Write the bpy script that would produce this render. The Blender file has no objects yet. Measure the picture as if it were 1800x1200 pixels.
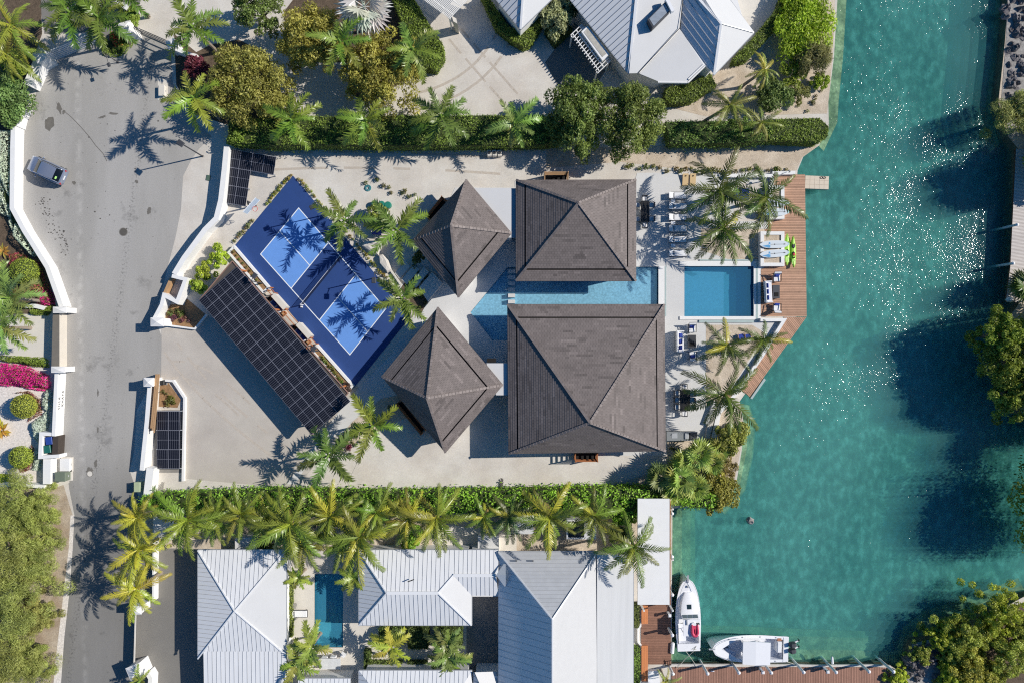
import bpy, bmesh, math, random
import numpy as np
from mathutils import Vector, Matrix, geometry

# ------------------------------------------------------------------ camera, sky, sun, exposure
S = 17.5          # survey scale: drawing units per metre on the ground
HC = 70.0         # flying height of the drone
scene = bpy.context.scene
COL = scene.collection
cam_d = bpy.data.cameras.new("camera")
cam_d.sensor_width = 36.0
cam_d.lens = 36.0 * HC * S / 1800.0
cam_d.clip_start = 0.5
cam_d.clip_end = 6000.0
cam = bpy.data.objects.new("camera", cam_d)
cam.location = (0, 0, HC)
COL.objects.link(cam)
scene.camera = cam

SUN_DIR = Vector((0.975, 0.222, 0.0)).normalized() * math.cos(math.radians(36)) + Vector((0, 0, math.sin(math.radians(36))))
world = bpy.data.worlds.new("World")
scene.world = world
world.use_nodes = True
wn = world.node_tree
for n in list(wn.nodes):
 wn.nodes.remove(n)
sky = wn.nodes.new("ShaderNodeTexSky")
sky.sky_type = 'NISHITA'
sky.sun_disc = False
sky.ozone_density = 3.5
sky.dust_density = 0.4
sky.sun_elevation = math.radians(36)
sky.sun_rotation = math.atan2(SUN_DIR.x, SUN_DIR.y)
bg = wn.nodes.new("ShaderNodeBackground")
bg.inputs[1].default_value = 0.08
wo = wn.nodes.new("ShaderNodeOutputWorld")
hs = wn.nodes.new("ShaderNodeHueSaturation")
hs.inputs["Saturation"].default_value = 1.35
wn.links.new(sky.outputs[0], hs.inputs["Color"])
wn.links.new(hs.outputs[0], bg.inputs[0])
wn.links.new(bg.outputs[0], wo.inputs[0])

sun_d = bpy.data.lights.new("sun", 'SUN')
sun_d.energy = 4.6
sun_d.angle = math.radians(0.5)
sun_d.color = (1.0, 0.945, 0.855)
sun = bpy.data.objects.new("sun", sun_d)
sun.rotation_euler = (-SUN_DIR).to_track_quat('-Z', 'Y').to_euler()
sun.location = (60, 20, 60)
COL.objects.link(sun)

vs = scene.view_settings
vs.view_transform = 'Standard'
vs.look = 'None'
vs.gamma = 1.0
vs.exposure = 0.11
vs.use_curve_mapping = False
scene.cycles.max_bounces = 6
scene.cycles.use_denoising = False
scene.cycles.filter_width = 1.15
scene.cycles.transparent_max_bounces = 20
scene.cycles.caustics_reflective = False
scene.cycles.caustics_refractive = False

# ------------------------------------------------------------------ helpers
RND = random.Random(7)


def W(px, py, z=0.0):
 """survey-plan point (plan units, y down) measured on something standing z metres up -> world position"""
 k = (HC - z) / HC
 return Vector(((px - 900.0) / S * k, (600.0 - py) / S * k, z))


def srgb(r, g, b):
 def f(c):
  c = c / 255.0
  return c / 12.92 if c <= 0.04045 else ((c + 0.055) / 1.055) ** 2.4
 return (f(r), f(g), f(b))


MATS = {}


def mat(name, col=(0.5, 0.5, 0.5), rough=0.6, metal=0.0, var=0.12, vscale=2.0, bump=0.0, bscale=25.0, tint=0.0, objcol=False,
  spec=0.4, col2=None, stretch=None, fine=0.0, fscale=40.0, transl=0.0, spots=0.0, sscale=1.0, coat=0.0):
 if name in MATS:
  return MATS[name]
 m = bpy.data.materials.new(name)
 m.use_nodes = True
 nt = m.node_tree
 N, L = nt.nodes, nt.links
 p = N["Principled BSDF"]
 p.inputs["Roughness"].default_value = rough
 p.inputs["Metallic"].default_value = metal
 p.inputs["Specular IOR Level"].default_value = spec
 if coat:
  p.inputs["Coat Weight"].default_value = coat
 tc = N.new("ShaderNodeTexCoord")
 src = tc.outputs["Object"]
 if stretch:
  mp = N.new("ShaderNodeMapping")
  mp.inputs["Scale"].default_value = stretch
  L.new(src, mp.inputs[0])
  src = mp.outputs[0]

 def mix(a, b, fac, mode='MIX'):
  x = N.new("ShaderNodeMix")
  x.data_type = 'RGBA'
  x.blend_type = mode
  for sock, v in ((x.inputs[0], fac), (x.inputs[6], a), (x.inputs[7], b)):
   if hasattr(v, "links") or hasattr(v, "is_linked"):
    L.new(v, sock)
   else:
    sock.default_value = v if isinstance(v, float) else (*v, 1.0)
  return x.outputs[2]

 def noise(scale, detail=4.0, s=None, r=0.6):
  t = N.new("ShaderNodeTexNoise")
  t.inputs["Scale"].default_value = scale
  t.inputs["Detail"].default_value = detail
  t.inputs["Roughness"].default_value = r
  L.new(s or src, t.inputs["Vector"])
  return t.outputs[0]

 def ramp(v, lo, hi, a=0.0, b=1.0):
  t = N.new("ShaderNodeMapRange")
  t.inputs[1].default_value = lo
  t.inputs[2].default_value = hi
  t.inputs[3].default_value = a
  t.inputs[4].default_value = b
  L.new(v, t.inputs[0])
  return t.outputs[0]

 c = tuple(col)
 cur = None
 if objcol:
  oi = N.new("ShaderNodeObjectInfo")
  cur = oi.outputs["Color"]
 else:
  rgb = N.new("ShaderNodeRGB")
  rgb.outputs[0].default_value = (*c, 1)
  cur = rgb.outputs[0]
 if col2 is not None:
  cur = mix(cur, tuple(col2), ramp(noise(vscale * 0.45, 5), 0.38, 0.62))
 if var:
  v = ramp(noise(vscale, 5), 0.25, 0.75, 1.0 - var, 1.0 + var)
  cv = N.new("ShaderNodeCombineXYZ")
  for i in range(3):
   L.new(v, cv.inputs[i])
  cur = mix(cur, cv.outputs[0], 1.0, 'MULTIPLY')
 if fine:
  v = ramp(noise(fscale, 2, tc.outputs["Object"]), 0.3, 0.7, 1.0 - fine, 1.0 + fine)
  cv = N.new("ShaderNodeCombineXYZ")
  for i in range(3):
   L.new(v, cv.inputs[i])
  cur = mix(cur, cv.outputs[0], 1.0, 'MULTIPLY')
 if spots:
  v = ramp(noise(sscale, 6, tc.outputs["Object"], 0.7), 0.60, 0.70, 1.0, 1.0 - spots)
  cv = N.new("ShaderNodeCombineXYZ")
  for i in range(3):
   L.new(v, cv.inputs[i])
  cur = mix(cur, cv.outputs[0], 1.0, 'MULTIPLY')
 if tint:
  at = N.new("ShaderNodeAttribute")
  at.attribute_name = "tint"
  v = ramp(at.outputs["Fac"], 0.0, 1.0, 1.0 - tint, 1.0 + tint)
  cv = N.new("ShaderNodeCombineXYZ")
  for i in range(3):
   L.new(v, cv.inputs[i])
  cur = mix(cur, cv.outputs[0], 1.0, 'MULTIPLY')
 L.new(cur, p.inputs["Base Color"])
 if bump:
  b = N.new("ShaderNodeBump")
  b.inputs["Strength"].default_value = min(1.0, bump)
  b.inputs["Distance"].default_value = 0.03
  L.new(noise(bscale, 4, tc.outputs["Object"]), b.inputs["Height"])
  L.new(b.outputs[0], p.inputs["Normal"])
 if transl:
  tr = N.new("ShaderNodeBsdfTranslucent")
  L.new(cur, tr.inputs[0])
  ms = N.new("ShaderNodeMixShader")
  ms.inputs[0].default_value = transl
  L.new(p.outputs[0], ms.inputs[1])
  L.new(tr.outputs[0], ms.inputs[2])
  L.new(ms.outputs[0], N["Material Output"].inputs[0])
 MATS[name] = m
 return m


class MB:
 """collects faces; build() links them as ONE mesh object"""

 def __init__(self):
  self.v, self.f, self.t, self.mi = [], [], [], []

 def face(self, pts, tint=0.5, mi=0):
  i = len(self.v)
  self.v.extend([tuple(p) for p in pts])
  self.f.append(list(range(i, i + len(pts))))
  self.t.append(tint)
  self.mi.append(mi)

 def prism(self, poly, z0, z1, tint=0.5, mi=0, taper=0.0, bottom=False):
  """poly: 2D/3D world points (any order); vertical sides"""
  p = [Vector((q[0], q[1])) for q in poly]
  a = sum(p[i].x * p[(i + 1) % len(p)].y - p[(i + 1) % len(p)].x * p[i].y for i in range(len(p)))
  if a < 0:
   p.reverse()
  n = len(p)
  i = len(self.v)
  self.v.extend([(q.x, q.y, z0) for q in p])
  if taper:
   c = sum(p, Vector((0, 0))) / n
   p = [c + (q - c) * (1 - taper) for q in p]
  self.v.extend([(q.x, q.y, z1) for q in p])
  for k in range(n):
   kk = (k + 1) % n
   self.f.append([i + k, i + kk, i + n + kk, i + n + k])
  tr = geometry.tessellate_polygon([[Vector((q.x, q.y, 0)) for q in p]])
  cnt = n
  for t in tr:
   a, b, c = t
   cr = (p[b] - p[a]).cross(p[c] - p[a])
   if cr < 0:
    a, c = c, a
   self.f.append([i + n + a, i + n + b, i + n + c])
   cnt += 1
   if bottom:
    self.f.append([i + c, i + b, i + a])
    cnt += 1
  self.t.extend([tint] * cnt)
  self.mi.extend([mi] * cnt)

 def box(self, c, s, rot=0.0, tint=0.5, mi=0, bev=0.0):
  """centre c, size s, rotated about z"""
  hx, hy, hz = s[0] / 2, s[1] / 2, s[2] / 2
  co, si = math.cos(rot), math.sin(rot)

  def P(x, y, z):
   return (c[0] + x * co - y * si, c[1] + x * si + y * co, c[2] + z)
  i = len(self.v)
  if bev:
   b = min(bev, hx * .9, hy * .9, hz * .9)
   ring = lambda x, y, z: [P(-x, -y, z), P(x, -y, z), P(x, y, z), P(-x, y, z)]
   self.v.extend(ring(hx, hy, -hz) + ring(hx, hy, hz - b) + ring(hx - b, hy - b, hz))
   for r in (0, 4):
    for k in range(4):
     self.f.append([i + r + k, i + r + (k + 1) % 4, i + r + 4 + (k + 1) % 4, i + r + 4 + k])
   self.f.append([i + 8, i + 9, i + 10, i + 11])
   self.f.append([i + 3, i + 2, i + 1, i])
   n = 10
  else:
   self.v.extend([P(-hx, -hy, -hz), P(hx, -hy, -hz), P(hx, hy, -hz), P(-hx, hy, -hz), P(-hx, -hy, hz), P(hx, -hy, hz), P(hx, hy, hz), P(-hx, hy, hz)])
   self.f.extend([[i, i + 3, i + 2, i + 1], [i + 4, i + 5, i + 6, i + 7], [i, i + 1, i + 5, i + 4], [i + 1, i + 2, i + 6, i + 5], [i + 2, i + 3, i + 7, i + 6], [i + 3, i, i + 4, i + 7]])
   n = 6
  self.t.extend([tint] * n)
  self.mi.extend([mi] * n)

 def beam(self, a, b, w, h, tint=0.5, mi=0, up=(0, 0, 1)):
  """box of section w x h along a-b"""
  a, b = Vector(a), Vector(b)
  d = (b - a).normalized()
  s = d.cross(Vector(up))
  if s.length < 1e-4:
   s = Vector((1, 0, 0))
  s.normalize()
  u = s.cross(d)
  i = len(self.v)
  for q in (a, b):
   for x, y in ((-1, -1), (1, -1), (1, 1), (-1, 1)):
    self.v.append(tuple(q + s * (x * w / 2) + u * (y * h / 2)))
  self.f.extend([[i + 3, i + 2, i + 1, i], [i + 4, i + 5, i + 6, i + 7]])
  for k in range(4):
   self.f.append([i + k, i + (k + 1) % 4, i + 4 + (k + 1) % 4, i + 4 + k])
  self.t.extend([tint] * 6)
  self.mi.extend([mi] * 6)

 def tube(self, pts, rs, n=8, tint=0.5, mi=0, cap=True):
  pts = [Vector(p) for p in pts]
  if not hasattr(rs, "__len__"):
   rs = [rs] * len(pts)
  i = len(self.v)
  ref = Vector((0, 0, 1))
  d0 = (pts[-1] - pts[0]).normalized()
  if abs(d0.z) > 0.9:
   ref = Vector((1, 0, 0))
  for k, p in enumerate(pts):
   d = (pts[min(k + 1, len(pts) - 1)] - pts[max(k - 1, 0)]).normalized()
   s = d.cross(ref).normalized()
   u = s.cross(d)
   for j in range(n):
    a = 2 * math.pi * j / n
    self.v.append(tuple(p + (s * math.cos(a) + u * math.sin(a)) * rs[k]))
  c = 0
  for k in range(len(pts) - 1):
   for j in range(n):
    jj = (j + 1) % n
    self.f.append([i + k * n + j, i + k * n + jj, i + (k + 1) * n + jj, i + (k + 1) * n + j])
    c += 1
  if cap:
   self.f.append([i + j for j in range(n)][::-1])
   self.f.append([i + (len(pts) - 1) * n + j for j in range(n)])
   c += 2
  self.t.extend([tint] * c)
  self.mi.extend([mi] * c)

 def ball(self, c, r, nu=10, nv=6, tint=0.5, mi=0, zmin=-1.0, jit=0.0, rnd=None):
  r = r if hasattr(r, "__len__") else (r, r, r)
  i = len(self.v)
  rows = []
  for a in range(nv + 1):
   t = -math.pi / 2 + math.pi * a / nv
   z = max(math.sin(t), zmin)
   rr = math.cos(t)
   row = []
   for b in range(nu):
    ph = 2 * math.pi * b / nu
    q = 1 + (rnd.uniform(-jit, jit) if rnd else 0)
    self.v.append((c[0] + r[0] * rr * math.cos(ph) * q, c[1] + r[1] * rr * math.sin(ph) * q, c[2] + r[2] * z * q))
    row.append(len(self.v) - 1)
   rows.append(row)
  for a in range(nv):
   for b in range(nu):
    self.f.append([rows[a][b], rows[a][(b + 1) % nu], rows[a + 1][(b + 1) % nu], rows[a + 1][b]])
    self.t.append(tint)
    self.mi.append(mi)

 def loft(self, secs, close=True, caps=True, tint=0.5, mi=0):
  n = len(secs[0])
  i = len(self.v)
  for s in secs:
   self.v.extend([tuple(p) for p in s])
  c = 0
  for k in range(len(secs) - 1):
   for j in range(n if close else n - 1):
    jj = (j + 1) % n
    self.f.append([i + k * n + j, i + k * n + jj, i + (k + 1) * n + jj, i + (k + 1) * n + j])
    c += 1
  if caps:
   self.f.append([i + j for j in range(n)][::-1])
   self.f.append([i + (len(secs) - 1) * n + j for j in range(n)])
   c += 2
  self.t.extend([tint] * c)
  self.mi.extend([mi] * c)

 def mesh(self, name, mats):
  me = bpy.data.meshes.new(name)
  me.from_pydata(self.v, [], self.f)
  if not isinstance(mats, (list, tuple)):
   mats = [mats]
  for m in mats:
   me.materials.append(m)
  at = me.attributes.new("tint", 'FLOAT', 'FACE')
  at.data.foreach_set("value", self.t)
  if any(self.mi):
   me.polygons.foreach_set("material_index", self.mi)
  me.update()
  return me

 def build(self, name, mats, parent=None, smooth=False, world=True, kind=None):
  """parent: a thing or a part; with world=True the points are world points"""
  me = self.mesh(name, mats)
  if parent is not None and world:
   me.transform(chain(parent).inverted())
  if smooth:
   me.polygons.foreach_set("use_smooth", [True] * len(me.polygons))
   try:
    me.set_sharp_from_angle(angle=math.radians(40))
   except Exception:
    pass
  o = bpy.data.objects.new(name, me)
  COL.objects.link(o)
  if parent is not None:
   o.parent = parent
  if kind:
   o["kind"] = kind
  return o


def chain(o):
 m = Matrix.Identity(4)
 while o is not None:
  m = Matrix.LocRotScale(o.location, o.rotation_euler, o.scale) @ m
  o = o.parent
 return m


def tag(o, label, cat, group=None, kind=None):
 o["label"] = label
 o["category"] = cat
 if group:
  o["group"] = group
 if kind:
  o["kind"] = kind
 return o


def thing(name, label, cat, loc=(0, 0, 0), rot=0.0, group=None):
 o = bpy.data.objects.new(name, None)
 o.empty_display_size = 0.3
 o.location = loc
 o.rotation_euler = (0, 0, rot)
 COL.objects.link(o)
 return tag(o, label, cat, group)


def inst(me, name, parent, loc=(0, 0, 0), rot=(0, 0, 0), scale=(1, 1, 1), color=None):
 o = bpy.data.objects.new(name, me)
 o.location = loc
 o.rotation_euler = rot
 o.scale = scale
 if parent is not None:
  o.parent = parent
 if color is not None:
  o.color = (*(min(.85, c * (1.85 if name in ('crown', 'foliage') else 1.4)) for c in color), 1)
 COL.objects.link(o)
 return o


KIDS = {}


def copy_tree(src, loc=None, rot=None, label=None, parent=None):
 c = src.copy()
 COL.objects.link(c)
 c.parent = parent
 if loc is not None:
  c.location = loc
 if rot is not None:
  c.rotation_euler = (0, 0, rot)
 if label:
  c["label"] = label
 for ch in list(src.children):
  copy_tree(ch, parent=c)
 return c


def structure(o):
 o["kind"] = "structure"
 return o


def sheet(name, pts, z, m, holes=(), skirt=None, px=True):
 """flat polygon sheet (setting) at height z; pts in plan units; optional vertical skirt down to a depth"""
 loops = []
 for ring in [pts] + list(holes):
  loops.append([W(x, y, z) if px else Vector((x, y, z)) for x, y in ring])
 flat = [p for l in loops for p in l]
 tris = geometry.tessellate_polygon(loops)
 mb = MB()
 mb.v = [tuple(p) for p in flat]
 for a, b, c in tris:
  if (flat[b].xy - flat[a].xy).cross(flat[c].xy - flat[a].xy) < 0:
   a, c = c, a
  mb.f.append([a, b, c])
 if skirt is not None:
  i = len(mb.v)
  mb.v.extend([(p.x, p.y, skirt) for p in flat])
  o = 0
  for l in loops:
   n = len(l)
   ar = sum(l[k].x * l[(k + 1) % n].y - l[(k + 1) % n].x * l[k].y for k in range(n))
   for k in range(n):
    a, b = o + k, o + (k + 1) % n
    q = [a, b, i + b, i + a]
    mb.f.append(q)
   o += n
 mb.t = [0.5] * len(mb.f)
 mb.mi = [0 if i < len(tris) else 1 for i in range(len(mb.f))]
 return structure(mb.build(name, [m, m_seawall] if skirt is not None else m))


def inpoly(x, y, poly):
 c = False
 n = len(poly)
 j = n - 1
 for i in range(n):
  xi, yi = poly[i][0], poly[i][1]
  xj, yj = poly[j][0], poly[j][1]
  if (yi > y) != (yj > y) and x < (xj - xi) * (y - yi) / (yj - yi) + xi:
   c = not c
  j = i
 return c


def clip(poly, a, b, c):
 """keep the part of a 2D polygon where a*x+b*y<=c"""
 out = []
 n = len(poly)
 for i in range(n):
  p, q = poly[i], poly[(i + 1) % n]
  dp, dq = a * p[0] + b * p[1] - c, a * q[0] + b * q[1] - c
  if dp <= 0:
   out.append(p)
  if (dp < 0 < dq) or (dq < 0 < dp):
   t = dp / (dp - dq)
   out.append((p[0] + (q[0] - p[0]) * t, p[1] + (q[1] - p[1]) * t))
 return out


def offset_path(pts, d):
 """polyline offset to the left by d (mitred), 2D vectors"""
 out = []
 n = len(pts)
 for i in range(n):
  a = pts[max(i - 1, 0)]
  b = pts[i]
  c = pts[min(i + 1, n - 1)]
  d1 = (b - a).normalized() if i > 0 else (c - b).normalized()
  d2 = (c - b).normalized() if i < n - 1 else d1
  n1 = Vector((-d1.y, d1.x))
  n2 = Vector((-d2.y, d2.x))
  m = n1 + n2
  m = m / max(m.length_squared, 0.3) * 2 if m.length > 1e-6 else n1
  out.append(b + m * d)
 return out


def wall_mb(mb, pts, width, z1, z0=-0.05, tint=0.5, mi=0):
 """pts: plan points of the wall's top centre line"""
 c = [W(x, y, z1).xy for x, y in pts]
 L = offset_path(c, width / 2)
 R = offset_path(c, -width / 2)
 for i in range(len(c) - 1):
  mb.prism([L[i], L[i + 1], R[i + 1], R[i]], z0, z1, tint, mi)


def wall(name, label, pts, width, z1, m, cat="wall", group=None, z0=-0.05, coping=None):
 base = W(*pts[0], 0)
 t = thing(name, label, cat, base, 0, group)
 mb = MB()
 wall_mb(mb, pts, width, z1, z0)
 mb.build("wall_body", m, t)
 if coping:
  mb = MB()
  wall_mb(mb, pts, width + 0.08, z1 + 0.07, z1 + 0.002)
  mb.build("coping", coping, t)
 return t
# ------------------------------------------------------------------ materials
m_seawall = mat("seawall_stone", srgb(96, 98, 80), 0.95, var=0.3, vscale=1.5, fine=0.3, fscale=5)
m_sand = mat("sand", srgb(202, 194, 184), 0.9, var=0.10, vscale=0.5, bump=0.25, bscale=14, fine=0.07, fscale=7, col2=srgb(212, 207, 199), spots=0.10, sscale=0.35)
m_wildsand = mat("wild_sand", srgb(206, 192, 174), 0.95, var=0.14, vscale=1.4, bump=0.5, bscale=9, fine=0.18, fscale=9, col2=srgb(188, 172, 152), spots=0.25, sscale=0.9)
m_drive = mat("gravel_drive", srgb(184, 176, 167), 0.92, var=0.09, vscale=0.4, bump=0.25, bscale=16, fine=0.08, fscale=14, col2=srgb(192, 185, 175))
m_terr = mat("terrace_concrete", srgb(208, 207, 205), 0.75, var=0.04, vscale=0.7, fine=0.03, fscale=8, spots=0.06, sscale=0.8)
m_white = mat("white_render", srgb(232, 231, 229), 0.75, var=0.03, vscale=1.5, fine=0.03, fscale=10, spots=0.05, sscale=0.7)
m_whitecap = mat("white_coping", srgb(228, 226, 224), 0.7, var=0.04, vscale=1.5, spots=0.08, sscale=1.0)
m_metal_white = mat("white_metal_roof", srgb(226, 227, 229), 0.42, var=0.03, vscale=0.8, spec=0.5, tint=0.035, spots=0.06, sscale=0.5)
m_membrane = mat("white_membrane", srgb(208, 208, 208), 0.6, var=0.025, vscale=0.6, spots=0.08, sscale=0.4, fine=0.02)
m_streak = mat("weathered_membrane", srgb(214, 214, 213), 0.6, var=0.06, vscale=1.2, stretch=(3.0, 0.12, 1.0), spots=0.05, sscale=0.6)
m_seam = mat("seam_dark", srgb(150, 152, 156), 0.5, var=0.05)
m_tile = mat("roof_tile", srgb(117, 108, 105), 0.72, var=0.10, vscale=1.3, tint=0.48, fine=0.08, fscale=20, spec=0.35)
m_hip = mat("hip_tile", srgb(132, 122, 118), 0.7, var=0.1, vscale=2, tint=0.25)
m_gutter = mat("gutter_dark", srgb(38, 35, 34), 0.8, var=0.05)
m_soffit = mat("eave_board", srgb(92, 84, 78), 0.7, var=0.05)
m_timber = mat("timber_orange", srgb(176, 112, 70), 0.6, var=0.15, vscale=3, stretch=(1, 6, 6), tint=0.2)
m_timber_l = mat("timber_pale", srgb(182, 146, 108), 0.65, var=0.15, vscale=3, stretch=(6, 1, 6), tint=0.2)
m_deck = mat("deck_board", srgb(186, 146, 120), 0.7, var=0.10, vscale=1.6, tint=0.26, fine=0.1, fscale=12, spots=0.35, sscale=1.3)
m_deck_dark = mat("deck_board_dark", srgb(142, 104, 86), 0.7, var=0.10, vscale=1.6, tint=0.22, fine=0.12, fscale=12)
m_dark = mat("dark_interior", srgb(30, 28, 27), 0.9, var=0.05)
m_black = mat("black_metal", srgb(34, 34, 36), 0.4, var=0.05)
m_grey = mat("grey_metal", srgb(150, 152, 154), 0.4, metal=0.6, var=0.05)
m_galv = mat("galvanised", srgb(188, 190, 192), 0.4, metal=0.3, var=0.08, vscale=4)
m_stone = mat("pale_stone", srgb(204, 198, 190), 0.9, var=0.1, vscale=2.5, bump=0.6, bscale=6, fine=0.08)
m_soil = mat("brown_soil", srgb(150, 118, 86), 0.95, var=0.22, vscale=3, bump=0.6, bscale=10, fine=0.2, fscale=8)
m_mulch = mat("dark_mulch", srgb(96, 82, 68), 0.95, var=0.3, vscale=2.5, bump=0.6, bscale=8, fine=0.3, fscale=7, spots=0.3, sscale=2)
m_verge = mat("brown_verge", srgb(160, 142, 122), 0.95, var=0.2, vscale=1.2, bump=0.5, bscale=8, fine=0.2, fscale=8, col2=srgb(186, 172, 154))
m_pebble = mat("white_pebbles", srgb(222, 214, 206), 0.9, var=0.1, vscale=3, bump=0.7, bscale=9, fine=0.15, fscale=6, spots=0.2, sscale=1.5)
m_asph_d = mat("dark_asphalt", srgb(126, 123, 118), 0.9, var=0.07, vscale=0.5, bump=0.2, bscale=20, fine=0.1, fscale=11)
m_court_d = mat("court_dark_blue", srgb(40, 69, 126), 0.7, var=0.06, vscale=1.0, fine=0.02, fscale=8, spots=0.03)
m_court_l = mat("court_light_blue", srgb(104, 152, 220), 0.7, var=0.05, vscale=1.0, fine=0.02, fscale=8)
m_line = mat("court_line", srgb(232, 236, 240), 0.7, var=0.02)
m_cream = mat("cream_stone", srgb(214, 208, 198), 0.8, var=0.05, vscale=1.5, fine=0.04)
m_trough = mat("pool_trough", srgb(170, 186, 184), 0.5, var=0.08, vscale=2)
m_rock_d = mat("dark_rock", srgb(112, 108, 110), 0.9, var=0.4, vscale=1.6, bump=0.9, bscale=4, fine=0.35, fscale=5, spots=0.5, sscale=1.6)
m_rock = mat("limestone_rock", srgb(150, 146, 142), 0.95, var=0.3, vscale=1.6, bump=0.9, bscale=4, fine=0.25, fscale=4, spots=0.55, sscale=1.3)
m_plastic_white = mat("white_plastic", srgb(236, 236, 238), 0.35, var=0.02, spec=0.5)
m_fabric_white = mat("white_fabric", srgb(230, 230, 232), 0.85, var=0.03)
m_fabric_blue = mat("blue_fabric", srgb(44, 66, 150), 0.85, var=0.08)
m_charcoal = mat("charcoal", srgb(66, 68, 74), 0.6, var=0.08)
m_courtyard = mat("courtyard_dark", srgb(140, 136, 132), 0.95, var=0.12, vscale=1.5, fine=0.12)

# ------------------------------------------------------------------ road surface (worn concrete-grey asphalt, resurfaced darker towards the south)
def road_material():
 m = mat("road_asphalt", srgb(158, 155, 150), 0.9, var=0.05, vscale=0.35, bump=0.25, bscale=22, fine=0.09, fscale=9, spots=0.32, sscale=0.28, stretch=(1.0, 0.22, 1.0), col2=srgb(172, 169, 165))
 nt = m.node_tree
 N, L = nt.nodes, nt.links
 p = N["Principled BSDF"]
 cur = p.inputs["Base Color"].links[0].from_socket
 tc = N.new("ShaderNodeTexCoord")
 sp = N.new("ShaderNodeSeparateXYZ")
 L.new(tc.outputs["Object"], sp.inputs[0])
 mr = N.new("ShaderNodeMapRange")          # the newer darker surfacing of the southern stretch
 mr.interpolation_type = 'SMOOTHSTEP'
 for i, v in enumerate((-19.0, -9.0, 0.60, 1.0)):
  mr.inputs[i + 1].default_value = v
 L.new(sp.outputs[1], mr.inputs[0])
 def track(x0, slope, width, amt, nscale, lo, hi):
  a = N.new("ShaderNodeMath"); a.operation = 'MULTIPLY_ADD'
  L.new(sp.outputs[1], a.inputs[0]); a.inputs[1].default_value = -slope; a.inputs[2].default_value = -x0
  b = N.new("ShaderNodeMath"); b.operation = 'ADD'
  L.new(sp.outputs[0], b.inputs[0]); L.new(a.outputs[0], b.inputs[1])
  c = N.new("ShaderNodeMath"); c.operation = 'ABSOLUTE'
  L.new(b.outputs[0], c.inputs[0])
  d = N.new("ShaderNodeMapRange")
  d.inputs[1].default_value = 0.0; d.inputs[2].default_value = width; d.inputs[3].default_value = 1.0; d.inputs[4].default_value = 0.0
  L.new(c.outputs[0], d.inputs[0])
  n = N.new("ShaderNodeTexNoise"); n.inputs["Scale"].default_value = nscale; n.inputs["Detail"].default_value = 5
  L.new(tc.outputs["Object"], n.inputs["Vector"])
  e = N.new("ShaderNodeMapRange")
  e.inputs[1].default_value = lo; e.inputs[2].default_value = hi; e.inputs[3].default_value = 0.0; e.inputs[4].default_value = amt
  L.new(n.outputs[0], e.inputs[0])
  f = N.new("ShaderNodeMath"); f.operation = 'MULTIPLY'
  L.new(d.outputs[0], f.inputs[0]); L.new(e.outputs[0], f.inputs[1])
  return f.outputs[0]
 t1 = track(-43.3, -0.012, 0.45, 0.55, 1.3, 0.42, 0.62)
 t2 = track(-40.0, 0.135, 0.5, -0.75, 5.0, 0.53, 0.60)
 s1 = N.new("ShaderNodeMath"); s1.operation = 'ADD'
 L.new(t1, s1.inputs[0]); L.new(t2, s1.inputs[1])
 vo = N.new("ShaderNodeTexVoronoi"); vo.inputs["Scale"].default_value = 0.9
 L.new(tc.outputs["Object"], vo.inputs["Vector"])
 vr = N.new("ShaderNodeMapRange")
 vr.inputs[1].default_value = 0.05; vr.inputs[2].default_value = 0.10; vr.inputs[3].default_value = -0.45; vr.inputs[4].default_value = 0.0
 L.new(vo.outputs["Distance"], vr.inputs[0])
 s2 = N.new("ShaderNodeMath"); s2.operation = 'ADD'
 L.new(s1.outputs[0], s2.inputs[0]); L.new(vr.outputs[0], s2.inputs[1])
 s3 = N.new("ShaderNodeMath"); s3.operation = 'MULTIPLY_ADD'
 L.new(s2.outputs[0], s3.inputs[0]); s3.inputs[1].default_value = 0.5; s3.inputs[2].default_value = 1.0
 s4 = N.new("ShaderNodeMath"); s4.operation = 'MULTIPLY'
 L.new(s3.outputs[0], s4.inputs[0]); L.new(mr.outputs[0], s4.inputs[1])
 cx = N.new("ShaderNodeCombineXYZ")
 for i in range(3):
  L.new(s4.outputs[0], cx.inputs[i])
 x = N.new("ShaderNodeMix"); x.data_type = 'RGBA'; x.blend_type = 'MULTIPLY'; x.inputs[0].default_value = 1.0
 L.new(cur, x.inputs[6]); L.new(cx.outputs[0], x.inputs[7])
 L.new(x.outputs[2], p.inputs["Base Color"])
 return m


m_road = road_material()

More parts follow.
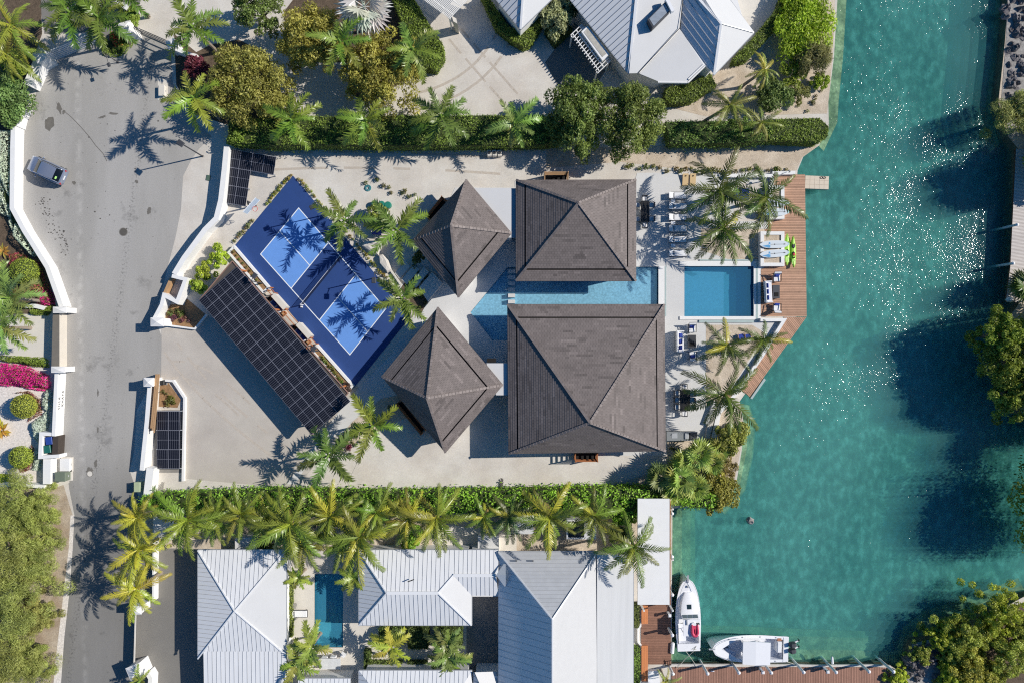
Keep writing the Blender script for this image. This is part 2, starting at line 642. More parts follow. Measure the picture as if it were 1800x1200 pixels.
# ------------------------------------------------------------------ water
def water_material(name, tint, body, fac, bumps, rough=0.03, patch=0.0, body2=None, pscale=0.06, gust=False):
 m = bpy.data.materials.new(name)
 m.use_nodes = True
 nt = m.node_tree
 N, L = nt.nodes, nt.links
 N.remove(N["Principled BSDF"])
 tc = N.new("ShaderNodeTexCoord")
 tr = N.new("ShaderNodeBsdfTransparent")
 tr.inputs[0].default_value = (*tint, 1)
 df = N.new("ShaderNodeBsdfDiffuse")
 df.inputs[0].default_value = (*body, 1)
 if body2:
  n = N.new("ShaderNodeTexNoise"); n.inputs["Scale"].default_value = pscale; n.inputs["Detail"].default_value = 4; n.inputs["Roughness"].default_value = 0.55
  L.new(tc.outputs["Object"], n.inputs["Vector"])
  r = N.new("ShaderNodeMapRange"); r.inputs[1].default_value = 0.40; r.inputs[2].default_value = 0.62
  L.new(n.outputs[0], r.inputs[0])
  x = N.new("ShaderNodeMix"); x.data_type = 'RGBA'
  L.new(r.outputs[0], x.inputs[0]); x.inputs[6].default_value = (*body, 1); x.inputs[7].default_value = (*body2, 1)
  L.new(x.outputs[2], df.inputs[0])
 ms = N.new("ShaderNodeMixShader")
 ms.inputs[0].default_value = fac
 L.new(tr.outputs[0], ms.inputs[1]); L.new(df.outputs[0], ms.inputs[2])
 gl = N.new("ShaderNodeBsdfGlossy")
 gl.inputs["Roughness"].default_value = rough
 gl.inputs[0].default_value = (1, 1, 1, 1)
 prev = None
 for sc, dist, stretch in bumps:
  mp = N.new("ShaderNodeMapping"); mp.inputs["Scale"].default_value = stretch
  mp.inputs["Rotation"].default_value = (0, 0, 0.5)
  L.new(tc.outputs["Object"], mp.inputs[0])
  n = N.new("ShaderNodeTexNoise"); n.inputs["Scale"].default_value = sc; n.inputs["Detail"].default_value = 2
  L.new(mp.outputs[0], n.inputs["Vector"])
  b = N.new("ShaderNodeBump"); b.inputs["Distance"].default_value = dist; b.inputs["Strength"].default_value = 1.0
  if gust:
   g = N.new("ShaderNodeTexNoise"); g.inputs["Scale"].default_value = 0.09; g.inputs["Detail"].default_value = 3
   L.new(tc.outputs["Object"], g.inputs["Vector"])
   gr = N.new("ShaderNodeMapRange"); gr.inputs[1].default_value = 0.35; gr.inputs[2].default_value = 0.68; gr.inputs[3].default_value = dist * 0.55; gr.inputs[4].default_value = dist * 1.75
   L.new(g.outputs[0], gr.inputs[0]); L.new(gr.outputs[0], b.inputs["Distance"])
  L.new(n.outputs[0], b.inputs["Height"])
  if prev:
   L.new(prev, b.inputs["Normal"])
  prev = b.outputs[0]
 L.new(prev, gl.inputs["Normal"])
 fr = N.new("ShaderNodeFresnel")
 fr.inputs[0].default_value = 1.33
 L.new(prev, fr.inputs["Normal"])
 m2 = N.new("ShaderNodeMixShader")
 ge = N.new("ShaderNodeNewGeometry")
 om = N.new("ShaderNodeMath"); om.operation = 'SUBTRACT'; om.inputs[0].default_value = 1.0
 L.new(ge.outputs["Backfacing"], om.inputs[1])
 mu = N.new("ShaderNodeMath"); mu.operation = 'MULTIPLY'
 L.new(fr.outputs[0], mu.inputs[0]); L.new(om.outputs[0], mu.inputs[1])
 L.new(mu.outputs[0], m2.inputs[0]); L.new(ms.outputs[0], m2.inputs[1]); L.new(gl.outputs[0], m2.inputs[2])
 L.new(m2.outputs[0], N["Material Output"].inputs[0])
 return m


m_sea = water_material("canal_water", (0.79, 0.955, 0.94), (0.060, 0.26, 0.25), 0.15,
        [(0.35, 0.12, (1, 1, 1)), (4.2, 0.0295, (1, 1, 1)), (11, 0.0125, (1, 1, 1))], 0.09, body2=(0.10, 0.42, 0.40), pscale=0.045, gust=True)
m_pool = water_material("pool_water", (0.58, 0.82, 0.95), (0.09, 0.35, 0.62), 0.28, [(1.6, 0.02, (1, 1, 1)), (6, 0.008, (1, 1, 1))], 0.04)
m_pool_s = water_material("pond_water", (0.74, 0.91, 0.97), (0.22, 0.46, 0.60), 0.16, [(2.2, 0.03, (1, 1, 1)), (7, 0.012, (1, 1, 1))], 0.04)
m_pool_n = water_material("neighbour_pool_water", (0.60, 0.88, 0.95), (0.08, 0.42, 0.66), 0.40, [(2.2, 0.02, (1, 1, 1)), (7, 0.008, (1, 1, 1))], 0.04)


def seabed_material():
 m = mat("seabed", (0.20, 0.26, 0.20), 1.0, var=0.25, vscale=0.12, fine=0.0)
 nt = m.node_tree
 N, L = nt.nodes, nt.links
 p = N["Principled BSDF"]
 tc = N.new("ShaderNodeTexCoord")
 n = N.new("ShaderNodeTexNoise"); n.inputs["Scale"].default_value = 1.0; n.inputs["Detail"].default_value = 5; n.inputs["Roughness"].default_value = 0.55
 mp = N.new("ShaderNodeMapping"); mp.inputs["Scale"].default_value = (1.35, 0.8, 1)
 L.new(tc.outputs["Object"], mp.inputs[0]); L.new(mp.outputs[0], n.inputs["Vector"])
 r = N.new("ShaderNodeValToRGB")
 r.color_ramp.elements[0].position = 0.38; r.color_ramp.elements[0].color = (0.08, 0.13, 0.10, 1)
 r.color_ramp.elements[1].position = 0.68; r.color_ramp.elements[1].color = (1.0, 1.0, 0.94, 1)
 e = r.color_ramp.elements.new(0.52); e.color = (0.36, 0.42, 0.34, 1)
 L.new(n.outputs[0], r.inputs[0])
 n2 = N.new("ShaderNodeTexNoise"); n2.inputs["Scale"].default_value = 3.2; n2.inputs["Detail"].default_value = 3
 L.new(tc.outputs["Object"], n2.inputs["Vector"])
 x = N.new("ShaderNodeMix"); x.data_type = 'RGBA'; x.blend_type = 'OVERLAY'; x.inputs[0].default_value = 0.75
 L.new(r.outputs[0], x.inputs[6]); L.new(n2.outputs[0], x.inputs[7])
 L.new(x.outputs[2], p.inputs["Base Color"])
 return m


m_seabed = seabed_material()
m_ledge = mat("weedy_ledge", srgb(170, 172, 132), 1.0, var=0.3, vscale=1.6, fine=0.3, fscale=4, bump=0.6, bscale=4, col2=srgb(120, 124, 88))

# ------------------------------------------------------------------ pools (plan outlines)
POOL = [(1203, 468), (1325, 468), (1325, 556), (1203, 556)]
LAP = [(893, 469), (1157, 469), (1157, 536), (893, 536)]
POND = [(892, 470), (892, 599), (866, 599), (827, 548)]
NPOOL = [(553, 1008), (603, 1008), (603, 1137), (553, 1137)]
WATERFEATURE = [(827, 549), (892, 470), (1157, 469), (1157, 536), (905, 536), (896, 599), (866, 599)]

# ------------------------------------------------------------------ land, canal bed, water
WEST = [(1480, -20000), (1472, 0), (1466, 100), (1456, 180), (1457, 225), (1440, 256), (1412, 276), (1402, 300), (1400, 330), (1400, 556), (1318, 680), (1300, 705), (1308, 745),
  (1304, 790), (1294, 850), (1262, 888), (1182, 893), (1180, 1170), (1566, 1170), (1592, 1186), (1604, 1130), (1660, 1118), (1720, 1092), (1805, 1045), (1950, 1015), (20000, 1015),
  (20000, 20000), (-20000, 20000), (-20000, -20000)]
EAST = [(1776, -20000), (1772, 0), (1766, 80), (1755, 180), (1772, 240), (1790, 262), (1790, 536), (1772, 560), (1776, 650), (1796, 726), (1860, 770), (2600, 880), (20000, 880), (20000, -20000)]
sheet("seabed", [(-20000, -20000), (20000, -20000), (20000, 20000), (-20000, 20000)], -3.0, m_seabed)
sheet("ground_west", WEST, 0.0, m_sand, holes=[POOL, WATERFEATURE, NPOOL], skirt=-3.2)
sheet("ground_east", EAST, 0.0, m_wildsand, skirt=-3.2)
def silt_material(name, seed, fac):
 m = bpy.data.materials.new(name)
 m.use_nodes = True
 N, L = m.node_tree.nodes, m.node_tree.links
 N.remove(N["Principled BSDF"])
 tc = N.new("ShaderNodeTexCoord")
 mp = N.new("ShaderNodeMapping"); mp.inputs["Location"].default_value = (seed * 31.0, seed * 17.0, 0); mp.inputs["Scale"].default_value = (1.25, 0.8, 1)
 L.new(tc.outputs["Object"], mp.inputs[0])
 n = N.new("ShaderNodeTexNoise"); n.inputs["Scale"].default_value = 0.036; n.inputs["Detail"].default_value = 5; n.inputs["Roughness"].default_value = 0.6
 L.new(mp.outputs[0], n.inputs["Vector"])
 r = N.new("ShaderNodeMapRange"); r.inputs[1].default_value = 0.38; r.inputs[2].default_value = 0.62
 L.new(n.outputs[0], r.inputs[0])
 x = N.new("ShaderNodeMix"); x.data_type = 'RGBA'
 L.new(r.outputs[0], x.inputs[0]); x.inputs[6].default_value = (0.045, 0.205, 0.225, 1); x.inputs[7].default_value = (0.40, 0.70, 0.66, 1)
 d = N.new("ShaderNodeBsdfDiffuse"); L.new(x.outputs[2], d.inputs[0])
 t = N.new("ShaderNodeBsdfTransparent"); t.inputs[0].default_value = (0.85, 0.955, 0.945, 1)
 s = N.new("ShaderNodeMixShader"); s.inputs[0].default_value = fac
 L.new(t.outputs[0], s.inputs[1]); L.new(d.outputs[0], s.inputs[2])
 L.new(s.outputs[0], N["Material Output"].inputs[0])
 return m


for k, z in enumerate((-1.35, -1.8, -2.25, -2.7)):
 sheet("cloudy_water", [(-20000, -20000), (20000, -20000), (20000, 20000), (-20000, 20000)], z, silt_material("silt_%d" % k, k, 0.16))
sheet("water", [(-20000, -20000), (20000, -20000), (20000, 20000), (-20000, 20000)], -0.95, m_sea)
def shelf(name, inner, outer, z_in, z_out):
 mb = MB()
 rr = random.Random(5)
 for i in range(len(inner) - 1):
  n = 6
  for k in range(n):
   q = []
   for a, b in ((k, 0), (k + 1, 0), (k + 1, 1), (k, 1)):
    t = a / n
    src = inner if b == 0 else outer
    x = src[i][0] + (src[i + 1][0] - src[i][0]) * t
    y = src[i][1] + (src[i + 1][1] - src[i][1]) * t
    q.append(W(x, y, z_in if b == 0 else z_out))
   mb.face(q)
 return structure(mb.build(name, m_ledge))


shelf("shore_shelf", [(1470, -300), (1470, 0), (1464, 100), (1454, 180), (1455, 225), (1438, 256)], [(1490, -300), (1488, 0), (1482, 100), (1474, 180), (1472, 215), (1448, 266)], -0.98, -1.25)
shelf("shore_shelf", [(1774, -300), (1770, 0), (1764, 80), (1754, 180), (1770, 240)], [(1722, -300), (1716, 0), (1708, 100), (1700, 190), (1740, 270)], -1.0, -2.0)
shelf("shore_shelf", [(1300, 708), (1308, 745), (1304, 790), (1294, 850), (1262, 888)], [(1318, 712), (1328, 745), (1324, 800), (1310, 862), (1274, 904)], -1.0, -1.9)
shelf("shore_shelf", [(1566, 1172), (1594, 1186), (1606, 1130), (1662, 1118), (1722, 1092), (1805, 1045)], [(1566, 1146), (1576, 1140), (1588, 1102), (1626, 1072), (1688, 1054), (1790, 1015)], -0.98, -1.6)
shelf("shore_shelf", [(1182, 1172), (1566, 1172)], [(1182, 1096), (1566, 1110)], -1.2, -2.5)
shelf("shore_shelf", [(1178, 893), (1178, 1172)], [(1222, 893), (1222, 1172)], -1.2, -2.5)

# ------------------------------------------------------------------ roads, drives and yards, each a sheet a few mm above the one below
ROAD = [(100, 1300), (113, 1120), (122, 1040), (128, 960), (131, 905), (122, 860), (114, 800), (110, 735), (115, 650), (118, 560), (112, 520), (90, 475), (60, 420), (33, 368), (31, 250), (40, 215), (60, 165),
  (78, 110), (85, 94), (168, 57), (180, 70), (205, 96), (232, 80), (238, 48), (300, 75), (303, 140), (312, 180), (345, 215), (372, 240), (350, 262), (337, 280), (322, 310), (318, 370), (308, 420), (292, 480),
  (272, 560), (284, 590), (283, 662), (262, 680), (240, 720), (236, 790), (228, 826), (246, 880), (246, 1000), (240, 1070), (230, 1165), (234, 1300)]
sheet("road", ROAD, 0.006, m_road)
sheet("driveway_south", [(245, 890), (380, 905), (380, 1000), (380, 1300), (234, 1300), (230, 1165), (240, 1070), (246, 1000)], 0.010, m_asph_d)
sheet("driveway", [(284, 577), (350, 577), (420, 470), (640, 690), (606, 752), (520, 858), (321, 840), (322, 700), (300, 668), (283, 664)], 0.014, m_drive)
sheet("driveway_west", [(-60, 552), (79, 552), (79, 628), (-60, 628)], 0.006, m_cream)
sheet("pebble_bed", [(-60, 672), (86, 672), (92, 770), (78, 852), (-60, 852)], 0.008, m_pebble)
sheet("garden_bed_west", [(-80, 222), (22, 222), (24, 362), (66, 440), (86, 490), (100, 545), (60, 552), (-80, 552)], 0.008, m_mulch)
sheet("garden_bed_west", [(-80, -60), (70, -60), (74, 60), (60, 100), (30, 190), (10, 222), (-80, 222)], 0.008, m_mulch)
sheet("verge", [(-80, 852), (112, 852), (120, 880), (128, 905), (126, 960), (118, 1040), (108, 1120), (96, 1300), (-80, 1300)], 0.008, m_verge)
sheet("gate_drive", [(78, 60), (168, 57), (200, 90), (236, 48), (262, -60), (60, -60)], 0.004, m_asph_d)
sheet("tree_bed", [(306, 60), (345, 92), (372, 78), (420, 70), (470, 96), (492, 150), (500, 198), (400, 220), (340, 200), (310, 150)], 0.008, m_mulch)
sheet("tree_bed", [(560, -60), (700, -60), (742, 60), (752, 120), (700, 150), (640, 180), (612, 160), (618, 110), (560, 110), (500, 90), (500, 20)], 0.008, m_mulch)
sheet("scrub_bed", [(1606, 1140), (1660, 1126), (1720, 1100), (1805, 1054), (1950, 1025), (1950, 1300), (1606, 1300)], 0.006, m_mulch)
sheet("shore_bed", [(1270, 120), (1330, 100), (1360, 60), (1390, -60), (1470, -60), (1464, 100), (1454, 200), (1240, 205), (1180, 190)], 0.006, m_wildsand)
sheet("side_bed", [(1090, 285), (1180, 296), (1400, 300), (1410, 277), (1440, 256), (1180, 256), (960, 262), (960, 296)], 0.006, m_wildsand)
TERR = [(622, 690), (690, 620), (722, 565), (742, 545), (702, 505), (736, 462), (800, 330), (905, 330), (905, 318), (1116, 318), (1120, 304), (1358, 304), (1358, 330), (1380, 330), (1380, 470), (1338, 474), (1338, 560), (1376, 560),
  (1262, 720), (1236, 772), (1172, 776), (1172, 800), (890, 800), (870, 640), (760, 700), (690, 720), (560, 780), (520, 850), (505, 850), (560, 770)]
sheet("terrace", TERR, 0.018, m_terr, holes=[POOL, WATERFEATURE])
sheet("villa_yard", [(676, 712), (868, 640), (892, 660), (892, 800), (1172, 800), (1172, 822), (1080, 850), (700, 856), (610, 850)], 0.022, m_sand)
sheet("planting_bed", [(620, 740), (670, 700), (720, 690), (760, 716), (700, 740), (640, 770), (600, 800), (590, 775)], 0.026, m_wildsand)
sheet("planting_bed", [(704, 507), (722, 480), (752, 530), (738, 556)], 0.026, m_mulch)
sheet("sand_pit", [(1298, 400), (1344, 400), (1344, 408), (1378, 408), (1378, 468), (1300, 462), (1232, 440), (1232, 402)], 0.026, m_wildsand)
sheet("sand_pit", [(1300, 322), (1355, 322), (1355, 396), (1290, 396), (1290, 322)], 0.026, m_sand)
sheet("sand_pit", [(1241, 571), (1322, 571), (1345, 585), (1300, 660), (1262, 712), (1241, 712)], 0.026, m_wildsand)
sheet("shore_sand", [(1172, 776), (1236, 772), (1262, 720), (1300, 708), (1306, 745), (1302, 790), (1290, 850), (1258, 886), (1120, 880), (1085, 850), (1172, 822)], 0.024, m_wildsand)
sheet("pool_patio", [(506, 1000), (633, 1000), (633, 1100), (822, 1100), (822, 1180), (633, 1180), (633, 1230), (506, 1230)], 0.012, m_cream, holes=[NPOOL])
sheet("courtyard", [(820, 1044), (880, 1044), (880, 1184), (820, 1184)], 0.016, m_courtyard)
sheet("south_garden", [(246, 862), (1180, 862), (1180, 975), (1050, 975), (246, 962)], 0.0125, m_wildsand)
sheet("south_patio", [(760, 918), (908, 936), (908, 975), (760, 975)], 0.020, m_cream)
sheet("north_patio", [(1240, -60), (1380, -60), (1330, 30), (1300, 30)], 0.010, m_cream)
sheet("porch_paving", [(958, 110), (1010, 40), (1075, 110), (1040, 160), (985, 160)], 0.010, m_asph_d)
sheet("timber_gate_track", [(271, 720), (322, 720), (322, 830), (271, 830)], 0.018, m_courtyard)
sheet("kerb_strip", [(130, 905), (124, 905), (121, 960), (112, 1040), (100, 1140), (84, 1300), (100, 1300), (113, 1120), (122, 1040), (128, 960)], 0.012, m_pebble)

# ------------------------------------------------------------------ pool basins and water sheets
def basin(name, poly, depth, m, floor=None):
 mb = MB()
 p = [W(x, y, 0).xy for x, y in poly]
 n = len(p)
 for k in range(n):
  a, b = p[k], p[(k + 1) % n]
  mb.face([(a.x, a.y, 0), (b.x, b.y, 0), (b.x, b.y, -depth), (a.x, a.y, -depth)])
 for t in geometry.tessellate_polygon([[Vector((q.x, q.y, 0)) for q in p]]):
  mb.face([(p[i].x, p[i].y, -depth) for i in t])
 return structure(mb.build(name, m))


m_pooltile = mat("pool_plaster", srgb(186, 220, 236), 0.6, var=0.08, vscale=3, fine=0.08, fscale=5)
m_pooltile_n = mat("pool_mosaic", srgb(196, 228, 236), 0.6, var=0.1, vscale=3, fine=0.12, fscale=6)
m_pondtile = mat("pond_mosaic", srgb(176, 206, 222), 0.6, var=0.12, vscale=4, fine=0.22, fscale=5)
mb = MB()                                     # main pool: floor slopes down to the east, underwater seat along the east wall
a, b, c, d = [W(x, y, 0).xy for x, y in POOL]
for q, r, z0, z1 in ((a, b, -1.1, -1.5), (b, c, -1.5, -1.5), (c, d, -1.5, -1.1), (d, a, -1.1, -1.1)):
 mb.face([(q.x, q.y, 0), (r.x, r.y, 0), (r.x, r.y, z1), (q.x, q.y, z0)])
mb.face([(a.x, a.y, -1.1), (b.x, b.y, -1.5), (c.x, c.y, -1.5), (d.x, d.y, -1.1)])
structure(mb.build("pool_basin", m_pooltile))
basin("pond_basin", WATERFEATURE, 0.45, m_pondtile)
basin("neighbour_pool_basin", NPOOL, 1.1, m_pooltile_n)


def water_sheet(name, poly, z, m):
 cx = sum(p[0] for p in poly) / len(poly)
 cy = sum(p[1] for p in poly) / len(poly)
 return sheet(name, [(x + (cx - x) * 0.0005, y + (cy - y) * 0.0005) for x, y in poly], z, m)


water_sheet("pool_water", POOL, -0.06, m_pool)
water_sheet("pond_water", WATERFEATURE, -0.05, m_pool_s)
water_sheet("neighbour_pool_water", NPOOL, -0.09, m_pool_n)
mb = MB()
cx, cy = W(603, 1137).xy
for k, r in enumerate((1.25, 0.95, 0.65)):
 arc = [(cx - r * math.cos(t), cy + r * math.sin(t)) for t in [i * math.pi / 2 / 10 for i in range(11)]] + [(cx, cy)]
 mb.prism(arc, -1.09, -0.75 + k * 0.2)
structure(mb.build("pool_steps", mat("pool_step", srgb(170, 206, 212), 0.6)))
mb = MB()
mb.prism([W(1304, 468.5).xy, W(1324.8, 468.5).xy, W(1324.8, 555.5).xy, W(1304, 555.5).xy], -1.6, -1.49)
structure(mb.build("pool_floor_band", mat("pool_deep_tile", srgb(70, 120, 160), 0.6, var=0.06)))
mb = MB()
for r in ([(1195, 459), (1337, 459), (1337, 468), (1195, 468)], [(1325, 468.2), (1337, 468.2), (1337, 556), (1325, 556)], [(1195, 556.2), (1337, 556.2), (1337, 562), (1195, 562)]):
 mb.prism([W(x, y, 0.12).xy for x, y in r], -0.02, 0.12)
structure(mb.build("pool_coping", m_white))
mb = MB()
for r in ([(1230, 456), (1332, 456), (1332, 458.6), (1230, 458.6)], [(1329, 460), (1332.5, 460), (1332.5, 561), (1329, 561)], [(1229, 562.4), (1325, 562.4), (1325, 567), (1229, 567)]):
 mb.prism([W(x, y, 0.13).xy for x, y in r], 0.0, 0.135)
structure(mb.build("overflow_trough", m_trough))
mb = MB()
mb.prism([W(1157.3, 468).xy, W(1168, 468).xy, W(1168, 560).xy, W(1157.3, 560).xy], -0.02, 0.06)
structure(mb.build("pond_coping", m_white))
mb = MB()
mb.prism([W(1168.2, 468).xy, W(1171, 468).xy, W(1171, 556).xy, W(1168.2, 556).xy], -0.02, 0.05)
structure(mb.build("overflow_trough", m_trough))

# ------------------------------------------------------------------ sports court
def quad_sheet(name, pts, z, m):
 return sheet(name, pts, z, m)


quad_sheet("court_surface", [(515, 309), (412, 433), (622, 681), (722, 556)], 0.034, m_court_d)
A, B, Cc, D = Vector((525, 366)), Vector((458, 447)), Vector((615, 623)), Vector((678, 543))
def Q(u, v):      # u along the court, v across
 return (A * (1 - u) + D * u) * (1 - v) + (B * (1 - u) + Cc * u) * v
KA, KB = 0.342, 0.658
for u0, u1 in ((0, KA), (KB, 1)):
 quad_sheet("court_service_area", [tuple(Q(u, v)) for u, v in ((u0, 0), (u0, 1), (u1, 1), (u1, 0))], 0.038, m_court_l)
mb = MB()
def strip(a, b, w=0.085, z=0.042):
 a, b = W(a[0], a[1], z), W(b[0], b[1], z)
 d = (b - a).normalized()
 n = Vector((-d.y, d.x, 0)) * w / 2
 e = d * w / 2
 mb.face([a - n - e, b - n + e, b + n + e, a + n - e])
for k, (u0, v0, u1, v1) in enumerate(((0, 0, 1, 0), (0, 1, 1, 1), (0, 0, 0, 1), (1, 0, 1, 1), (KA, 0, KA, 1), (KB, 0, KB, 1), (0, .5, KA, .5), (KB, .5, 1, .5))):
 strip(Q(u0, v0), Q(u1, v1), z=0.042 + 0.0015 * k)
o = mb.build("court_markings", m_line)
structure(o)

# ------------------------------------------------------------------ marks on the road: oil stains, drips, a long crack, a pale patch
m_stain = mat("oil_stain", srgb(112, 108, 102), 0.8, var=0.12, vscale=3)
def blob(name, x, y, rx, ry, rot, m, z, seed, n=16):
 rr = random.Random(seed)
 pts = []
 for k in range(n):
  a = 2 * math.pi * k / n
  q = 1 + rr.uniform(-.32, .32)
  u, v = rx * q * math.cos(a), ry * q * math.sin(a)
  pts.append((x + u * math.cos(rot) - v * math.sin(rot), y + u * math.sin(rot) + v * math.cos(rot)))
 return sheet(name, pts, z, m)
for k, (x, y, rx, ry, rot) in enumerate(((104, 190, 4, 10, -.3), (88, 218, 9, 11, .4), (112, 197, 3, 4, 0), (262, 371, 4, 6, .2), (240, 320, 3, 3, 0), (168, 815, 3, 8, 0), (157, 826, 6, 5, 0), (198, 200, 9, 2, .1), (180, 206, 7, 2, -.3), (130, 322, 4, 3, .3), (172, 690, 1.5, 6, 0), (172, 755, 1.5, 5, 0))):
 blob("oil_stain", x, y, rx, ry, rot, m_stain, 0.0095, 40 + k)
mb = MB()
rr = random.Random(3)
for k in range(110):
 t = rr.random()
 x = 72 + 45 * t + rr.gauss(0, 5); y = 352 + 90 * t + rr.gauss(0, 8)
 if k > 80:
  x, y = rr.uniform(60, 300), rr.uniform(180, 520)
 r = rr.uniform(.5, 1.5); a0 = rr.random() * 3
 mb.face([W(x + r * math.cos(a0 + a * 1.047) * 1.3, y - r * math.sin(a0 + a * 1.047), 0.0105) for a in range(6)])
o = mb.build("tar_spots", mat("tar_spot", srgb(96, 92, 88), 0.8)); o["kind"] = "structure"
mb = MB()
px = [(113, 196), (124, 205), (134, 215), (146, 228), (158, 242), (168, 256), (181, 270), (188, 284)]
for i in range(len(px) - 1):
 a, b = W(*px[i], 0.0100), W(*px[i + 1], 0.0100)
 n = Vector((-(b - a).y, (b - a).x, 0)).normalized() * .035
 mb.face([a - n, b - n, b + n, a + n])
structure(mb.build("road_crack", m_stain))

m_track = mat("wheel_track", srgb(188, 178, 166), 0.92, var=0.12, vscale=2.5, fine=0.08, fscale=9)
def wheel_track(path, w, z, n=14):
 P = [Vector(p) for p in path]
 mb = MB()
 q = []
 for i in range(n + 1):
  t = i / n
  a, b, c = P
  q.append(a * (1 - t) ** 2 + b * 2 * t * (1 - t) + c * t * t)
 for off in (-14, 14):
  e = [W(v.x, v.y, z).xy for v in q]
  l = offset_path(e, off / S + w / 2)
  r_ = offset_path(e, off / S - w / 2)
  for i in range(n):
   if RND.random() < .82:
    j = RND.uniform(-.03, .03)
    mb.face([(r_[i].x, r_[i].y, z), (r_[i + 1].x + j, r_[i + 1].y, z), (l[i + 1].x + j, l[i + 1].y, z), (l[i].x, l[i].y, z)])
 return structure(mb.build("wheel_track", m_track))
wheel_track(((735, 178), (860, 150), (900, 30)), .26, .0035)
wheel_track(((900, 175), (850, 120), (800, 60)), .22, .0028)
wheel_track(((300, 610), (360, 700), (500, 800)), .24, .0165)
wheel_track(((300, 650), (350, 640), (430, 720)), .22, .0172)
wheel_track(((470, 285), (650, 275), (880, 292)), .24, .0032)
# ------------------------------------------------------------------ roofs
def frame_of(pts):
 n = Vector((0, 0, 0))
 for i in range(len(pts)):
  a, b = pts[i], pts[(i + 1) % len(pts)]
  n += a.cross(b)
 n.normalize()
 if n.z < 0:
  n = -n
 d = Vector((n.x * n.z, n.y * n.z, -(n.x * n.x + n.y * n.y)))
 if d.length < 1e-5:
  d = Vector((0, -1, 0))
 d.normalize()
 u = n.cross(d).normalized()
 o = sum(pts, Vector((0, 0, 0))) / len(pts)
 poly = [((p - o).dot(u), (p - o).dot(d)) for p in pts]
 ar = sum(poly[i][0] * poly[(i + 1) % len(poly)][1] - poly[(i + 1) % len(poly)][0] * poly[i][1] for i in range(len(poly)))
 if ar < 0:
  poly.reverse()
 return o, u, d, n, poly


def tiled_face(parent, pts, rnd, row=0.235, wid=0.30, patches=()):
 """courses of single lapped tiles; each course lies on the one below"""
 o, u, d, n, poly = frame_of(pts)
 lo = [min(p[k] for p in poly) for k in (0, 1)]
 hi = [max(p[k] for p in poly) for k in (0, 1)]
 mb = MB()
 mb.face([o + u * a + d * b - n * 0.03 for a, b in poly], 0.35)
 rows = int((hi[1] - lo[1]) / row) + 1
 odd = rnd.random() * 10
 for r in range(rows):
  b1 = hi[1] - r * row
  b0 = b1 - row
  off = (r % 2) * wid / 2
  a = lo[0] - wid + off
  run = 0
  while a < hi[0]:
   q = [(a, b0), (a + wid, b0), (a + wid, b1), (a, b1)]
   a += wid
   q = clip(q, 1, 0, a - 0.012)
   for i in range(len(poly)):
    p0, p1 = poly[i], poly[(i + 1) % len(poly)]
    ex, ey = p1[0] - p0[0], p1[1] - p0[1]
    q = clip(q, ey, -ex, ey * p0[0] - ex * p0[1])
    if len(q) < 3:
     break
   if len(q) < 3:
    continue
   pn = math.sin(a * 0.9 + odd) * math.sin(b0 * 1.3 + odd * 2)
   if run > 0:
    run -= 1
    t = tt + rnd.uniform(-.05, .05)
   else:
    t = 0.5 + rnd.uniform(-0.10, 0.10) + 0.05 * pn
    if rnd.random() < 0.03 + 0.09 * max(0, pn):
     tt = 0.5 + rnd.choice((-1, -1, 1)) * rnd.uniform(0.18, 0.34)
     run = rnd.randint(0, 4)
     t = tt
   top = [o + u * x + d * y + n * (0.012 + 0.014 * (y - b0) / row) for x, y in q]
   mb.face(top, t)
   low = [(i, (i + 1) % len(q)) for i in range(len(q)) if abs(q[i][1] - b1) < 1e-6 and abs(q[(i + 1) % len(q)][1] - b1) < 1e-6]
   for i, j in low:
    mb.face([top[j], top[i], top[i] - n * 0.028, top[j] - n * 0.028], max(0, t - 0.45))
 for f in mb.f:      # faces look outwards
  v = [Vector(mb.v[i]) for i in f[:3]]
 ob = mb.build("roof_tiles", m_tile, parent)
 ob["kind"] = "stuff"
 return ob


def ridge_caps(parent, lines, rnd):
 mb = MB()
 for a, b in lines:
  L = (b - a).length
  n = max(2, int(L / 0.34))
  for k in range(n):
   p = a + (b - a) * (k / n)
   q = a + (b - a) * ((k + 0.94) / n)
   mb.beam(p + Vector((0, 0, 0.05)), q + Vector((0, 0, 0.085)), 0.22, 0.07, 0.5 + rnd.uniform(-.3, .3))
 ob = mb.build("hip_caps", m_hip, parent)
 ob["kind"] = "stuff"


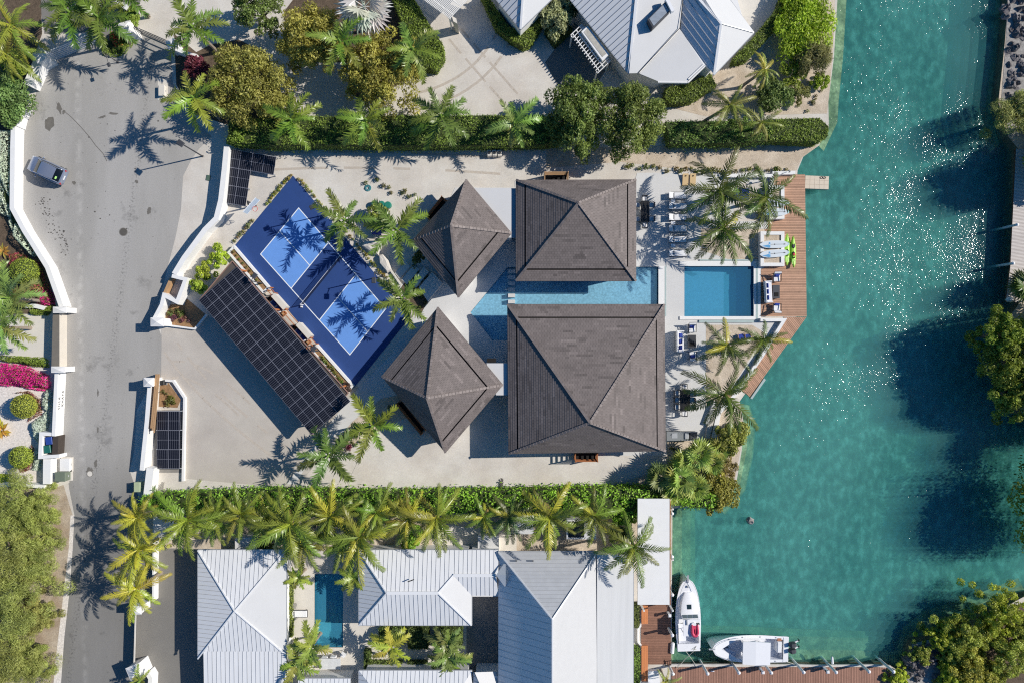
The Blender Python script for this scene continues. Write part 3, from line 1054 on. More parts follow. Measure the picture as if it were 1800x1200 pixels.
def pavilion(label, outer, apex, slits, f, ze, za, seed, openings=()):
 rnd = random.Random(seed)
 O = [W(x, y, ze) for x, y in outer]
 A = W(apex[0], apex[1], za)
 base = sum(O, Vector((0, 0, 0))) / 4
 t = thing("villa_pavilion", label, "house", (base.x, base.y, 0), 0, "tiled pavilions of the villa")
 c2 = base.xy
 mb = MB()
 wallp = [c2 + (p.xy - c2) * 0.88 for p in O]
 mb.prism(wallp, -0.05, ze - 0.12)
 w = mb.build("wall", m_white, t)
 gl = mat("window_glass", srgb(60, 74, 84), 0.08, spec=0.6, var=0.02)
 for i in range(4):
  a, b = wallp[i], wallp[(i + 1) % 4]
  d = (b - a).normalized()
  nn = Vector((d.y, -d.x))
  if nn.dot((a + b) / 2 - c2) < 0:
   nn = -nn
  mid = (a + b) / 2 + nn * 0.03
  wd = (b - a).length * 0.45
  mbw = MB()
  mbw.box((mid.x, mid.y, 1.15), (wd, 0.05, 2.1), math.atan2(d.y, d.x))
  win = mbw.build("glass_door", gl, w)
 mb = MB()
 for i in range(4):      # eave board all round
  a, b = O[i], O[(i + 1) % 4]
  mb.beam(a - Vector((0, 0, .09)), b - Vector((0, 0, .09)), 0.05, 0.16)
 mb.face([p - Vector((0, 0, 0.10)) for p in O])
 mb.build("eave_board", m_soffit, t)
 gut = MB()
 for i in range(4):
  a, b = O[i], O[(i + 1) % 4]
  nrm = (b - a).cross(A - a).normalized()
  if nrm.z < 0:
   nrm = -nrm
  if i in slits:
   h = ((a + b) / 2 - A).length
   e = 0.085 / h
   j0, j1 = a.lerp(A, f - e), b.lerp(A, f - e)
   k0, k1 = a.lerp(A, f + e), b.lerp(A, f + e)
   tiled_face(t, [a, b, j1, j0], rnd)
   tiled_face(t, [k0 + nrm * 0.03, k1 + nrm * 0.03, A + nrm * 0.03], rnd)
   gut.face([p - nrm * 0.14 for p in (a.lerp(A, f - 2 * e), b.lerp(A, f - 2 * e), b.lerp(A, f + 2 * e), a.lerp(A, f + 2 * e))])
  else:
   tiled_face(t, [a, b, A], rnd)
 gut.build("roof_gap", m_gutter, t)
 up = Vector((0, 0, 0.03))
 ridge_caps(t, [(p + up, A + up) for p in O], rnd)
 return t


ZE = 2.9
pavilion("large dark-tiled pavilion nearest the canal, north of the long pond", [(907, 317), (1118, 316), (1118, 494), (907, 494)], (1017, 357), (1, 2, 3), 0.155, ZE, 5.5, 11)
pavilion("largest dark-tiled pavilion, south of the long pond with its hip peak near the south eave", [(892, 535), (1168, 535), (1170, 792), (894, 797)], (1037, 742), (0, 1, 3), 0.118, ZE, 6.1, 12)
pavilion("small diamond-set tiled pavilion east of the blue court's steps", [(820, 316), (899, 410), (806, 523), (725, 423)], (793, 397), (1, 2), 0.225, ZE, 5.3, 13)
pavilion("diamond-set tiled pavilion beside the big solar carport", [(770, 540), (884, 676), (783, 795), (671, 661)], (751, 699), (0, 1, 3), 0.21, ZE, 5.4, 14)


def flat_block(name, label, pts, z, cat="flat roof", parapet=0.0, wallz=None, m=None, group=None):
 P3 = [W(x, y, z) for x, y in pts]
 c = sum(P3, Vector((0, 0, 0))) / len(P3)
 t = thing(name, label, cat, (c.x, c.y, 0), 0, group)
 mb = MB()
 mb.prism([c.xy + (p.xy - c.xy) * 0.96 for p in P3], -0.05, z - 0.18)
 mb.build("wall", m_white, t)
 mb = MB()
 mb.prism([p.xy for p in P3], z - 0.18, z, bottom=True)
 mb.build("roof", m or m_membrane, t)
 return t


t = flat_block("link_block", "flat white roof linking the two northern tiled pavilions", [(826, 331), (900, 331), (900, 418), (888, 418)], 2.6)
mb = MB(); mb.prism([W(x, y, 2.6).xy for x, y in [(899.5, 331), (906.5, 331), (906.5, 418), (899.5, 418)]], 2.3, 2.52); mb.build("gutter", m_galv, t)
t = flat_block("link_block", "narrow flat white roof linking the two southern tiled pavilions", [(855, 638), (893, 638), (893, 694), (872, 694)], 2.6)
mb = MB(); mb.box((*W(864, 633, 2.2).xy, 2.2), (0.9, 0.4, 0.35)); mb.build("roof_vent", m_dark, t)

def slat_box(name, label, corners, z, m, cat, slats=6, inner=True):
 P3 = [W(x, y, z) for x, y in corners]
 c = sum(P3, Vector((0, 0, 0))) / len(P3)
 t = thing(name, label, cat, (c.x, c.y, 0))
 for i in range(len(P3)):
  a, b = P3[i], P3[(i + 1) % len(P3)]
  L = (b - a).length
  mb = MB()
  for k in range(5):
   zz = z * (0.1 + 0.2 * k)
   mb.beam((a.x, a.y, zz), (b.x, b.y, zz), 0.05, 0.16, 0.4 + 0.05 * k)
  mb.build("screen_side", m, t)
 mb = MB()
 for p in P3:
  mb.beam((p.x, p.y, 0), (p.x, p.y, z), 0.09, 0.09)
 mb.build("corner_post", m, t)
 if inner:
  mb = MB()
  mb.prism([c.xy + (p.xy - c.xy) * 0.93 for p in P3], 0.02, 0.5)
  mb.build("inner_tank", m_dark, t)
 return t


slat_box("timber_screen", "orange timber screen enclosing a dark service pit by the diamond pavilion's shaded side", [(749, 379), (776, 345), (786, 353), (760, 388)], 1.9, m_timber, "screen")
slat_box("timber_screen", "long orange timber screen with two dark pits below the carport-side pavilion", [(695, 710), (705, 703), (747, 756), (739, 764)], 1.9, m_timber, "screen")
slat_box("timber_screen", "dark timber screen at the north eave of the canal-side pavilion", [(958, 302), (999, 302), (999, 317), (958, 317)], 1.9, m_timber_l, "screen")
slat_box("timber_screen", "timber plant enclosure at the south eave of the largest pavilion", [(1012, 796), (1051, 796), (1051, 811), (1012, 811)], 1.9, m_timber, "screen")


# ------------------------------------------------------------------ standing-seam metal roofs: every pan between two seams is a part
def metal_face(parent, pts, pitch=0.46, m=None, ribs=True, rib_h=0.028, rib_w=0.02, seamdir=None):
 o, u, d, n, poly = frame_of(pts)
 if seamdir is not None:
  s = Vector(seamdir)
  s = (s - n * s.dot(n)).normalized()
  d = s
  u = n.cross(d).normalized()
  poly = [((p - o).dot(u), (p - o).dot(d)) for p in pts]
  ar = sum(poly[i][0] * poly[(i + 1) % len(poly)][1] - poly[(i + 1) % len(poly)][0] * poly[i][1] for i in range(len(poly)))
  if ar < 0:
   poly.reverse()
 lo, hi = min(p[0] for p in poly), max(p[0] for p in poly)
 a = lo
 out = []
 while a < hi - 0.02:
  q = clip(clip(poly, -1, 0, -a), 1, 0, min(hi, a + pitch))
  if len(q) >= 3:
   mb = MB()
   t = RND.uniform(0.25, 0.75)
   top = [o + u * x + d * y for x, y in q]
   mb.face(top, t)
   bot = [p - n * 0.05 for p in top]
   for i in range(len(q)):
    j = (i + 1) % len(q)
    mb.face([bot[i], bot[j], top[j], top[i]], t)
   ys = [y for x, y in q if abs(x - a) < 1e-4]
   if ribs and len(ys) >= 2 and a > lo + 1e-4:
    p0 = o + u * a + d * min(ys) + n * rib_h / 2
    p1 = o + u * a + d * max(ys) + n * rib_h / 2
    mb.beam(p0, p1, rib_w, rib_h, t, 1, up=n)
   mb.build("roof_panel", [m or m_metal_white, m_seam], parent)
  a += pitch
 return out


def ridge_line(parent, lines, w=0.26, m=None, h=0.05):
 mb = MB()
 for a, b in lines:
  mb.beam(a + Vector((0, 0, 0.07)), b + Vector((0, 0, 0.07)), w, h)
 mb.build("ridge_cap", m or m_metal_white, parent)


def house(label, footprint, zw, m=None, group=None):
 P3 = [W(x, y, zw) for x, y in footprint]
 c = sum(P3, Vector((0, 0, 0))) / len(P3)
 t = thing("house", label, "house", (c.x, c.y, 0), 0, group)
 mb = MB()
 mb.prism([c.xy + (p.xy - c.xy) * 0.93 for p in P3], -0.05, zw - 0.1)
 mb.build("wall", m_white, t)
 return t


def gutters(t, lines, m=None):
 mb = MB()
 for a, b in lines:
  mb.beam(a - Vector((0, 0, .07)), b - Vector((0, 0, .07)), 0.13, 0.12)
 mb.build("gutter", m or m_galv, t)


def p3(*L):
 return [W(x, y, z) for x, y, z in L]


E = 2.6
t = house("white metal-roofed house beside the dark driveway, its four hips meeting in a point", [(349, 967), (502, 967), (502, 1300), (358, 1300)], E)
Ap = (413, 1073, E + 1.0)
metal_face(t, p3((348, 966, E), Ap, (348, 1157, E)), 0.42)
metal_face(t, p3((348, 966, E), (503, 966, E), Ap), 0.42, seamdir=(0, 1, 0))
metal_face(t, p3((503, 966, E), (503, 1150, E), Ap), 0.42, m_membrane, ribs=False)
metal_face(t, p3(Ap, (498, 1144, E + .12), (357, 1144, E + .12)), 0.42, seamdir=(0, 1, 0))
metal_face(t, p3((357, 1144, E + .1), (503, 1144, E + .1), (503, 1300, E - .2), (361, 1300, E - .2)), 0.42, seamdir=(0, 1, 0))
ridge_line(t, [(W(*Ap), W(348, 966, E)), (W(*Ap), W(348, 1157, E)), (W(*Ap), W(503, 966, E)), (W(*Ap), W(503, 1150, E))], 0.12)
gutters(t, [(W(348, 966, E), W(503, 966, E)), (W(348, 966, E), W(348, 1157, E)), (W(503, 966, E), W(503, 1300, E))])

E, R1, R2 = 2.8, 3.95, 3.47
t = house("white metal-roofed house in the middle of the southern row, with an eastern wing", [(632, 967), (829, 967), (829, 1097), (632, 1097)], E)
metal_face(t, p3((631, 966, E), (680, 1041, R1), (631, 1098, E)), 0.42)
metal_face(t, p3((631, 966, E), (797, 966, E), (797, 1010, R2), (770, 1041, R1), (680, 1041, R1)), 0.42, seamdir=(0, 1, 0))
metal_face(t, p3((797, 966, E), (876, 966, E), (876, 1010, R2), (797, 1010, R2)), 0.42, seamdir=(0, 1, 0))
metal_face(t, p3((680, 1041, R1), (770, 1041, R1), (829, 1098, E), (631, 1098, E)), 0.42, seamdir=(0, 1, 0))
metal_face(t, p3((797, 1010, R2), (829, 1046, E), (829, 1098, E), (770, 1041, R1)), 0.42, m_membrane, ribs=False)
metal_face(t, p3((797, 1010, R2), (872, 1010, R2), (876, 1046, E), (829, 1046, E)), 0.42, seamdir=(0, 1, 0))
ridge_line(t, [(W(680, 1041, R1), W(770, 1041, R1)), (W(797, 1010, R2), W(872, 1010, R2))], 0.3)
ridge_line(t, [(W(680, 1041, R1), W(631, 966, E)), (W(680, 1041, R1), W(631, 1098, E)), (W(770, 1041, R1), W(829, 1098, E)), (W(770, 1041, R1), W(797, 1010, R2))], 0.12)
gutters(t, [(W(631, 966, E), W(876, 966, E)), (W(631, 966, E), W(631, 1098, E)), (W(631, 1098, E), W(829, 1098, E)), (W(829, 1046, E), W(829, 1098, E))])
mb = MB(); mb.beam(W(717, 1021, 3.95) + Vector((0, 0, .1)), W(728, 1017, 3.95) + Vector((0, 0, .1)), 0.08, 0.08); mb.build("roof_pipe", m_black, t)
mb = MB(); mb.prism([W(x, y, 2.2).xy for x, y in [(829, 968), (877, 968), (877, 1045), (829, 1045)]], 0, 2.6); mb.build("wing_wall", m_white, t)

E, RZ = 3.0, 6.5
t = house("large white house by the boat dock, steep roof with one slope in blue shade", [(878, 972), (1110, 972), (1110, 1300), (878, 1300)], E)
metal_face(t, p3((876, 969, E), (971, 1087, RZ), (971, 1300, RZ), (876, 1300, E)), 0.62, m_metal_white, rib_h=0.015, rib_w=.012)
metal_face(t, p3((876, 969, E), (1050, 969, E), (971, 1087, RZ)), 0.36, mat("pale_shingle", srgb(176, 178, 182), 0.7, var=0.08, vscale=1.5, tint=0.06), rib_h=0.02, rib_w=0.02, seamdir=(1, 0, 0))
metal_face(t, p3((1050, 969, E), (971, 1087, RZ), (971, 1300, RZ), (1049, 1300, 3.5)), 0.9, mat("sun_dimmed_membrane", srgb(188, 188, 189), 0.6, var=0.03, spots=0.08, sscale=0.5), ribs=False)  # white membrane darkened in its colour to offset full sun on the east slope
metal_face(t, p3((1049.6, 974, 3.3), (1049.6, 1300, 3.3), (1113, 1300, 3.1), (1113, 974, 3.1)), 3.0, m_streak, ribs=False)
ridge_line(t, [(W(971, 1087, RZ), W(971, 1300, RZ)), (W(971, 1087, RZ), W(876, 969, E)), (W(971, 1087, RZ), W(1050, 969, E))], 0.12)
gutters(t, [(W(876, 969, E), W(1050, 969, E)), (W(1113, 974, 3.1), W(1113, 1300, 3.1))])
mb = MB()
mb.face(p3((872, 1010, 3.9), (889, 985, 3.4), (889, 1010, 4.3))); mb.face(p3((872, 1010, 3.9), (889, 1010, 4.3), (889, 1033, 3.4)))
mb.build("valley_saddle", m_metal_white, t)
for vx in (908, 937):
 mb = MB(); mb.tube([W(vx, 985, 3.5), W(vx, 985, 3.95)], 0.06, 8); mb.build("roof_vent", m_black, t)

E = 2.8
t = house("white metal-roofed building cut by the southern edge below the planted court", [(632, 1180), (829, 1180), (829, 1330), (632, 1330)], E)
metal_face(t, p3((631, 1178, E), (830, 1178, E), (790, 1240, 4.0), (680, 1240, 4.0)), 0.42, seamdir=(0, 1, 0))
metal_face(t, p3((631, 1178, E), (680, 1240, 4.0), (631, 1300, E)), 0.42)
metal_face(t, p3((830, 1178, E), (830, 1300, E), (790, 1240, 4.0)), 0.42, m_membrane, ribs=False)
gutters(t, [(W(631, 1178, E), W(830, 1178, E)), (W(631, 1178, E), W(631, 1300, E))])
t = house("small white roof at the southern edge below the poolside table", [(526, 1196), (614, 1196), (614, 1300), (526, 1300)], E)
metal_face(t, p3((524, 1192, E), (616, 1192, E), (616, 1260, 3.6), (524, 1260, 3.6)), 0.42, seamdir=(0, 1, 0))
gutters(t, [(W(524, 1192, E), W(616, 1192, E))])
t = house("pale roof corner at the southern edge between the courtyard and the steep house", [(834, 1184), (880, 1184), (880, 1300), (834, 1300)], E)
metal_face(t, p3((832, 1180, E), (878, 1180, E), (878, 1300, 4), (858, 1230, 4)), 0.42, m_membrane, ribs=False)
metal_face(t, p3((832, 1180, E), (858, 1230, 4), (832, 1290, E)), 0.42, m_metal_white)

t = thing("boat_shelter", "flat white boat shelter roof beside the canal and the single dock palm", "shelter", W(1149, 970, 0))
mb = MB(); mb.prism([W(x, y, 2.7).xy for x, y in [(1121, 876), (1177, 876), (1177, 1062), (1121, 1062)]], 2.5, 2.7, bottom=True); mb.build("roof", m_white, t)
mb = MB(); mb.prism([W(x, y, 2.6).xy for x, y in [(1177.3, 876), (1178.3, 876), (1178.3, 1062), (1177.3, 1062)]], 2.45, 2.68); mb.build("fascia", m_timber, t)
for x, y in [(1124, 884), (1124, 970), (1124, 1056), (1173, 884), (1173, 970), (1173, 1056)]:
 mb = MB(); mb.beam(W(x, y, 0), W(x, y, 0) + Vector((0, 0, 2.5)), 0.14, 0.14); mb.build("post", m_white, t)
flat_block("pump_shed", "small flat white slab roof beside the road palms", [(270, 905), (305, 905), (305, 948), (270, 948)], 1.6, "shed")
flat_block("garden_store", "low flat white roof under the palms beside the pointed roof", [(413, 944), (450, 944), (450, 966), (413, 966)], 1.5, "shed")
flat_block("garden_store", "white slab with brown hatch behind the middle house", [(840, 941), (877, 941), (877, 966), (840, 966)], 1.2, "shed")
flat_block("pavilion_roof", "blue-shaded flat slab under palms north of the steep white house", [(893, 905), (938, 905), (938, 938), (893, 938)], 1.6, "shed")
t = flat_block("glazed_porch", "flat glazed porch between palms above the steep white house", [(996, 913), (1048, 913), (1048, 947), (996, 947)], 2.2, "porch")
mb = MB(); mb.prism([W(x, y, 2.25).xy for x, y in [(999, 916), (1027, 916), (1027, 944), (999, 944)]], 2.201, 2.23); mb.build("glass_panel", mat("dark_glass", srgb(30, 34, 36), 0.15), t)

E = 3.2
t = house("white hipped roof corner at the top edge, left of the skylight house", [(873, 0), (915, 52), (968, 0), (920, -80)], E)
metal_face(t, p3((833, -50, E), (915, 52, E), (922, -50, 4.6)), 0.5, rib_h=0.06)
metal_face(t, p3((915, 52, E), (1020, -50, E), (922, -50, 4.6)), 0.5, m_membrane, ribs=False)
ridge_line(t, [(W(915, 52, E), W(922, -50, 4.6))], 0.2)
gutters(t, [(W(833, -50, E), W(915, 52, E)), (W(915, 52, E), W(1020, -50, E))])
t = house("large white hipped house at the top edge with a skylight", [(1003, 0), (1105, 130), (1160, 140), (1240, 115), (1255, 128), (1325, 58), (1290, -60), (1000, -60)], E)
metal_face(t, p3((956, -60, E), (1105, 130, E), (1124, -60, 5.2)), 0.5, rib_h=0.06)
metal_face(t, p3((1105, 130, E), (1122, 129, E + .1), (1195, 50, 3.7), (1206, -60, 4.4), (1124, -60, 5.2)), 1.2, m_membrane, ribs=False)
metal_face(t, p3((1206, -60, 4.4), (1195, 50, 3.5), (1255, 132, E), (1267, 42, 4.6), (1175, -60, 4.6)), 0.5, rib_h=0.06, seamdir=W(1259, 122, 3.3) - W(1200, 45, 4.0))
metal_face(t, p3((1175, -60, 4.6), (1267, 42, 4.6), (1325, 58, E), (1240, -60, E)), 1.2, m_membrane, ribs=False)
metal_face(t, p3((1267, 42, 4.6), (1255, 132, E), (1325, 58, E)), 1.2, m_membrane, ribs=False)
ridge_line(t, [(W(1105, 130, E), W(1124, -60, 5.2)), (W(1255, 132, E), W(1267, 42, 4.6)), (W(1267, 42, 4.6), W(1175, -60, 4.6))], 0.22)
ridge_line(t, [(W(1267, 42, 4.6), W(1325, 58, E))], 0.08, m_grey, 0.02)
ridge_line(t, [(W(1122, 129, E + .1), W(1195, 50, 3.7)), (W(1195, 50, 3.7), W(1206, -60, 4.4))], 0.06, m_gutter, 0.02)
gutters(t, [(W(956, -60, E), W(1105, 130, E)), (W(1255, 132, E), W(1325, 58, E)), (W(1325, 58, E), W(1240, -60, E))])
mb = MB()
mb.prism([W(x, y, 3.1).xy for x, y in [(1196, 53), (1124, 130), (1158, 144), (1208, 144), (1238, 116)]], 2.9, 3.12, bottom=True)
mb.build("porch_roof", m_membrane, t)
mb = MB()
for a, b in (((1156, 145.5), (1208, 146)), ((1209, 146), (1239, 117))):
 mb.beam(W(*a, 3.05), W(*b, 3.05), 0.12, 0.3)
mb.beam(W(1210, 140, 3.16), W(1237, 114, 3.16), 0.14, 0.1)
mb.build("porch_fascia", m_white, t)
sk = [W(x, y, 4.35) for x, y in [(1137, 38), (1146, 53), (1177, 22), (1168, 7)]]
zs = [4.25, 4.12, 4.18, 4.55]
mb = MB();
cx = sum((p for p in sk), Vector((0, 0, 0))) / 4
fr = MB(); fr.prism([p.xy for p in sk], 3.9, 4.78); fr.build("skylight_frame", m_charcoal, t)
mb.prism([cx.xy + (p.xy - cx.xy) * 0.86 for p in sk], 4.7, 4.80); mb.build("skylight_glass", mat("skylight_glass", srgb(150, 158, 168), 0.12, var=0.2, vscale=1.5, stretch=(1, 4, 1)), t)
mb = MB(); mb.beam(W(1171, 0, 4.8), W(1182, 22, 4.8), 0.3, 0.5); mb.build("heater_tank", m_plastic_white, t)

# ------------------------------------------------------------------ pergolas
def pergola(label, corners, z, ncross, nlong, w=0.06):
 """corners: a->b is the long side, a->d the short side"""
 a, b, c, d = [W(x, y, z) for x, y in corners]
 ce = (a + b + c + d) / 4
 t = thing("pergola", label, "pergola", (ce.x, ce.y, 0))
 for k in range(ncross):
  s = k / (ncross - 1)
  mb = MB(); mb.beam(a.lerp(b, s) + Vector((0, 0, .09)), d.lerp(c, s) + Vector((0, 0, .09)), w, 0.12); mb.build("slat", m_white, t)
 for k in range(nlong):
  s = (k + 0.5) / nlong
  mb = MB(); mb.beam(a.lerp(d, s), b.lerp(c, s), 0.08, 0.15); mb.build("rail", m_white, t)
 for p in (a, b, c, d):
  q = p.lerp(ce, 0.06)
  mb = MB(); mb.beam((q.x, q.y, 0), (q.x, q.y, z), 0.14, 0.14); mb.build("post", m_white, t)
 return t


pergola("white slatted pergola beside a long planter at the skylight house", [(1003, 63), (1050, 130), (1073, 108), (1023, 44)], 2.5, 15, 3)
t = pergola("wide white pergola over the drive at the top edge", [(715, -20), (790, 34), (860, -40), (790, -90)], 2.7, 34, 5, 0.05)
mb = MB(); mb.prism([W(x, y, 2.3).xy for x, y in [(794, 28), (802, 33), (804, 42), (797, 38)]], 0, 2.3); mb.build("pier", m_cream, t)
t = thing("planter_trough", "long white planter trough of pale soil beside the northern pergola", "planter", W(1046, 78, 0))
for x, y in ((1028, 51), (1065, 101)):
 p = W(x, y, 2.6); mb = MB(); mb.beam((p.x, p.y, 0), (p.x, p.y, 2.6), .4, .4); mb.build("pier", m_white, t)
mb = MB(); mb.prism([W(x, y, 2.95).xy for x, y in [(1022, 56), (1033, 46), (1071, 96), (1059, 107)]], 2.6, 2.95); mb.build("trough", m_white, t)
mb = MB(); mb.prism([W(x, y, 2.95).xy for x, y in [(1026, 57), (1033, 50), (1066, 95), (1059, 101)]], 2.95, 2.97); mb.build("soil", mat("pale_soil", srgb(180, 176, 166), 0.95, var=0.25, vscale=3, spots=0.4, sscale=2), t)
# ------------------------------------------------------------------ boundary walls, pillars, gates
def pillar(name, label, x, y, w, d, z, rot=0.0, group=None):
 c = W(x, y, z)
 t = thing(name, label, "pillar", (c.x, c.y, 0), rot, group)
 mb = MB(); mb.box((0, 0, z / 2 - 0.03), (w, d, z + 0.06)); mb.build("shaft", m_white, t, world=False)
 mb = MB(); mb.box((0, 0, z + 0.05), (w + 0.12, d + 0.12, 0.10)); mb.build("cap", m_whitecap, t, world=False)
 mb = MB(); hw, hd = w / 2 + 0.03, d / 2 + 0.03
 q = [(-hw, -hd, z + .1), (hw, -hd, z + .1), (hw, hd, z + .1), (-hw, hd, z + .1)]
 a = (0, 0, z + .1 + min(w, d) * .22)
 for i in range(4):
  mb.face([q[i], q[(i + 1) % 4], a])
 mb.build("cap_peak", m_whitecap, t, world=False)
 return t


wall("boundary_wall", "white wall along the villa's west side, bending from the solar rack down to the mailbox niche", [(398, 258), (394, 300), (388, 352), (380, 384), (360, 404), (323, 454), (306, 482)], 0.50, 1.35, m_white)
wall("niche_wall", "white walls framing the open niche at the villa's western bend", [(302, 485), (326, 491), (311, 531), (288, 519), (284, 536), (270, 562)], 0.36, 1.35, m_white)
mb = MB(); mb.prism([W(x, y, 0.6).xy for x, y in [(300, 488), (305, 490), (293, 517), (288, 515)]], 0.03, 0.75)
tag(mb.build("niche_bench", m_timber_l), "small timber slab inside the western wall niche", "bench")
pillar("gate_pillar", "white gate pillar at the north side of the villa's drive, beside the soil bed", 277, 566, 1.15, 0.75, 1.75)
wall("planter_wall", "low white edging wall around the brown soil bed by the drive's north pillar", [(290, 571), (342, 578), (363, 553)], 0.16, 0.35, m_white)
sheet("soil_bed", [(293, 536), (312, 535), (325, 522), (360, 552), (342, 576), (290, 570)], 0.032, m_soil)

wall("boundary_wall", "white wall from the drive's south pillar down past the timber gate", [(263, 676), (258, 740), (249, 826)], 0.40, 1.35, m_white)
wall("boundary_wall", "stepped white wall end beside the green utility box on the road's east edge", [(264, 822), (258, 872)], 0.72, 1.2, m_white)
pillar("gate_pillar", "white gate pillar at the south side of the villa's drive, beside the timber gate", 262, 671, 0.85, 0.75, 1.75)
wall("kerb_wall", "low white kerb wall between the solar channel and the sandy drive", [(290, 668), (304, 669), (324, 699), (321, 845)], 0.22, 0.35, m_whitecap)
sheet("soil_bed", [(281, 677), (296, 672), (318, 702), (312, 716), (279, 714)], 0.032, m_soil)
t = thing("sliding_gate", "long timber sliding gate parked against the white wall by the road", "gate", W(270, 708, 0))
for k in range(3):
 mb = MB()
 off = k * 2.6
 mb.beam(W(274.5 + off, 657, 1.5), W(265.5 + off, 752 + k * 4, 1.5), 0.13, 0.06, 0.5)
 o = mb.build("board", m_timber_l, t)
for k in range(5):
 mb = MB(); z = 0.25 + k * 0.27
 mb.beam(W(275.5, 657, z), W(267, 756, z), 0.06, 0.22, 0.5); mb.build("plank", m_timber_l, t)
c = W(284, 672, 0.5); t = thing("gate_motor", "small black gate motor at the head of the soil bed", "motor", (c.x, c.y, 0))
mb = MB(); mb.box((0, 0, 0.28), (0.55, 0.4, 0.55), bev=0.06); mb.build("housing", m_black, t, world=False)
mb = MB(); mb.box((0, 0, 0.03), (0.7, 0.5, 0.06)); mb.build("base_plate", m_galv, t, world=False)

wall("roadside_wall", "white garden wall curving along the west side of the road past the grey car", [(24, 200), (22, 260), (21, 366), (42, 405), (83, 470), (108, 540)], 0.46, 1.25, m_white, coping=None)
pillar("gate_pillar", "white pillar at the north end of the grey gate on the road's west side", 106, 545, 1.2, 0.5, 1.6)
pillar("gate_pillar", "white pillar at the south end of the grey gate on the road's west side", 103, 649, 1.2, 0.5, 1.6)
t = thing("solid_gate", "solid grey-topped gate between two white pillars on the road's west side", "gate", W(104, 598, 0))
mb = MB(); mb.prism([W(x, y, 1.2).xy for x, y in [(93, 551), (104.5, 551), (104.5, 644), (90.5, 644)]], 0.02, 1.2); mb.build("gate_leaf", mat("beige_gate", srgb(206, 198, 186), 0.7, var=0.05), t)
mb = MB(); mb.prism([W(x, y, 1.205).xy for x, y in [(93, 551), (104.5, 551), (104.5, 644), (90.5, 644)]], 1.202, 1.22); mb.build("gate_top", mat("grey_gate_top", srgb(118, 112, 104), 0.8, var=0.1, vscale=3), t)
t = wall("name_wall", "white roadside wall lettered VILLA KHAYA", [(99, 654), (97, 700), (94, 766)], 0.34, 1.25, m_white)
fa, fb = W(104.6 - 1.6, 690, 1.25), W(102.6 - 1.6, 727, 1.25)


def lettering(text, x, y, z, size, parent, m, spacing=1.0, rotz=math.pi / 2, thick=0.012):
 cu = bpy.data.curves.new("lettering", 'FONT')
 cu.body = text
 cu.size = size
 cu.extrude = thick
 cu.space_character = spacing
 cu.align_x = 'CENTER'
 tmp = bpy.data.objects.new("tmp", cu)
 COL.objects.link(tmp)
 dg = bpy.context.evaluated_depsgraph_get()
 me = bpy.data.meshes.new_from_object(tmp.evaluated_get(dg))
 bpy.data.objects.remove(tmp)
 bpy.data.curves.remove(cu)
 me.name = "lettering"
 me.materials.clear()
 me.materials.append(m)
 me.transform(chain(parent).inverted() @ Matrix.Translation(Vector((x, y, z))) @ Matrix.Rotation(rotz, 4, 'Z') @ Matrix.Rotation(math.pi / 2, 4, 'X'))
 o = bpy.data.objects.new("lettering", me)
 COL.objects.link(o)
 o.parent = parent
 return o


def face_x(y):      # the wall's east face at world height of the plan row y
 s = (y - 700) / 66.0
 c = W(97 + (94 - 97) * s, y, 1.25)
 return c.x + 0.17 + 0.012, c.y


x1, y1 = face_x(709)
ang = math.pi / 2 + math.atan2(-(W(94, 766, 1.25).x - W(97, 700, 1.25).x), -(W(94, 766, 1.25).y - W(97, 700, 1.25).y)) * 0 + math.atan2(W(97, 700).x - W(94, 766).x, W(97, 700).y - W(94, 766).y) * -1
lettering("VILLA", x1, y1, 0.76, 0.42, t, mat("letter_grey", srgb(58, 58, 60), 0.5), 1.25, ang)
x1, y1 = face_x(701)
lettering("KHAYA", x1, y1, 0.24, 0.42, t, mat("letter_grey", srgb(58, 58, 60), 0.5), 1.25, ang)

t = thing("bin_enclosure", "white-walled bin store on the road's west edge, open on top", "enclosure", W(88, 782, 0))
mb = MB(); wall_mb(mb, [(97, 763), (72, 762), (70, 803), (104, 801)], 0.34, 1.2); mb.build("enclosure_wall", m_white, t)
mb = MB(); mb.prism([W(x, y, 0.9).xy for x, y in [(95, 766), (104.5, 765), (103, 798), (93, 799)]], 0.02, 1.05); mb.build("store_lid", mat("brown_lid", srgb(70, 62, 56), 0.7), t)
def bin_(label, x, y, col, rot=0.0, z=1.0):
 c = W(x, y, z)
 t = thing("wheelie_bin", label, "bin", (c.x, c.y, 0.02), rot, "wheelie bins")
 mb = MB(); mb.prism([(-.28, -.32), (.28, -.32), (.28, .32), (-.28, .32)], 0.06, 0.95, taper=-0.10); mb.build("body", mat("bin_%d" % int(col[2] * 999), col, 0.45, var=0.06), t, world=False)
 mb = MB(); mb.box((0, 0, 0.99), (0.66, 0.76, 0.07), bev=0.03); mb.build("lid", mat("bin_%d" % int(col[2] * 999), col, 0.45), t, world=False)
 for s in (-1, 1):
  mb = MB(); mb.tube([(s * .24, .36, .1), (s * .32, .36, .1)], 0.1, 10); mb.build("wheel", m_black, t, world=False)
 mb = MB(); mb.beam((-.28, .40, 0.98), (.28, .40, 0.98), 0.04, 0.04); mb.build("handle", m_black, t, world=False)
 return t
bin_("blue wheelie bin in the roadside bin store", 86, 774, srgb(44, 74, 150), 0.1)
bin_("dark green wheelie bin in the roadside bin store", 83, 789, srgb(34, 100, 92), 0.15)
wall("garden_wall", "short white wall south of the bin store", [(82.5, 806), (82, 850)], 0.75, 1.0, m_white)
wall("garden_wall", "low white wall above the feathery yellow-green trees", [(0, 852), (40, 852), (78, 855)], 0.34, 0.9, m_white)
sheet("utility_slab", [(92, 805), (122, 805), (122, 848), (98, 856), (82, 862), (82, 850), (92, 850)], 0.02, m_cream)
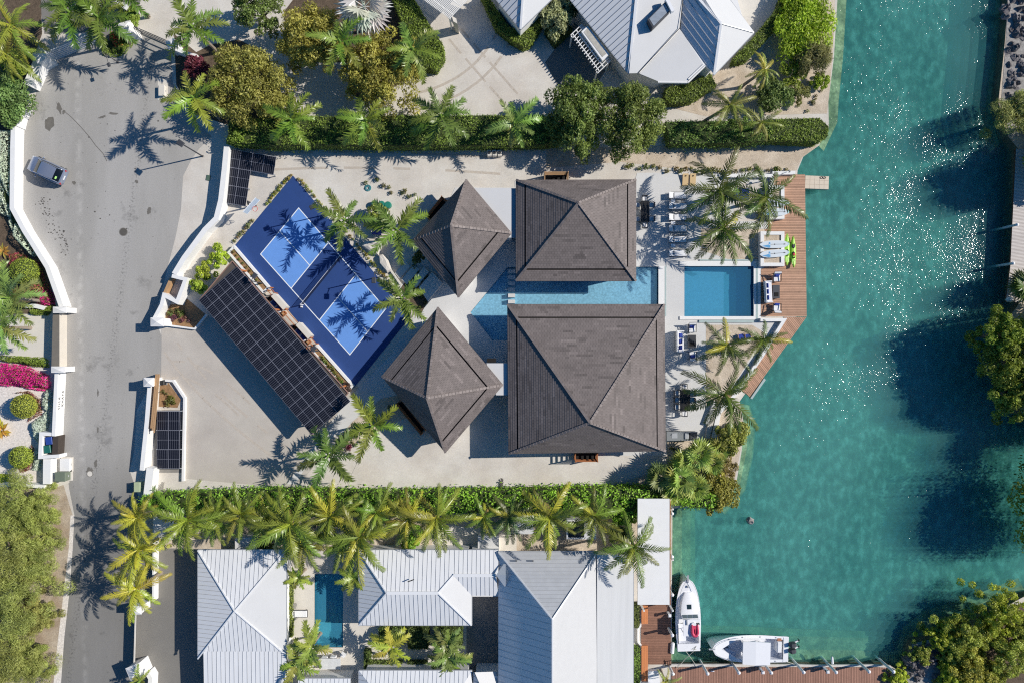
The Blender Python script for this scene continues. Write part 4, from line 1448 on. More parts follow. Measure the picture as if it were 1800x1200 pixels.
def cabinet(label, x, y, w, d, h, m, cat="utility box", rot=0.0):
 c = W(x, y, h)
 t = thing("utility_box", label, cat, (c.x, c.y, 0), rot)
 mb = MB(); mb.box((0, 0, 0.06), (w + .25, d + .25, 0.16)); mb.build("plinth", m_cream, t, world=False)
 mb = MB(); mb.box((0, 0, h / 2 + .1), (w, d, h), bev=0.05); mb.build("cabinet", m, t, world=False)
 mb = MB(); mb.box((0, 0, h + .12), (w + .08, d + .08, 0.06), bev=0.03); mb.build("lid", m, t, world=False)
 mb = MB(); mb.box((w / 2 + .02, 0, h * .55), (0.03, 0.2, 0.1)); mb.build("latch", m_galv, t, world=False)
 return t
m_ugreen = mat("utility_green", srgb(112, 122, 106), 0.6, var=0.08)
cabinet("white flat utility cover beside the bin store", 115, 816, 0.9, 1.2, 0.35, m_white)
cabinet("grey-green transformer box south of the bin store", 107, 837, 0.95, 0.85, 0.9, m_ugreen)
cabinet("pale green utility box in the wall's shade on the road's east edge", 242, 855, 0.55, 0.9, 0.8, mat("utility_pale", srgb(170, 182, 150), 0.6))

pillar("gate_pillar", "white pillar at the west end of the slatted gate", 71, 99, 1.0, 1.0, 1.7, 0.5)
pillar("gate_pillar", "white pillar between the two northern gates behind the red-flowered bed", 222, 50, 1.1, 1.1, 1.7, 0.3)
pillar("gate_pillar", "white pillar at the east end of the dark northern gate", 302, 78, 0.8, 0.8, 1.6, 0.4)
wall("roadside_wall", "white wall stepping down from the slatted gate at the northwest", [(68, 104), (56, 132), (48, 150)], 0.9, 1.25, m_white)
wall("roadside_wall", "short white wall south of the bin nook at the northwest", [(36, 182), (26, 204), (22, 220)], 0.85, 1.25, m_white)
wall("garden_wall", "thin white wall beneath the pink-tinged garden by the dark northern gate", [(302, 84), (322, 92), (345, 98)], 0.3, 1.2, m_white)
wall("garden_wall", "white curved wall end above the northern gate palms", [(206, 0), (214, 8), (224, 14)], 0.5, 1.2, m_white)
sheet("nook_slab", [(46, 150), (66, 156), (54, 190), (34, 184)], 0.016, m_cream)
bin_("small blue bin in the northwest wall nook", 38, 172, srgb(40, 70, 140), 0.4, 0.9)
sheet("meter_pad", [(277, 138), (295, 140), (293, 176), (277, 176)], 0.02, m_cream)
cabinet("pale utility cover on the pad at the road's northeast bulge", 285, 160, 0.55, 1.0, 0.3, m_cream)

def gate(name, label, a, b, z, nbar, m, cat="gate", vertical=False):
 A_, B_ = W(*a, z), W(*b, z)
 ce = (A_ + B_) / 2
 t = thing(name, label, cat, (ce.x, ce.y, 0))
 for q in (A_, B_):
  mb = MB(); mb.beam((q.x, q.y, 0), (q.x, q.y, z), 0.1, 0.1); mb.build("stile", m, t)
 for k in range(nbar):
  zz = 0.15 + (z - 0.15) * k / (nbar - 1)
  mb = MB(); mb.beam((A_.x, A_.y, zz), (B_.x, B_.y, zz), 0.05, 0.13); mb.build("slat", m, t)
 return t


gate("slatted_gate", "white slatted sliding gate between pillars at the northwest", (82, 92), (166, 57), 1.75, 7, mat("gate_white", srgb(206, 208, 212), 0.5))
gate("dark_gate", "thin dark barred gate leading north beside the palm shadow", (236, 47), (298, 74), 1.5, 3, m_charcoal)
pillar("gate_pillar", "white pillar under the yellow road palms", 240, 1071, 0.95, 0.7, 1.7)
pillar("gate_pillar", "large white pillar at the bottom edge beside the southern drive", 238, 1180, 1.3, 1.3, 1.7, 0.4)
wall("garden_wall", "thin white wall behind the yellow road palms", [(271, 905), (269.5, 985), (269, 1056)], 0.18, 0.9, m_white)
wall("garden_wall", "short curved white wall beside the bottom-edge pillar", [(258, 1182), (264, 1192), (262, 1230)], 0.4, 1.2, m_white)
t = thing("rolling_gate", "long thin white rolling gate across the southern drive", "gate", W(239, 1120, 0))
mb = MB(); mb.beam(W(238.5, 1077, 1.3), W(236, 1164, 1.3), 0.12, 0.08); mb.build("top_rail", m_cream, t)
for k in range(4):
 mb = MB(); z = 0.2 + 0.32 * k
 mb.beam(W(238.5, 1077, z), W(236, 1164, z), 0.05, 0.2); mb.build("slat", m_cream, t)

# ------------------------------------------------------------------ villa planters along the court and their benches
def planter(label, outer, h, soil=m_soil, wthick=0.22, m=None):
 P3 = [W(x, y, h) for x, y in outer]
 c = sum(P3, Vector((0, 0, 0))) / len(P3)
 t = thing("planter", label, "planter", (c.x, c.y, 0))
 pts = [p.xy for p in P3]
 cc = c.xy
 n = len(pts)
 for i in range(n):
  a, b = pts[i], pts[(i + 1) % n]
  d = (b - a).normalized()
  nn = Vector((-d.y, d.x))
  if nn.dot(cc - a) < 0:
   nn = -nn
  mb = MB(); mb.prism([a, b, b + nn * wthick - d * wthick * 0.98, a + nn * wthick + d * wthick * 0.98], -0.02, h)
  mb.build("planter_side", m or m_white, t)
 mb = MB(); mb.prism([cc + (p - cc) * 0.97 for p in pts], 0.02, h - 0.10); mb.build("soil", soil, t)
 return t


planter("soil planter at the court's west corner, above the solar carport", [(411, 431), (475, 506), (462, 516), (399, 444)], 0.55)
planter("soil planter at the court's south corner, full of tufts and a dark bush", [(557, 604), (622, 677), (611, 690), (546, 616)], 0.55)
def court_bench(label, x, y):
 c = W(x, y, 0.5)
 d = (W(615, 623) - W(458, 447)).normalized()
 rot = math.atan2(d.y, d.x)
 t = thing("court_bench", label, "bench", (c.x, c.y, 0.02), rot, "benches beside the blue court")
 mb = MB(); mb.box((0, 0.62, 0.55), (1.75, 0.42, 1.10)); mb.build("counter", m_cream, t, world=False)
 mb = MB(); mb.box((0, 0.62, 1.12), (1.8, 0.5, 0.05)); mb.build("counter_top", m_cream, t, world=False)
 mb = MB(); mb.box((0, -0.05, 0.25), (1.5, 0.62, 0.42)); mb.build("seat", m_fabric_white, t, world=False)
 mb = MB(); mb.box((0, 0.3, 0.55), (1.6, 0.08, 0.7)); mb.build("backrest", m_timber, t, world=False)
 for s in (-1, 1):
  mb = MB(); mb.box((s * 1.02, -0.05, 0.28), (0.32, 0.55, 0.55)); mb.build("armrest", m_timber, t, world=False)
  mb = MB(); mb.box((s * 1.02, -0.05, 0.56), (0.2, 0.35, 0.03)); mb.build("armrest_tray", m_dark if s < 0 else m_timber_l, t, world=False)
 for s in (-1, 1):
  q = c + Vector((math.cos(rot), math.sin(rot), 0)) * s * 0.36
  mb = MB(); mb.box((0, 0, 0), (0.5, 0.42, 0.14), bev=0.05)
  k = mb.build("cushion", m_fabric_blue)
  k.location = (q.x + 0.0, q.y, 0.55)
  k.rotation_euler = (0.35, 0, rot)
  tag(k, "blue cushion, %s of the pair on the %s" % ("upper" if s < 0 else "lower", label.split(" beside")[0]), "cushion", "blue court-bench cushions")
court_bench("upper court bench with white counter beside the solar carport", 486, 538)
court_bench("lower court bench with white counter beside the solar carport", 529, 588)
t = thing("court_fence", "low timber rail fence between the court benches and the carport", "fence", W(505, 562, 0))
for (a, b) in (((470, 510), (478, 520)), ((497, 548), (519, 573)), ((541, 598), (551, 609))):
 for off in (0, 5):
  mb = MB(); mb.beam(W(a[0] + off, a[1] - off, .9), W(b[0] + off, b[1] - off, .9), 0.06, 0.1); mb.build("rail", m_timber, t)
  for q in (a, b):
   p = W(q[0] + off, q[1] - off, .9); mb = MB(); mb.beam((p.x, p.y, 0), tuple(p), 0.08, 0.08); mb.build("post", m_timber, t)

# ------------------------------------------------------------------ solar: carport and racks, every module a part
def cell_material():
 m = bpy.data.materials.new("solar_cells")
 m.use_nodes = True
 N, L = m.node_tree.nodes, m.node_tree.links
 p = N["Principled BSDF"]
 p.inputs["Roughness"].default_value = 0.28
 p.inputs["Specular IOR Level"].default_value = 0.35
 tc = N.new("ShaderNodeTexCoord")
 s = N.new("ShaderNodeSeparateXYZ"); L.new(tc.outputs["Object"], s.inputs[0])
 def stripes(axis, n, w):
  a = N.new("ShaderNodeMath"); a.operation = 'MULTIPLY'; L.new(s.outputs[axis], a.inputs[0]); a.inputs[1].default_value = n
  f = N.new("ShaderNodeMath"); f.operation = 'FRACT'; L.new(a.outputs[0], f.inputs[0])
  g = N.new("ShaderNodeMath"); g.operation = 'LESS_THAN'; L.new(f.outputs[0], g.inputs[0]); g.inputs[1].default_value = w
  return g.outputs[0]
 a = stripes(0, 5.2, 0.22)
 b = stripes(1, 7.0, 0.12)
 x = N.new("ShaderNodeMix"); x.data_type = 'RGBA'; L.new(a, x.inputs[0])
 x.inputs[6].default_value = (*srgb(26, 28, 38), 1); x.inputs[7].default_value = (*srgb(84, 86, 96), 1)
 y = N.new("ShaderNodeMix"); y.data_type = 'RGBA'; L.new(b, y.inputs[0])
 L.new(x.outputs[2], y.inputs[6]); y.inputs[7].default_value = (*srgb(30, 31, 40), 1)
 L.new(y.outputs[2], p.inputs["Base Color"])
 return m


m_cells = cell_material()
m_pframe = mat("panel_frame", srgb(146, 148, 160), 0.4, metal=0.2, var=0.03)


def module_mesh(w, h):
 """module with frame, and two half-cell fields; local x = across (w), y = along (h)"""
 mb = MB()
 mb.box((w / 2, h / 2, -0.02), (w - 0.012, h - 0.012, 0.04), mi=1)
 e = 0.028
 for y0, y1 in ((e, h / 2 - 0.012), (h / 2 + 0.012, h - e)):
  mb.face([(e, y0, 0.004), (w - e, y0, 0.004), (w - e, y1, 0.004), (e, y1, 0.004)], mi=0)
 return mb.mesh("solar_panel", [m_cells, m_pframe])


def array(t, origin, ux, uy, uz, nx, ny, w, h, me):
 M = Matrix((ux, uy, uz)).transposed()
 for i in range(nx):
  for j in range(ny):
   loc = origin + ux * (i * w) + uy * (j * h)
   o = bpy.data.objects.new("solar_panel", me)
   L_ = chain(t).inverted() @ Matrix.Translation(loc) @ M.to_4x4()
   o.matrix_local = L_
   o.parent = t
   o.matrix_parent_inverse = Matrix.Identity(4)
   COL.objects.link(o)
   o.location, o.rotation_euler = L_.to_translation(), L_.to_euler()


zA, zB = 2.65, 2.35
a, b, c, d = W(408, 459, zA), W(350, 528, zB), W(548, 763, zB), W(612, 690, zA)
ux = (c - b)                                  # along the carport
uy = (a - b)
Lx, Ly = ux.length, uy.length
ux = ux.normalized()
uz = ux.cross(uy.normalized()).normalized()
uy = uz.cross(ux).normalized()
ctr = (a + b + c + d) / 4
t = thing("solar_carport", "long dark solar-panel carport canopy beside the blue court", "carport", (ctr.x, ctr.y, 0))
array(t, b + uz * 0.08, ux, uy, uz, 15, 3, Lx / 15, Ly / 3, module_mesh(Lx / 15, Ly / 3))
mb = MB()
for p, q in ((b, c), (a, d), (b, a), (c, d)):
 mb.beam(p - Vector((0, 0, .06)), q - Vector((0, 0, .06)), 0.08, 0.16)
mb.build("canopy_beam", mat("canopy_edge", srgb(150, 118, 104), .6), t)
mb = MB(); mb.face([p - Vector((0, 0, .06)) for p in (a, b, c, d)]); mb.build("canopy_soffit", m_soffit, t)
for s in (0.03, 0.35, 0.66, 0.97):
 for e0, e1 in ((b, c), (a, d)):
  p = e0.lerp(e1, s).lerp(ctr, 0.05)
  mb = MB(); mb.beam((p.x, p.y, 0), (p.x, p.y, p.z - .05), 0.16, 0.16); mb.build("post", m_timber, t)

def rack(label, o0, ox, oy, nx, ny, w, h, z0, z1, extra=None):
 """o0: plan corner, ox/oy plan directions"""
 O = W(*o0, z1)
 X = (W(*ox, z1) - O); Y = (W(*oy, z0) - O)
 ux = X.normalized(); uz = ux.cross(Y.normalized()).normalized()
 if uz.z < 0:
  uz = -uz
 uy = Y.normalized()
 ux2 = uy.cross(uz).normalized()
 t = thing("solar_rack", label, "solar rack", ((O + X / 2 + Y / 2).x, (O + X / 2 + Y / 2).y, 0))
 hh = Y.length / ny; ww = X.length / nx
 me = module_mesh(ww, hh)
 sgn = ux2.dot(ux)
 M = Matrix((ux, uy, ux.cross(uy))).transposed()
 flip = ux.cross(uy).z < 0
 array(t, O + (Y if flip else Vector()), ux, -uy if flip else uy, uz, nx, ny, ww, hh, me)
 if extra:
  i0, j0, ni, nj = extra
  og = O + ux * (i0 * ww) + uy * (j0 * hh) + (uy * (nj * hh) if flip else Vector())
  array(t, og, ux, -uy if flip else uy, uz, ni, nj, ww, hh, me)
 for j in range(ny + 1):
  p = O + uy * (j * hh) - uz * 0.1
  q = p + ux * (X.length + (ww * 2 if extra and j <= 1 else 0))
  mb = MB(); mb.beam(p - ux * .15, q + ux * .15, 0.07, 0.07); mb.build("rail", m_galv, t)
  for r in (p, q):
   mb = MB(); mb.beam((r.x, r.y, 0), tuple(r), 0.07, 0.07); mb.build("leg", m_galv, t)
 return t


rack("L-shaped ground solar rack in the villa's northwest corner", (403, 262), (444, 269), (391, 356), 2, 3, 0, 0, 0.5, 0.75, extra=(2, 0, 2, 1))
rack("narrow ground solar rack beside the timber sliding gate", (277, 722), (317, 722), (276, 823), 2, 3, 0, 0, 0.5, 0.7)

# ------------------------------------------------------------------ steps and boulders between court and villa
def stepslab(k, pts, z0, z1):
 mb = MB(); mb.prism([W(x, y, z1).xy for x, y in pts], z0, z1)
 return mb.build("step", m_terr, t_steps)
c0 = W(725, 485, 0)
t_steps = thing("garden_steps", "broad concrete garden steps in the small pavilion's shade", "steps", (c0.x, c0.y, 0))
for k, pts in enumerate(([(694, 480), (713, 459), (721, 469), (702, 490)], [(706, 492), (728, 465), (737, 474), (715, 500)], [(722, 497), (745, 469), (754, 478), (731, 506)], [(736, 506), (760, 478), (778, 498), (752, 530)])):
 stepslab(k, pts, 0.0, 0.16 + 0.10 * k)
def boulder(label, pts, h, seed):
 rr = random.Random(seed)
 P3 = [W(x, y, h) for x, y in pts]
 c = sum(P3, Vector((0, 0, 0))) / len(P3)
 n = len(P3)
 secs = []
 for f, z in ((1.05, -0.05), (1.08, h * .4), (1.0, h * .8), (0.86, h * .98), (0.45, h * 1.06)):
  secs.append([(c.x + (p.x - c.x) * f + rr.uniform(-.03, .03), c.y + (p.y - c.y) * f + rr.uniform(-.03, .03), z + rr.uniform(-.03, .03)) for p in P3])
 mb = MB(); mb.loft(secs)
 return tag(mb.build("boulder", m_stone), label, "boulder")
boulder("large flat pale boulder beside the court under the twin palms", [(636, 432), (642, 424), (680, 423), (668, 437), (664, 448), (655, 446)], 0.55, 1)
boulder("pointed pale boulder between court and garden steps", [(666, 449), (672, 447), (682, 458), (687, 474), (680, 478), (667, 463)], 0.55, 2)
boulder("small round pale boulder by the palm at the foot of the garden steps", [(719, 505), (724, 507), (724, 513), (719, 513)], 0.35, 3)
boulder("yellowish boulder at the court's east corner palm", [(712, 540), (720, 544), (722, 551), (716, 552)], 0.3, 4)
boulder("triangular pale boulder beneath the twin palms", [(664, 421), (672, 414), (679, 415), (670, 420)], 0.4, 5)
wall("edging_wall", "short pale edging wall running from the boulders to the steps", [(686, 474), (704, 500)], 0.2, 0.3, m_cream)
t = thing("game_table", "purple-topped game table half hidden under the twin palms", "table", W(661, 408, 0))
mb = MB(); mb.prism([W(x, y, .76).xy for x, y in [(653, 412), (655, 400), (672, 403), (670, 413)]], 0.72, 0.77); mb.build("table_top", mat("purple_top", srgb(92, 84, 160), 0.5), t)
for x, y in [(655, 411), (656, 402), (670, 404), (668, 412)]:
 p = W(x, y, .7); mb = MB(); mb.beam((p.x, p.y, 0), (p.x, p.y, .72), 0.07, 0.07); mb.build("leg", m_charcoal, t)
mb = MB(); mb.tube([(0, 0, 0), (0, 0, .1), (0, 0, .42), (0, 0, .5)], [0.30, 0.36, 0.36, 0.32], 14)
pme = mb.mesh("body", mat("pot_green", srgb(46, 128, 112), 0.4, var=0.08))
for k, (x, y, lab) in enumerate(((660, 360, "largest green round stool, left of three beside the leafy shrub"), (672, 361, "middle green round stool of three beside the leafy shrub"), (683, 362, "right-hand green round stool of three beside the leafy shrub"))):
 t = thing("garden_stool", lab, "stool", W(x, y, 0), 0, "green round stools")
 inst(pme, "body", t)
 mb = MB(); mb.tube([(0, 0, .5), (0, 0, .54)], [0.29, 0.27], 14); mb.build("seat", mat("pot_green", None), t, world=False)
t = thing("hose_reel", "teal coiled hose on the sand above the court palms", "hose", W(647, 331, 0))
for r in (0.16, 0.24, 0.31):
 pts = [(r * math.cos(a * math.pi / 8), r * math.sin(a * math.pi / 8), 0.05 + 0.3 * (0.31 - r)) for a in range(17)]
 mb = MB(); mb.tube(pts, 0.03, 6, cap=False); mb.build("coil", mat("teal_hose", srgb(70, 140, 150), 0.5), t, world=False)
mb = MB(); mb.beam((-.4, -.1, .04), (.1, .3, .06), 0.05, 0.05); mb.build("nozzle", m_black, t, world=False)
for k in range(6):
 y = 474 + k * 10.6
 mb = MB(); mb.prism([W(x, yy, 0.04).xy for x, yy in [(893, y), (905.5, y), (905.5, y + 6.4), (893, y + 6.4)]], -0.45, 0.04)
 tag(mb.build("stepping_slab", m_terr), ["northernmost", "second", "third", "fourth", "fifth", "southernmost"][k] + " pale stepping slab across the pond, counted from the north", "stepping stone", "stepping slabs across the pond")
t = thing("pool_wall", "thin white upstand separating the triangular pond from the stepping slabs", "upstand", W(890, 532, 0))
mb = MB(); mb.prism([W(x, y, 0.02).xy for x, y in [(887, 508), (892, 508), (892, 510), (887, 510)]], -.4, 0.02); mb.build("weir", m_white, t)
mb = MB(); mb.prism([W(x, y, 0.02).xy for x, y in [(866, 598), (892, 598), (892, 600.5), (864, 600.5)]], -.4, 0.03); mb.build("edge", m_terr, t)
for lab, pts, h in (("white terrace wall along the north edge of the sun terrace", [(1278, 309), (1358, 309), (1357, 330)], 0.5), ("white seawall cap at the north end of the timber dock", [(1358, 304.5), (1398, 304)], 0.45),
     ("white angled terrace wall along the diagonal dock", [(1337, 562), (1379, 562), (1342, 622), (1300, 684), (1266, 724)], 0.45),
     ("long white edging wall tapering down to the canal by the southern terrace palm", [(1243, 745), (1258, 704)], 0.4)):
 wall("terrace_wall", lab, pts, 0.32, h, m_white)
t = thing("sloping_planter", "tapering white-edged planter strip at the south end of the villa terrace", "planter", W(1250, 735, 0))
mb = MB(); mb.prism([W(x, y, .3).xy for x, y in [(1240, 770), (1250, 715), (1262, 712), (1247, 770)]], 0, 0.3); mb.build("planter_side", m_stone, t)
mb = MB(); mb.prism([W(x, y, .3).xy for x, y in [(1251, 768), (1262, 712), (1270, 710), (1259, 770)]], 0, 0.35); mb.build("edge", m_white, t)

def box_planter(label, outer, h):
 planter(label, outer, h, m_wildsand, 0.34)
box_planter("white sand-filled planter on the dock behind the upper paddleboards", [(1352, 326), (1379, 326), (1379, 385), (1352, 385)], 0.7)
box_planter("white sand-filled planter on the dock behind the lower paddleboards", [(1337, 407), (1379, 407), (1379, 468), (1337, 468)], 0.7)
# ------------------------------------------------------------------ foliage
m_leaf = mat("leaf", (1, 1, 1), 0.5, var=0.12, vscale=0.6, objcol=True, tint=0.55, transl=0.35, spec=0.35)
m_frond = mat("frond", (1, 1, 1), 0.36, var=0.12, vscale=1.2, objcol=True, tint=0.35, transl=0.25, spec=0.5)
m_trunk = mat("palm_trunk", srgb(150, 138, 124), 0.9, var=0.2, vscale=3, bump=0.5, bscale=10)
m_bark = mat("bark", srgb(110, 98, 84), 0.95, var=0.2, vscale=3, bump=0.6, bscale=10)
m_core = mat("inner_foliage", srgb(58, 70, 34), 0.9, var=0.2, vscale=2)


def quads_mesh(name, V, tint, mats):
 """V: (n,4,3) array"""
 n = len(V)
 me = bpy.data.meshes.new(name)
 me.vertices.add(n * 4)
 me.vertices.foreach_set("co", V.reshape(-1).astype(np.float32))
 me.loops.add(n * 4)
 me.loops.foreach_set("vertex_index", np.arange(n * 4, dtype=np.int32))
 me.polygons.add(n)
 me.polygons.foreach_set("loop_start", np.arange(0, n * 4, 4, dtype=np.int32))
 at = me.attributes.new("tint", 'FLOAT', 'FACE')
 at.data.foreach_set("value", np.clip(tint, 0, 1).astype(np.float32))
 for m in (mats if isinstance(mats, (list, tuple)) else [mats]):
  me.materials.append(m)
 me.update(calc_edges=True)
 return me


def leaves(rng, P, Nn, size, aspect=0.5, jit=0.6):
 """leaf quads at points P with rough normals Nn"""
 n = len(P)
 N2 = Nn + rng.normal(0, jit, (n, 3))
 N2 /= np.linalg.norm(N2, axis=1, keepdims=True) + 1e-9
 r = rng.normal(0, 1, (n, 3))
 T = np.cross(N2, r)
 T /= np.linalg.norm(T, axis=1, keepdims=True) + 1e-9
 B = np.cross(N2, T)
 s = (size * rng.uniform(0.6, 1.3, n))[:, None]
 a, b = T * s, B * s * aspect
 V = np.stack([P - a, P + b - N2 * s * .15, P + a, P - b - N2 * s * .15], 1)
 return V


def cloud(seed, R, hz, lobes, per, size, flat=0.75, lobe_r=0.30, aspect=0.5, irregular=0.25, drop=0.25):
 """crown made of many leaf clumps spread through its volume"""
 rng = np.random.default_rng(seed)
 Vs, Ts = [], []
 for k in range(lobes):
  th = k * 2.39996 + rng.uniform(-.4, .4)
  q = math.sqrt((k + 0.5) / lobes)
  edge = 1 + irregular * (math.sin(3 * th + seed) * 0.5 + rng.uniform(-.5, .5))
  rad = q * (1 - lobe_r * 0.8) * edge
  z = math.sqrt(max(0, 1 - min(1, rad) ** 2)) * flat + rng.uniform(-drop, 0.06)
  lr = lobe_r * rng.uniform(0.65, 1.2)
  c = np.array([rad * math.cos(th) * R, rad * math.sin(th) * R, z * hz])
  n = int(per * lr / lobe_r)
  D = rng.normal(0, 1, (n, 3))
  D[:, 2] = np.abs(D[:, 2]) * 1.0 - 0.35
  D /= np.linalg.norm(D, axis=1, keepdims=True)
  rr = lr * rng.uniform(0.55, 1.08, n)[:, None]
  P = c + D * rr * np.array([R, R, min(R, hz * 1.1)])
  Vs.append(leaves(rng, P, D, size, aspect))
  Ts.append(np.clip(0.5 + rng.uniform(-.25, .25) + rng.normal(0, .18, n), 0, 1))
 return quads_mesh("crown", np.concatenate(Vs), np.concatenate(Ts), m_leaf)


def colour(c, v=0.0):
 return tuple(max(0.002, x * (1 + RND.uniform(-v, v))) for x in c)


OLIVE = (0.225, 0.215, 0.052)
DARKG = (0.128, 0.160, 0.040)
HEDGE = (0.155, 0.21, 0.034)
SEAGR = (0.170, 0.300, 0.035)
BRIGHT = (0.24, 0.31, 0.028)
PALMG = (0.105, 0.155, 0.026)
COCO = (0.115, 0.160, 0.024)
YELL = (0.40, 0.36, 0.038)
CASU = (0.220, 0.240, 0.068)
SILV = (0.36, 0.40, 0.34)
MANG = (0.165, 0.200, 0.030)


def tree(label, x, y, Rpx, h, col, seed, lobes=34, per=330, size=0.12, name="leafy_tree", cat="tree", squash=0.5, group=None, trunk=True, sx=1.0, sy=1.0, **kw):
 zc = h * 0.72
 c = W(x, y, zc)
 R = Rpx / S * (HC - zc) / HC
 t = thing(name, label, cat, (c.x, c.y, 0), 0, group)
 hz = max(0.5, (h - h * 0.35) / 1.0)
 me = cloud(seed, R, hz, lobes, per, size, **kw)
 o = inst(me, "crown", t, (0, 0, h * 0.32), (0, 0, 0), (sx, sy, 1), colour(col, 0.05))
 if trunk:
  rr = random.Random(seed)
  mb = MB()
  r0 = 0.05 * R + 0.05
  mb.tube([(0, 0, -.1), (.05, .03, h * .3), (0, 0, h * .6)], [r0 * 1.2, r0, r0 * .6], 8)
  for k in range(5):
   a = k * 1.256 + rr.uniform(-.3, .3)
   q = R * rr.uniform(.45, .65)
   mb.tube([(0, 0, h * .3), (q * .5 * math.cos(a) * sx, q * .5 * math.sin(a) * sy, h * .5), (q * math.cos(a) * sx, q * math.sin(a) * sy, h * .68)], [r0 * .6, r0 * .4, r0 * .18], 6)
  mb.build("trunk", m_bark, t, world=False)
 return t


tree("broad olive-green tree beside the road, west of the gravel drive", 425, 140, 77, 6.0, OLIVE, 21, 95, 210, lobe_r=.19, drop=.35)
tree("olive-gold tree at the top edge, third from the road", 545, 62, 66, 6.0, (0.24, 0.222, 0.050), 22, 85, 210, lobe_r=.19, drop=.35)
tree("olive-gold tree with long southern lobe next to the trimmed curved hedge", 668, 118, 74, 5.5, (0.23, 0.215, 0.050), 23, 90, 210, sy=1.1, lobe_r=.18, drop=.35)
tree("shaded tree at the top edge between the two olive trees", 450, 12, 50, 5.0, (0.12, 0.15, 0.04), 24, 45, 180, lobe_r=.2)
tree("dark green round tree at the pergola, left of a touching pair", 1018, 197, 60, 6.0, DARKG, 25, 80, 230, sy=1.2, lobe_r=.2, drop=.35)
tree("dark green round tree, right of a touching pair below the porch roof", 1112, 205, 66, 6.2, (0.135, 0.168, 0.042), 26, 85, 230, sy=1.1, lobe_r=.2, drop=.35)
tree("bright yellow-green shrub mass at the top of the canal bank", 1416, 46, 58, 2.6, BRIGHT, 27, 40, 330, 0.12, sy=1.3, name="bright_shrub", cat="shrub", trunk=False)
tree("feathery dark pine-like shrub under the bright bank shrub", 1432, 98, 34, 3.0, (0.16, 0.17, 0.06), 28, 22, 360, 0.16, aspect=0.15, name="feathery_shrub", cat="shrub")
tree("dense green shrub on the bank beside the sandy path", 1362, 168, 36, 2.4, (0.11, 0.15, 0.04), 29, 22, 300, 0.12, name="bank_shrub", cat="shrub", trunk=False)
tree("shrub with gaps beside the bright bank shrub's lower edge", 1398, 128, 30, 1.8, (0.2, 0.25, 0.04), 30, 14, 240, 0.11, name="bank_shrub", cat="shrub", trunk=False)
tree("low green shrub at the foot of the bank path", 1408, 165, 20, 1.2, (0.16, 0.17, 0.05), 31, 10, 160, 0.1, name="bank_shrub", cat="shrub", trunk=False)
tree("dappled variegated shrub between the two northern house roofs", 978, 22, 34, 3.0, (0.24, 0.25, 0.12), 32, 20, 300, 0.15, name="variegated_shrub", cat="shrub", sy=1.2)
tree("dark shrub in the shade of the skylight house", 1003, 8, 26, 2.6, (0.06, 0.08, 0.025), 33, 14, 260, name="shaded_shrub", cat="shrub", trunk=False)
tree("dark red-leaved shrub beneath the road palms at the northeast bulge", 345, 118, 26, 2.0, (0.13, 0.035, 0.05), 34, 16, 260, 0.12, name="red_shrub", cat="shrub", trunk=False)
tree("low green tree closing the hedge beside the road's northeast bulge", 415, 238, 20, 2.4, (0.13, 0.17, 0.03), 35, 14, 260, 0.11, name="hedge_shrub", cat="shrub", trunk=False)
tree("olive shrub between the big roadside tree and the hedge palms", 490, 190, 34, 3.0, (0.20, 0.20, 0.05), 36, 18, 300, 0.13, name="olive_shrub", cat="shrub", trunk=False)
tree("spiky yellow-green tree leaning over the canal from the upper east bank", 1792, 200, 46, 3.0, (0.26, 0.26, 0.09), 41, 26, 300, 0.2, aspect=0.16, name="leaning_pine", irregular=0.7)
tree("yellow-green mangrove tree at the foot of the pale east dock", 1775, 590, 46, 5.5, MANG, 42, 60, 200, 0.12, lobe_r=.19, drop=.5, name="mangrove_tree", irregular=0.5)
tree("dense mangrove tree in the middle of the east bank", 1805, 640, 66, 6.0, MANG, 43, 75, 200, 0.12, lobe_r=.18, drop=.5, name="mangrove_tree", irregular=0.5)
tree("dark-footed mangrove tree at the south end of the east bank clump", 1790, 695, 50, 5.0, (0.2, 0.24, 0.04), 44, 55, 200, 0.12, lobe_r=.19, drop=.5, name="mangrove_tree", irregular=0.5)
for k, (x, y, r, h) in enumerate(((1915, 262, 70, 6.8), (1920, 590, 90, 7.4), (1915, 660, 90, 7.4), (1950, 740, 80, 7.0), (1990, 60, 45, 5.0), (1915, 905, 105, 7.0))):
 tree(["tall tree", "second tall tree", "third tall tree", "fourth tall tree", "fifth tall tree", "sixth tall tree"][k] + " beyond the canal's east bank, from the north" if k < 4 else ["tree beside the dark rocks past the northeast corner", "tall tree on the bank past the southeast corner"][k - 4], x, y, r, h, MANG, 60 + k, 60, 260, 0.2, name="bank_tree", drop=0.8)
for k, (x, y, r, h, c, lab) in enumerate(((1660, 1126, 26, 1.8, (0.244, 0.265, 0.033), "yellow-green bush at the tip of the rocky southeast bank"), (1700, 1120, 44, 2.6, (0.225, 0.240, 0.048), "olive bush behind the rocks of the southeast bank"),
           (1770, 1078, 46, 3.6, (0.277, 0.308, 0.040), "leafy tree reaching over the water at the southeast bank"), (1676, 1190, 26, 1.6, (0.260, 0.291, 0.033), "green bush at the bottom edge beside the grey rocks"),
           (1715, 1180, 46, 2.4, (0.260, 0.273, 0.056), "pale green bush at the bottom edge of the southeast bank"), (1780, 1150, 50, 3.0, (0.234, 0.257, 0.048), "scrubby bush in the photo's bottom right corner"), (1583, 1192, 18, 1.1, (0.336, 0.386, 0.052), "small green bush at the end of the long southern dock"))):
 tree(lab, x, y, r, h, c, 80 + k, 70, 150, 0.10, name="bank_bush", cat="bush", irregular=0.8, lobe_r=.17, drop=.7, trunk=h > 3)
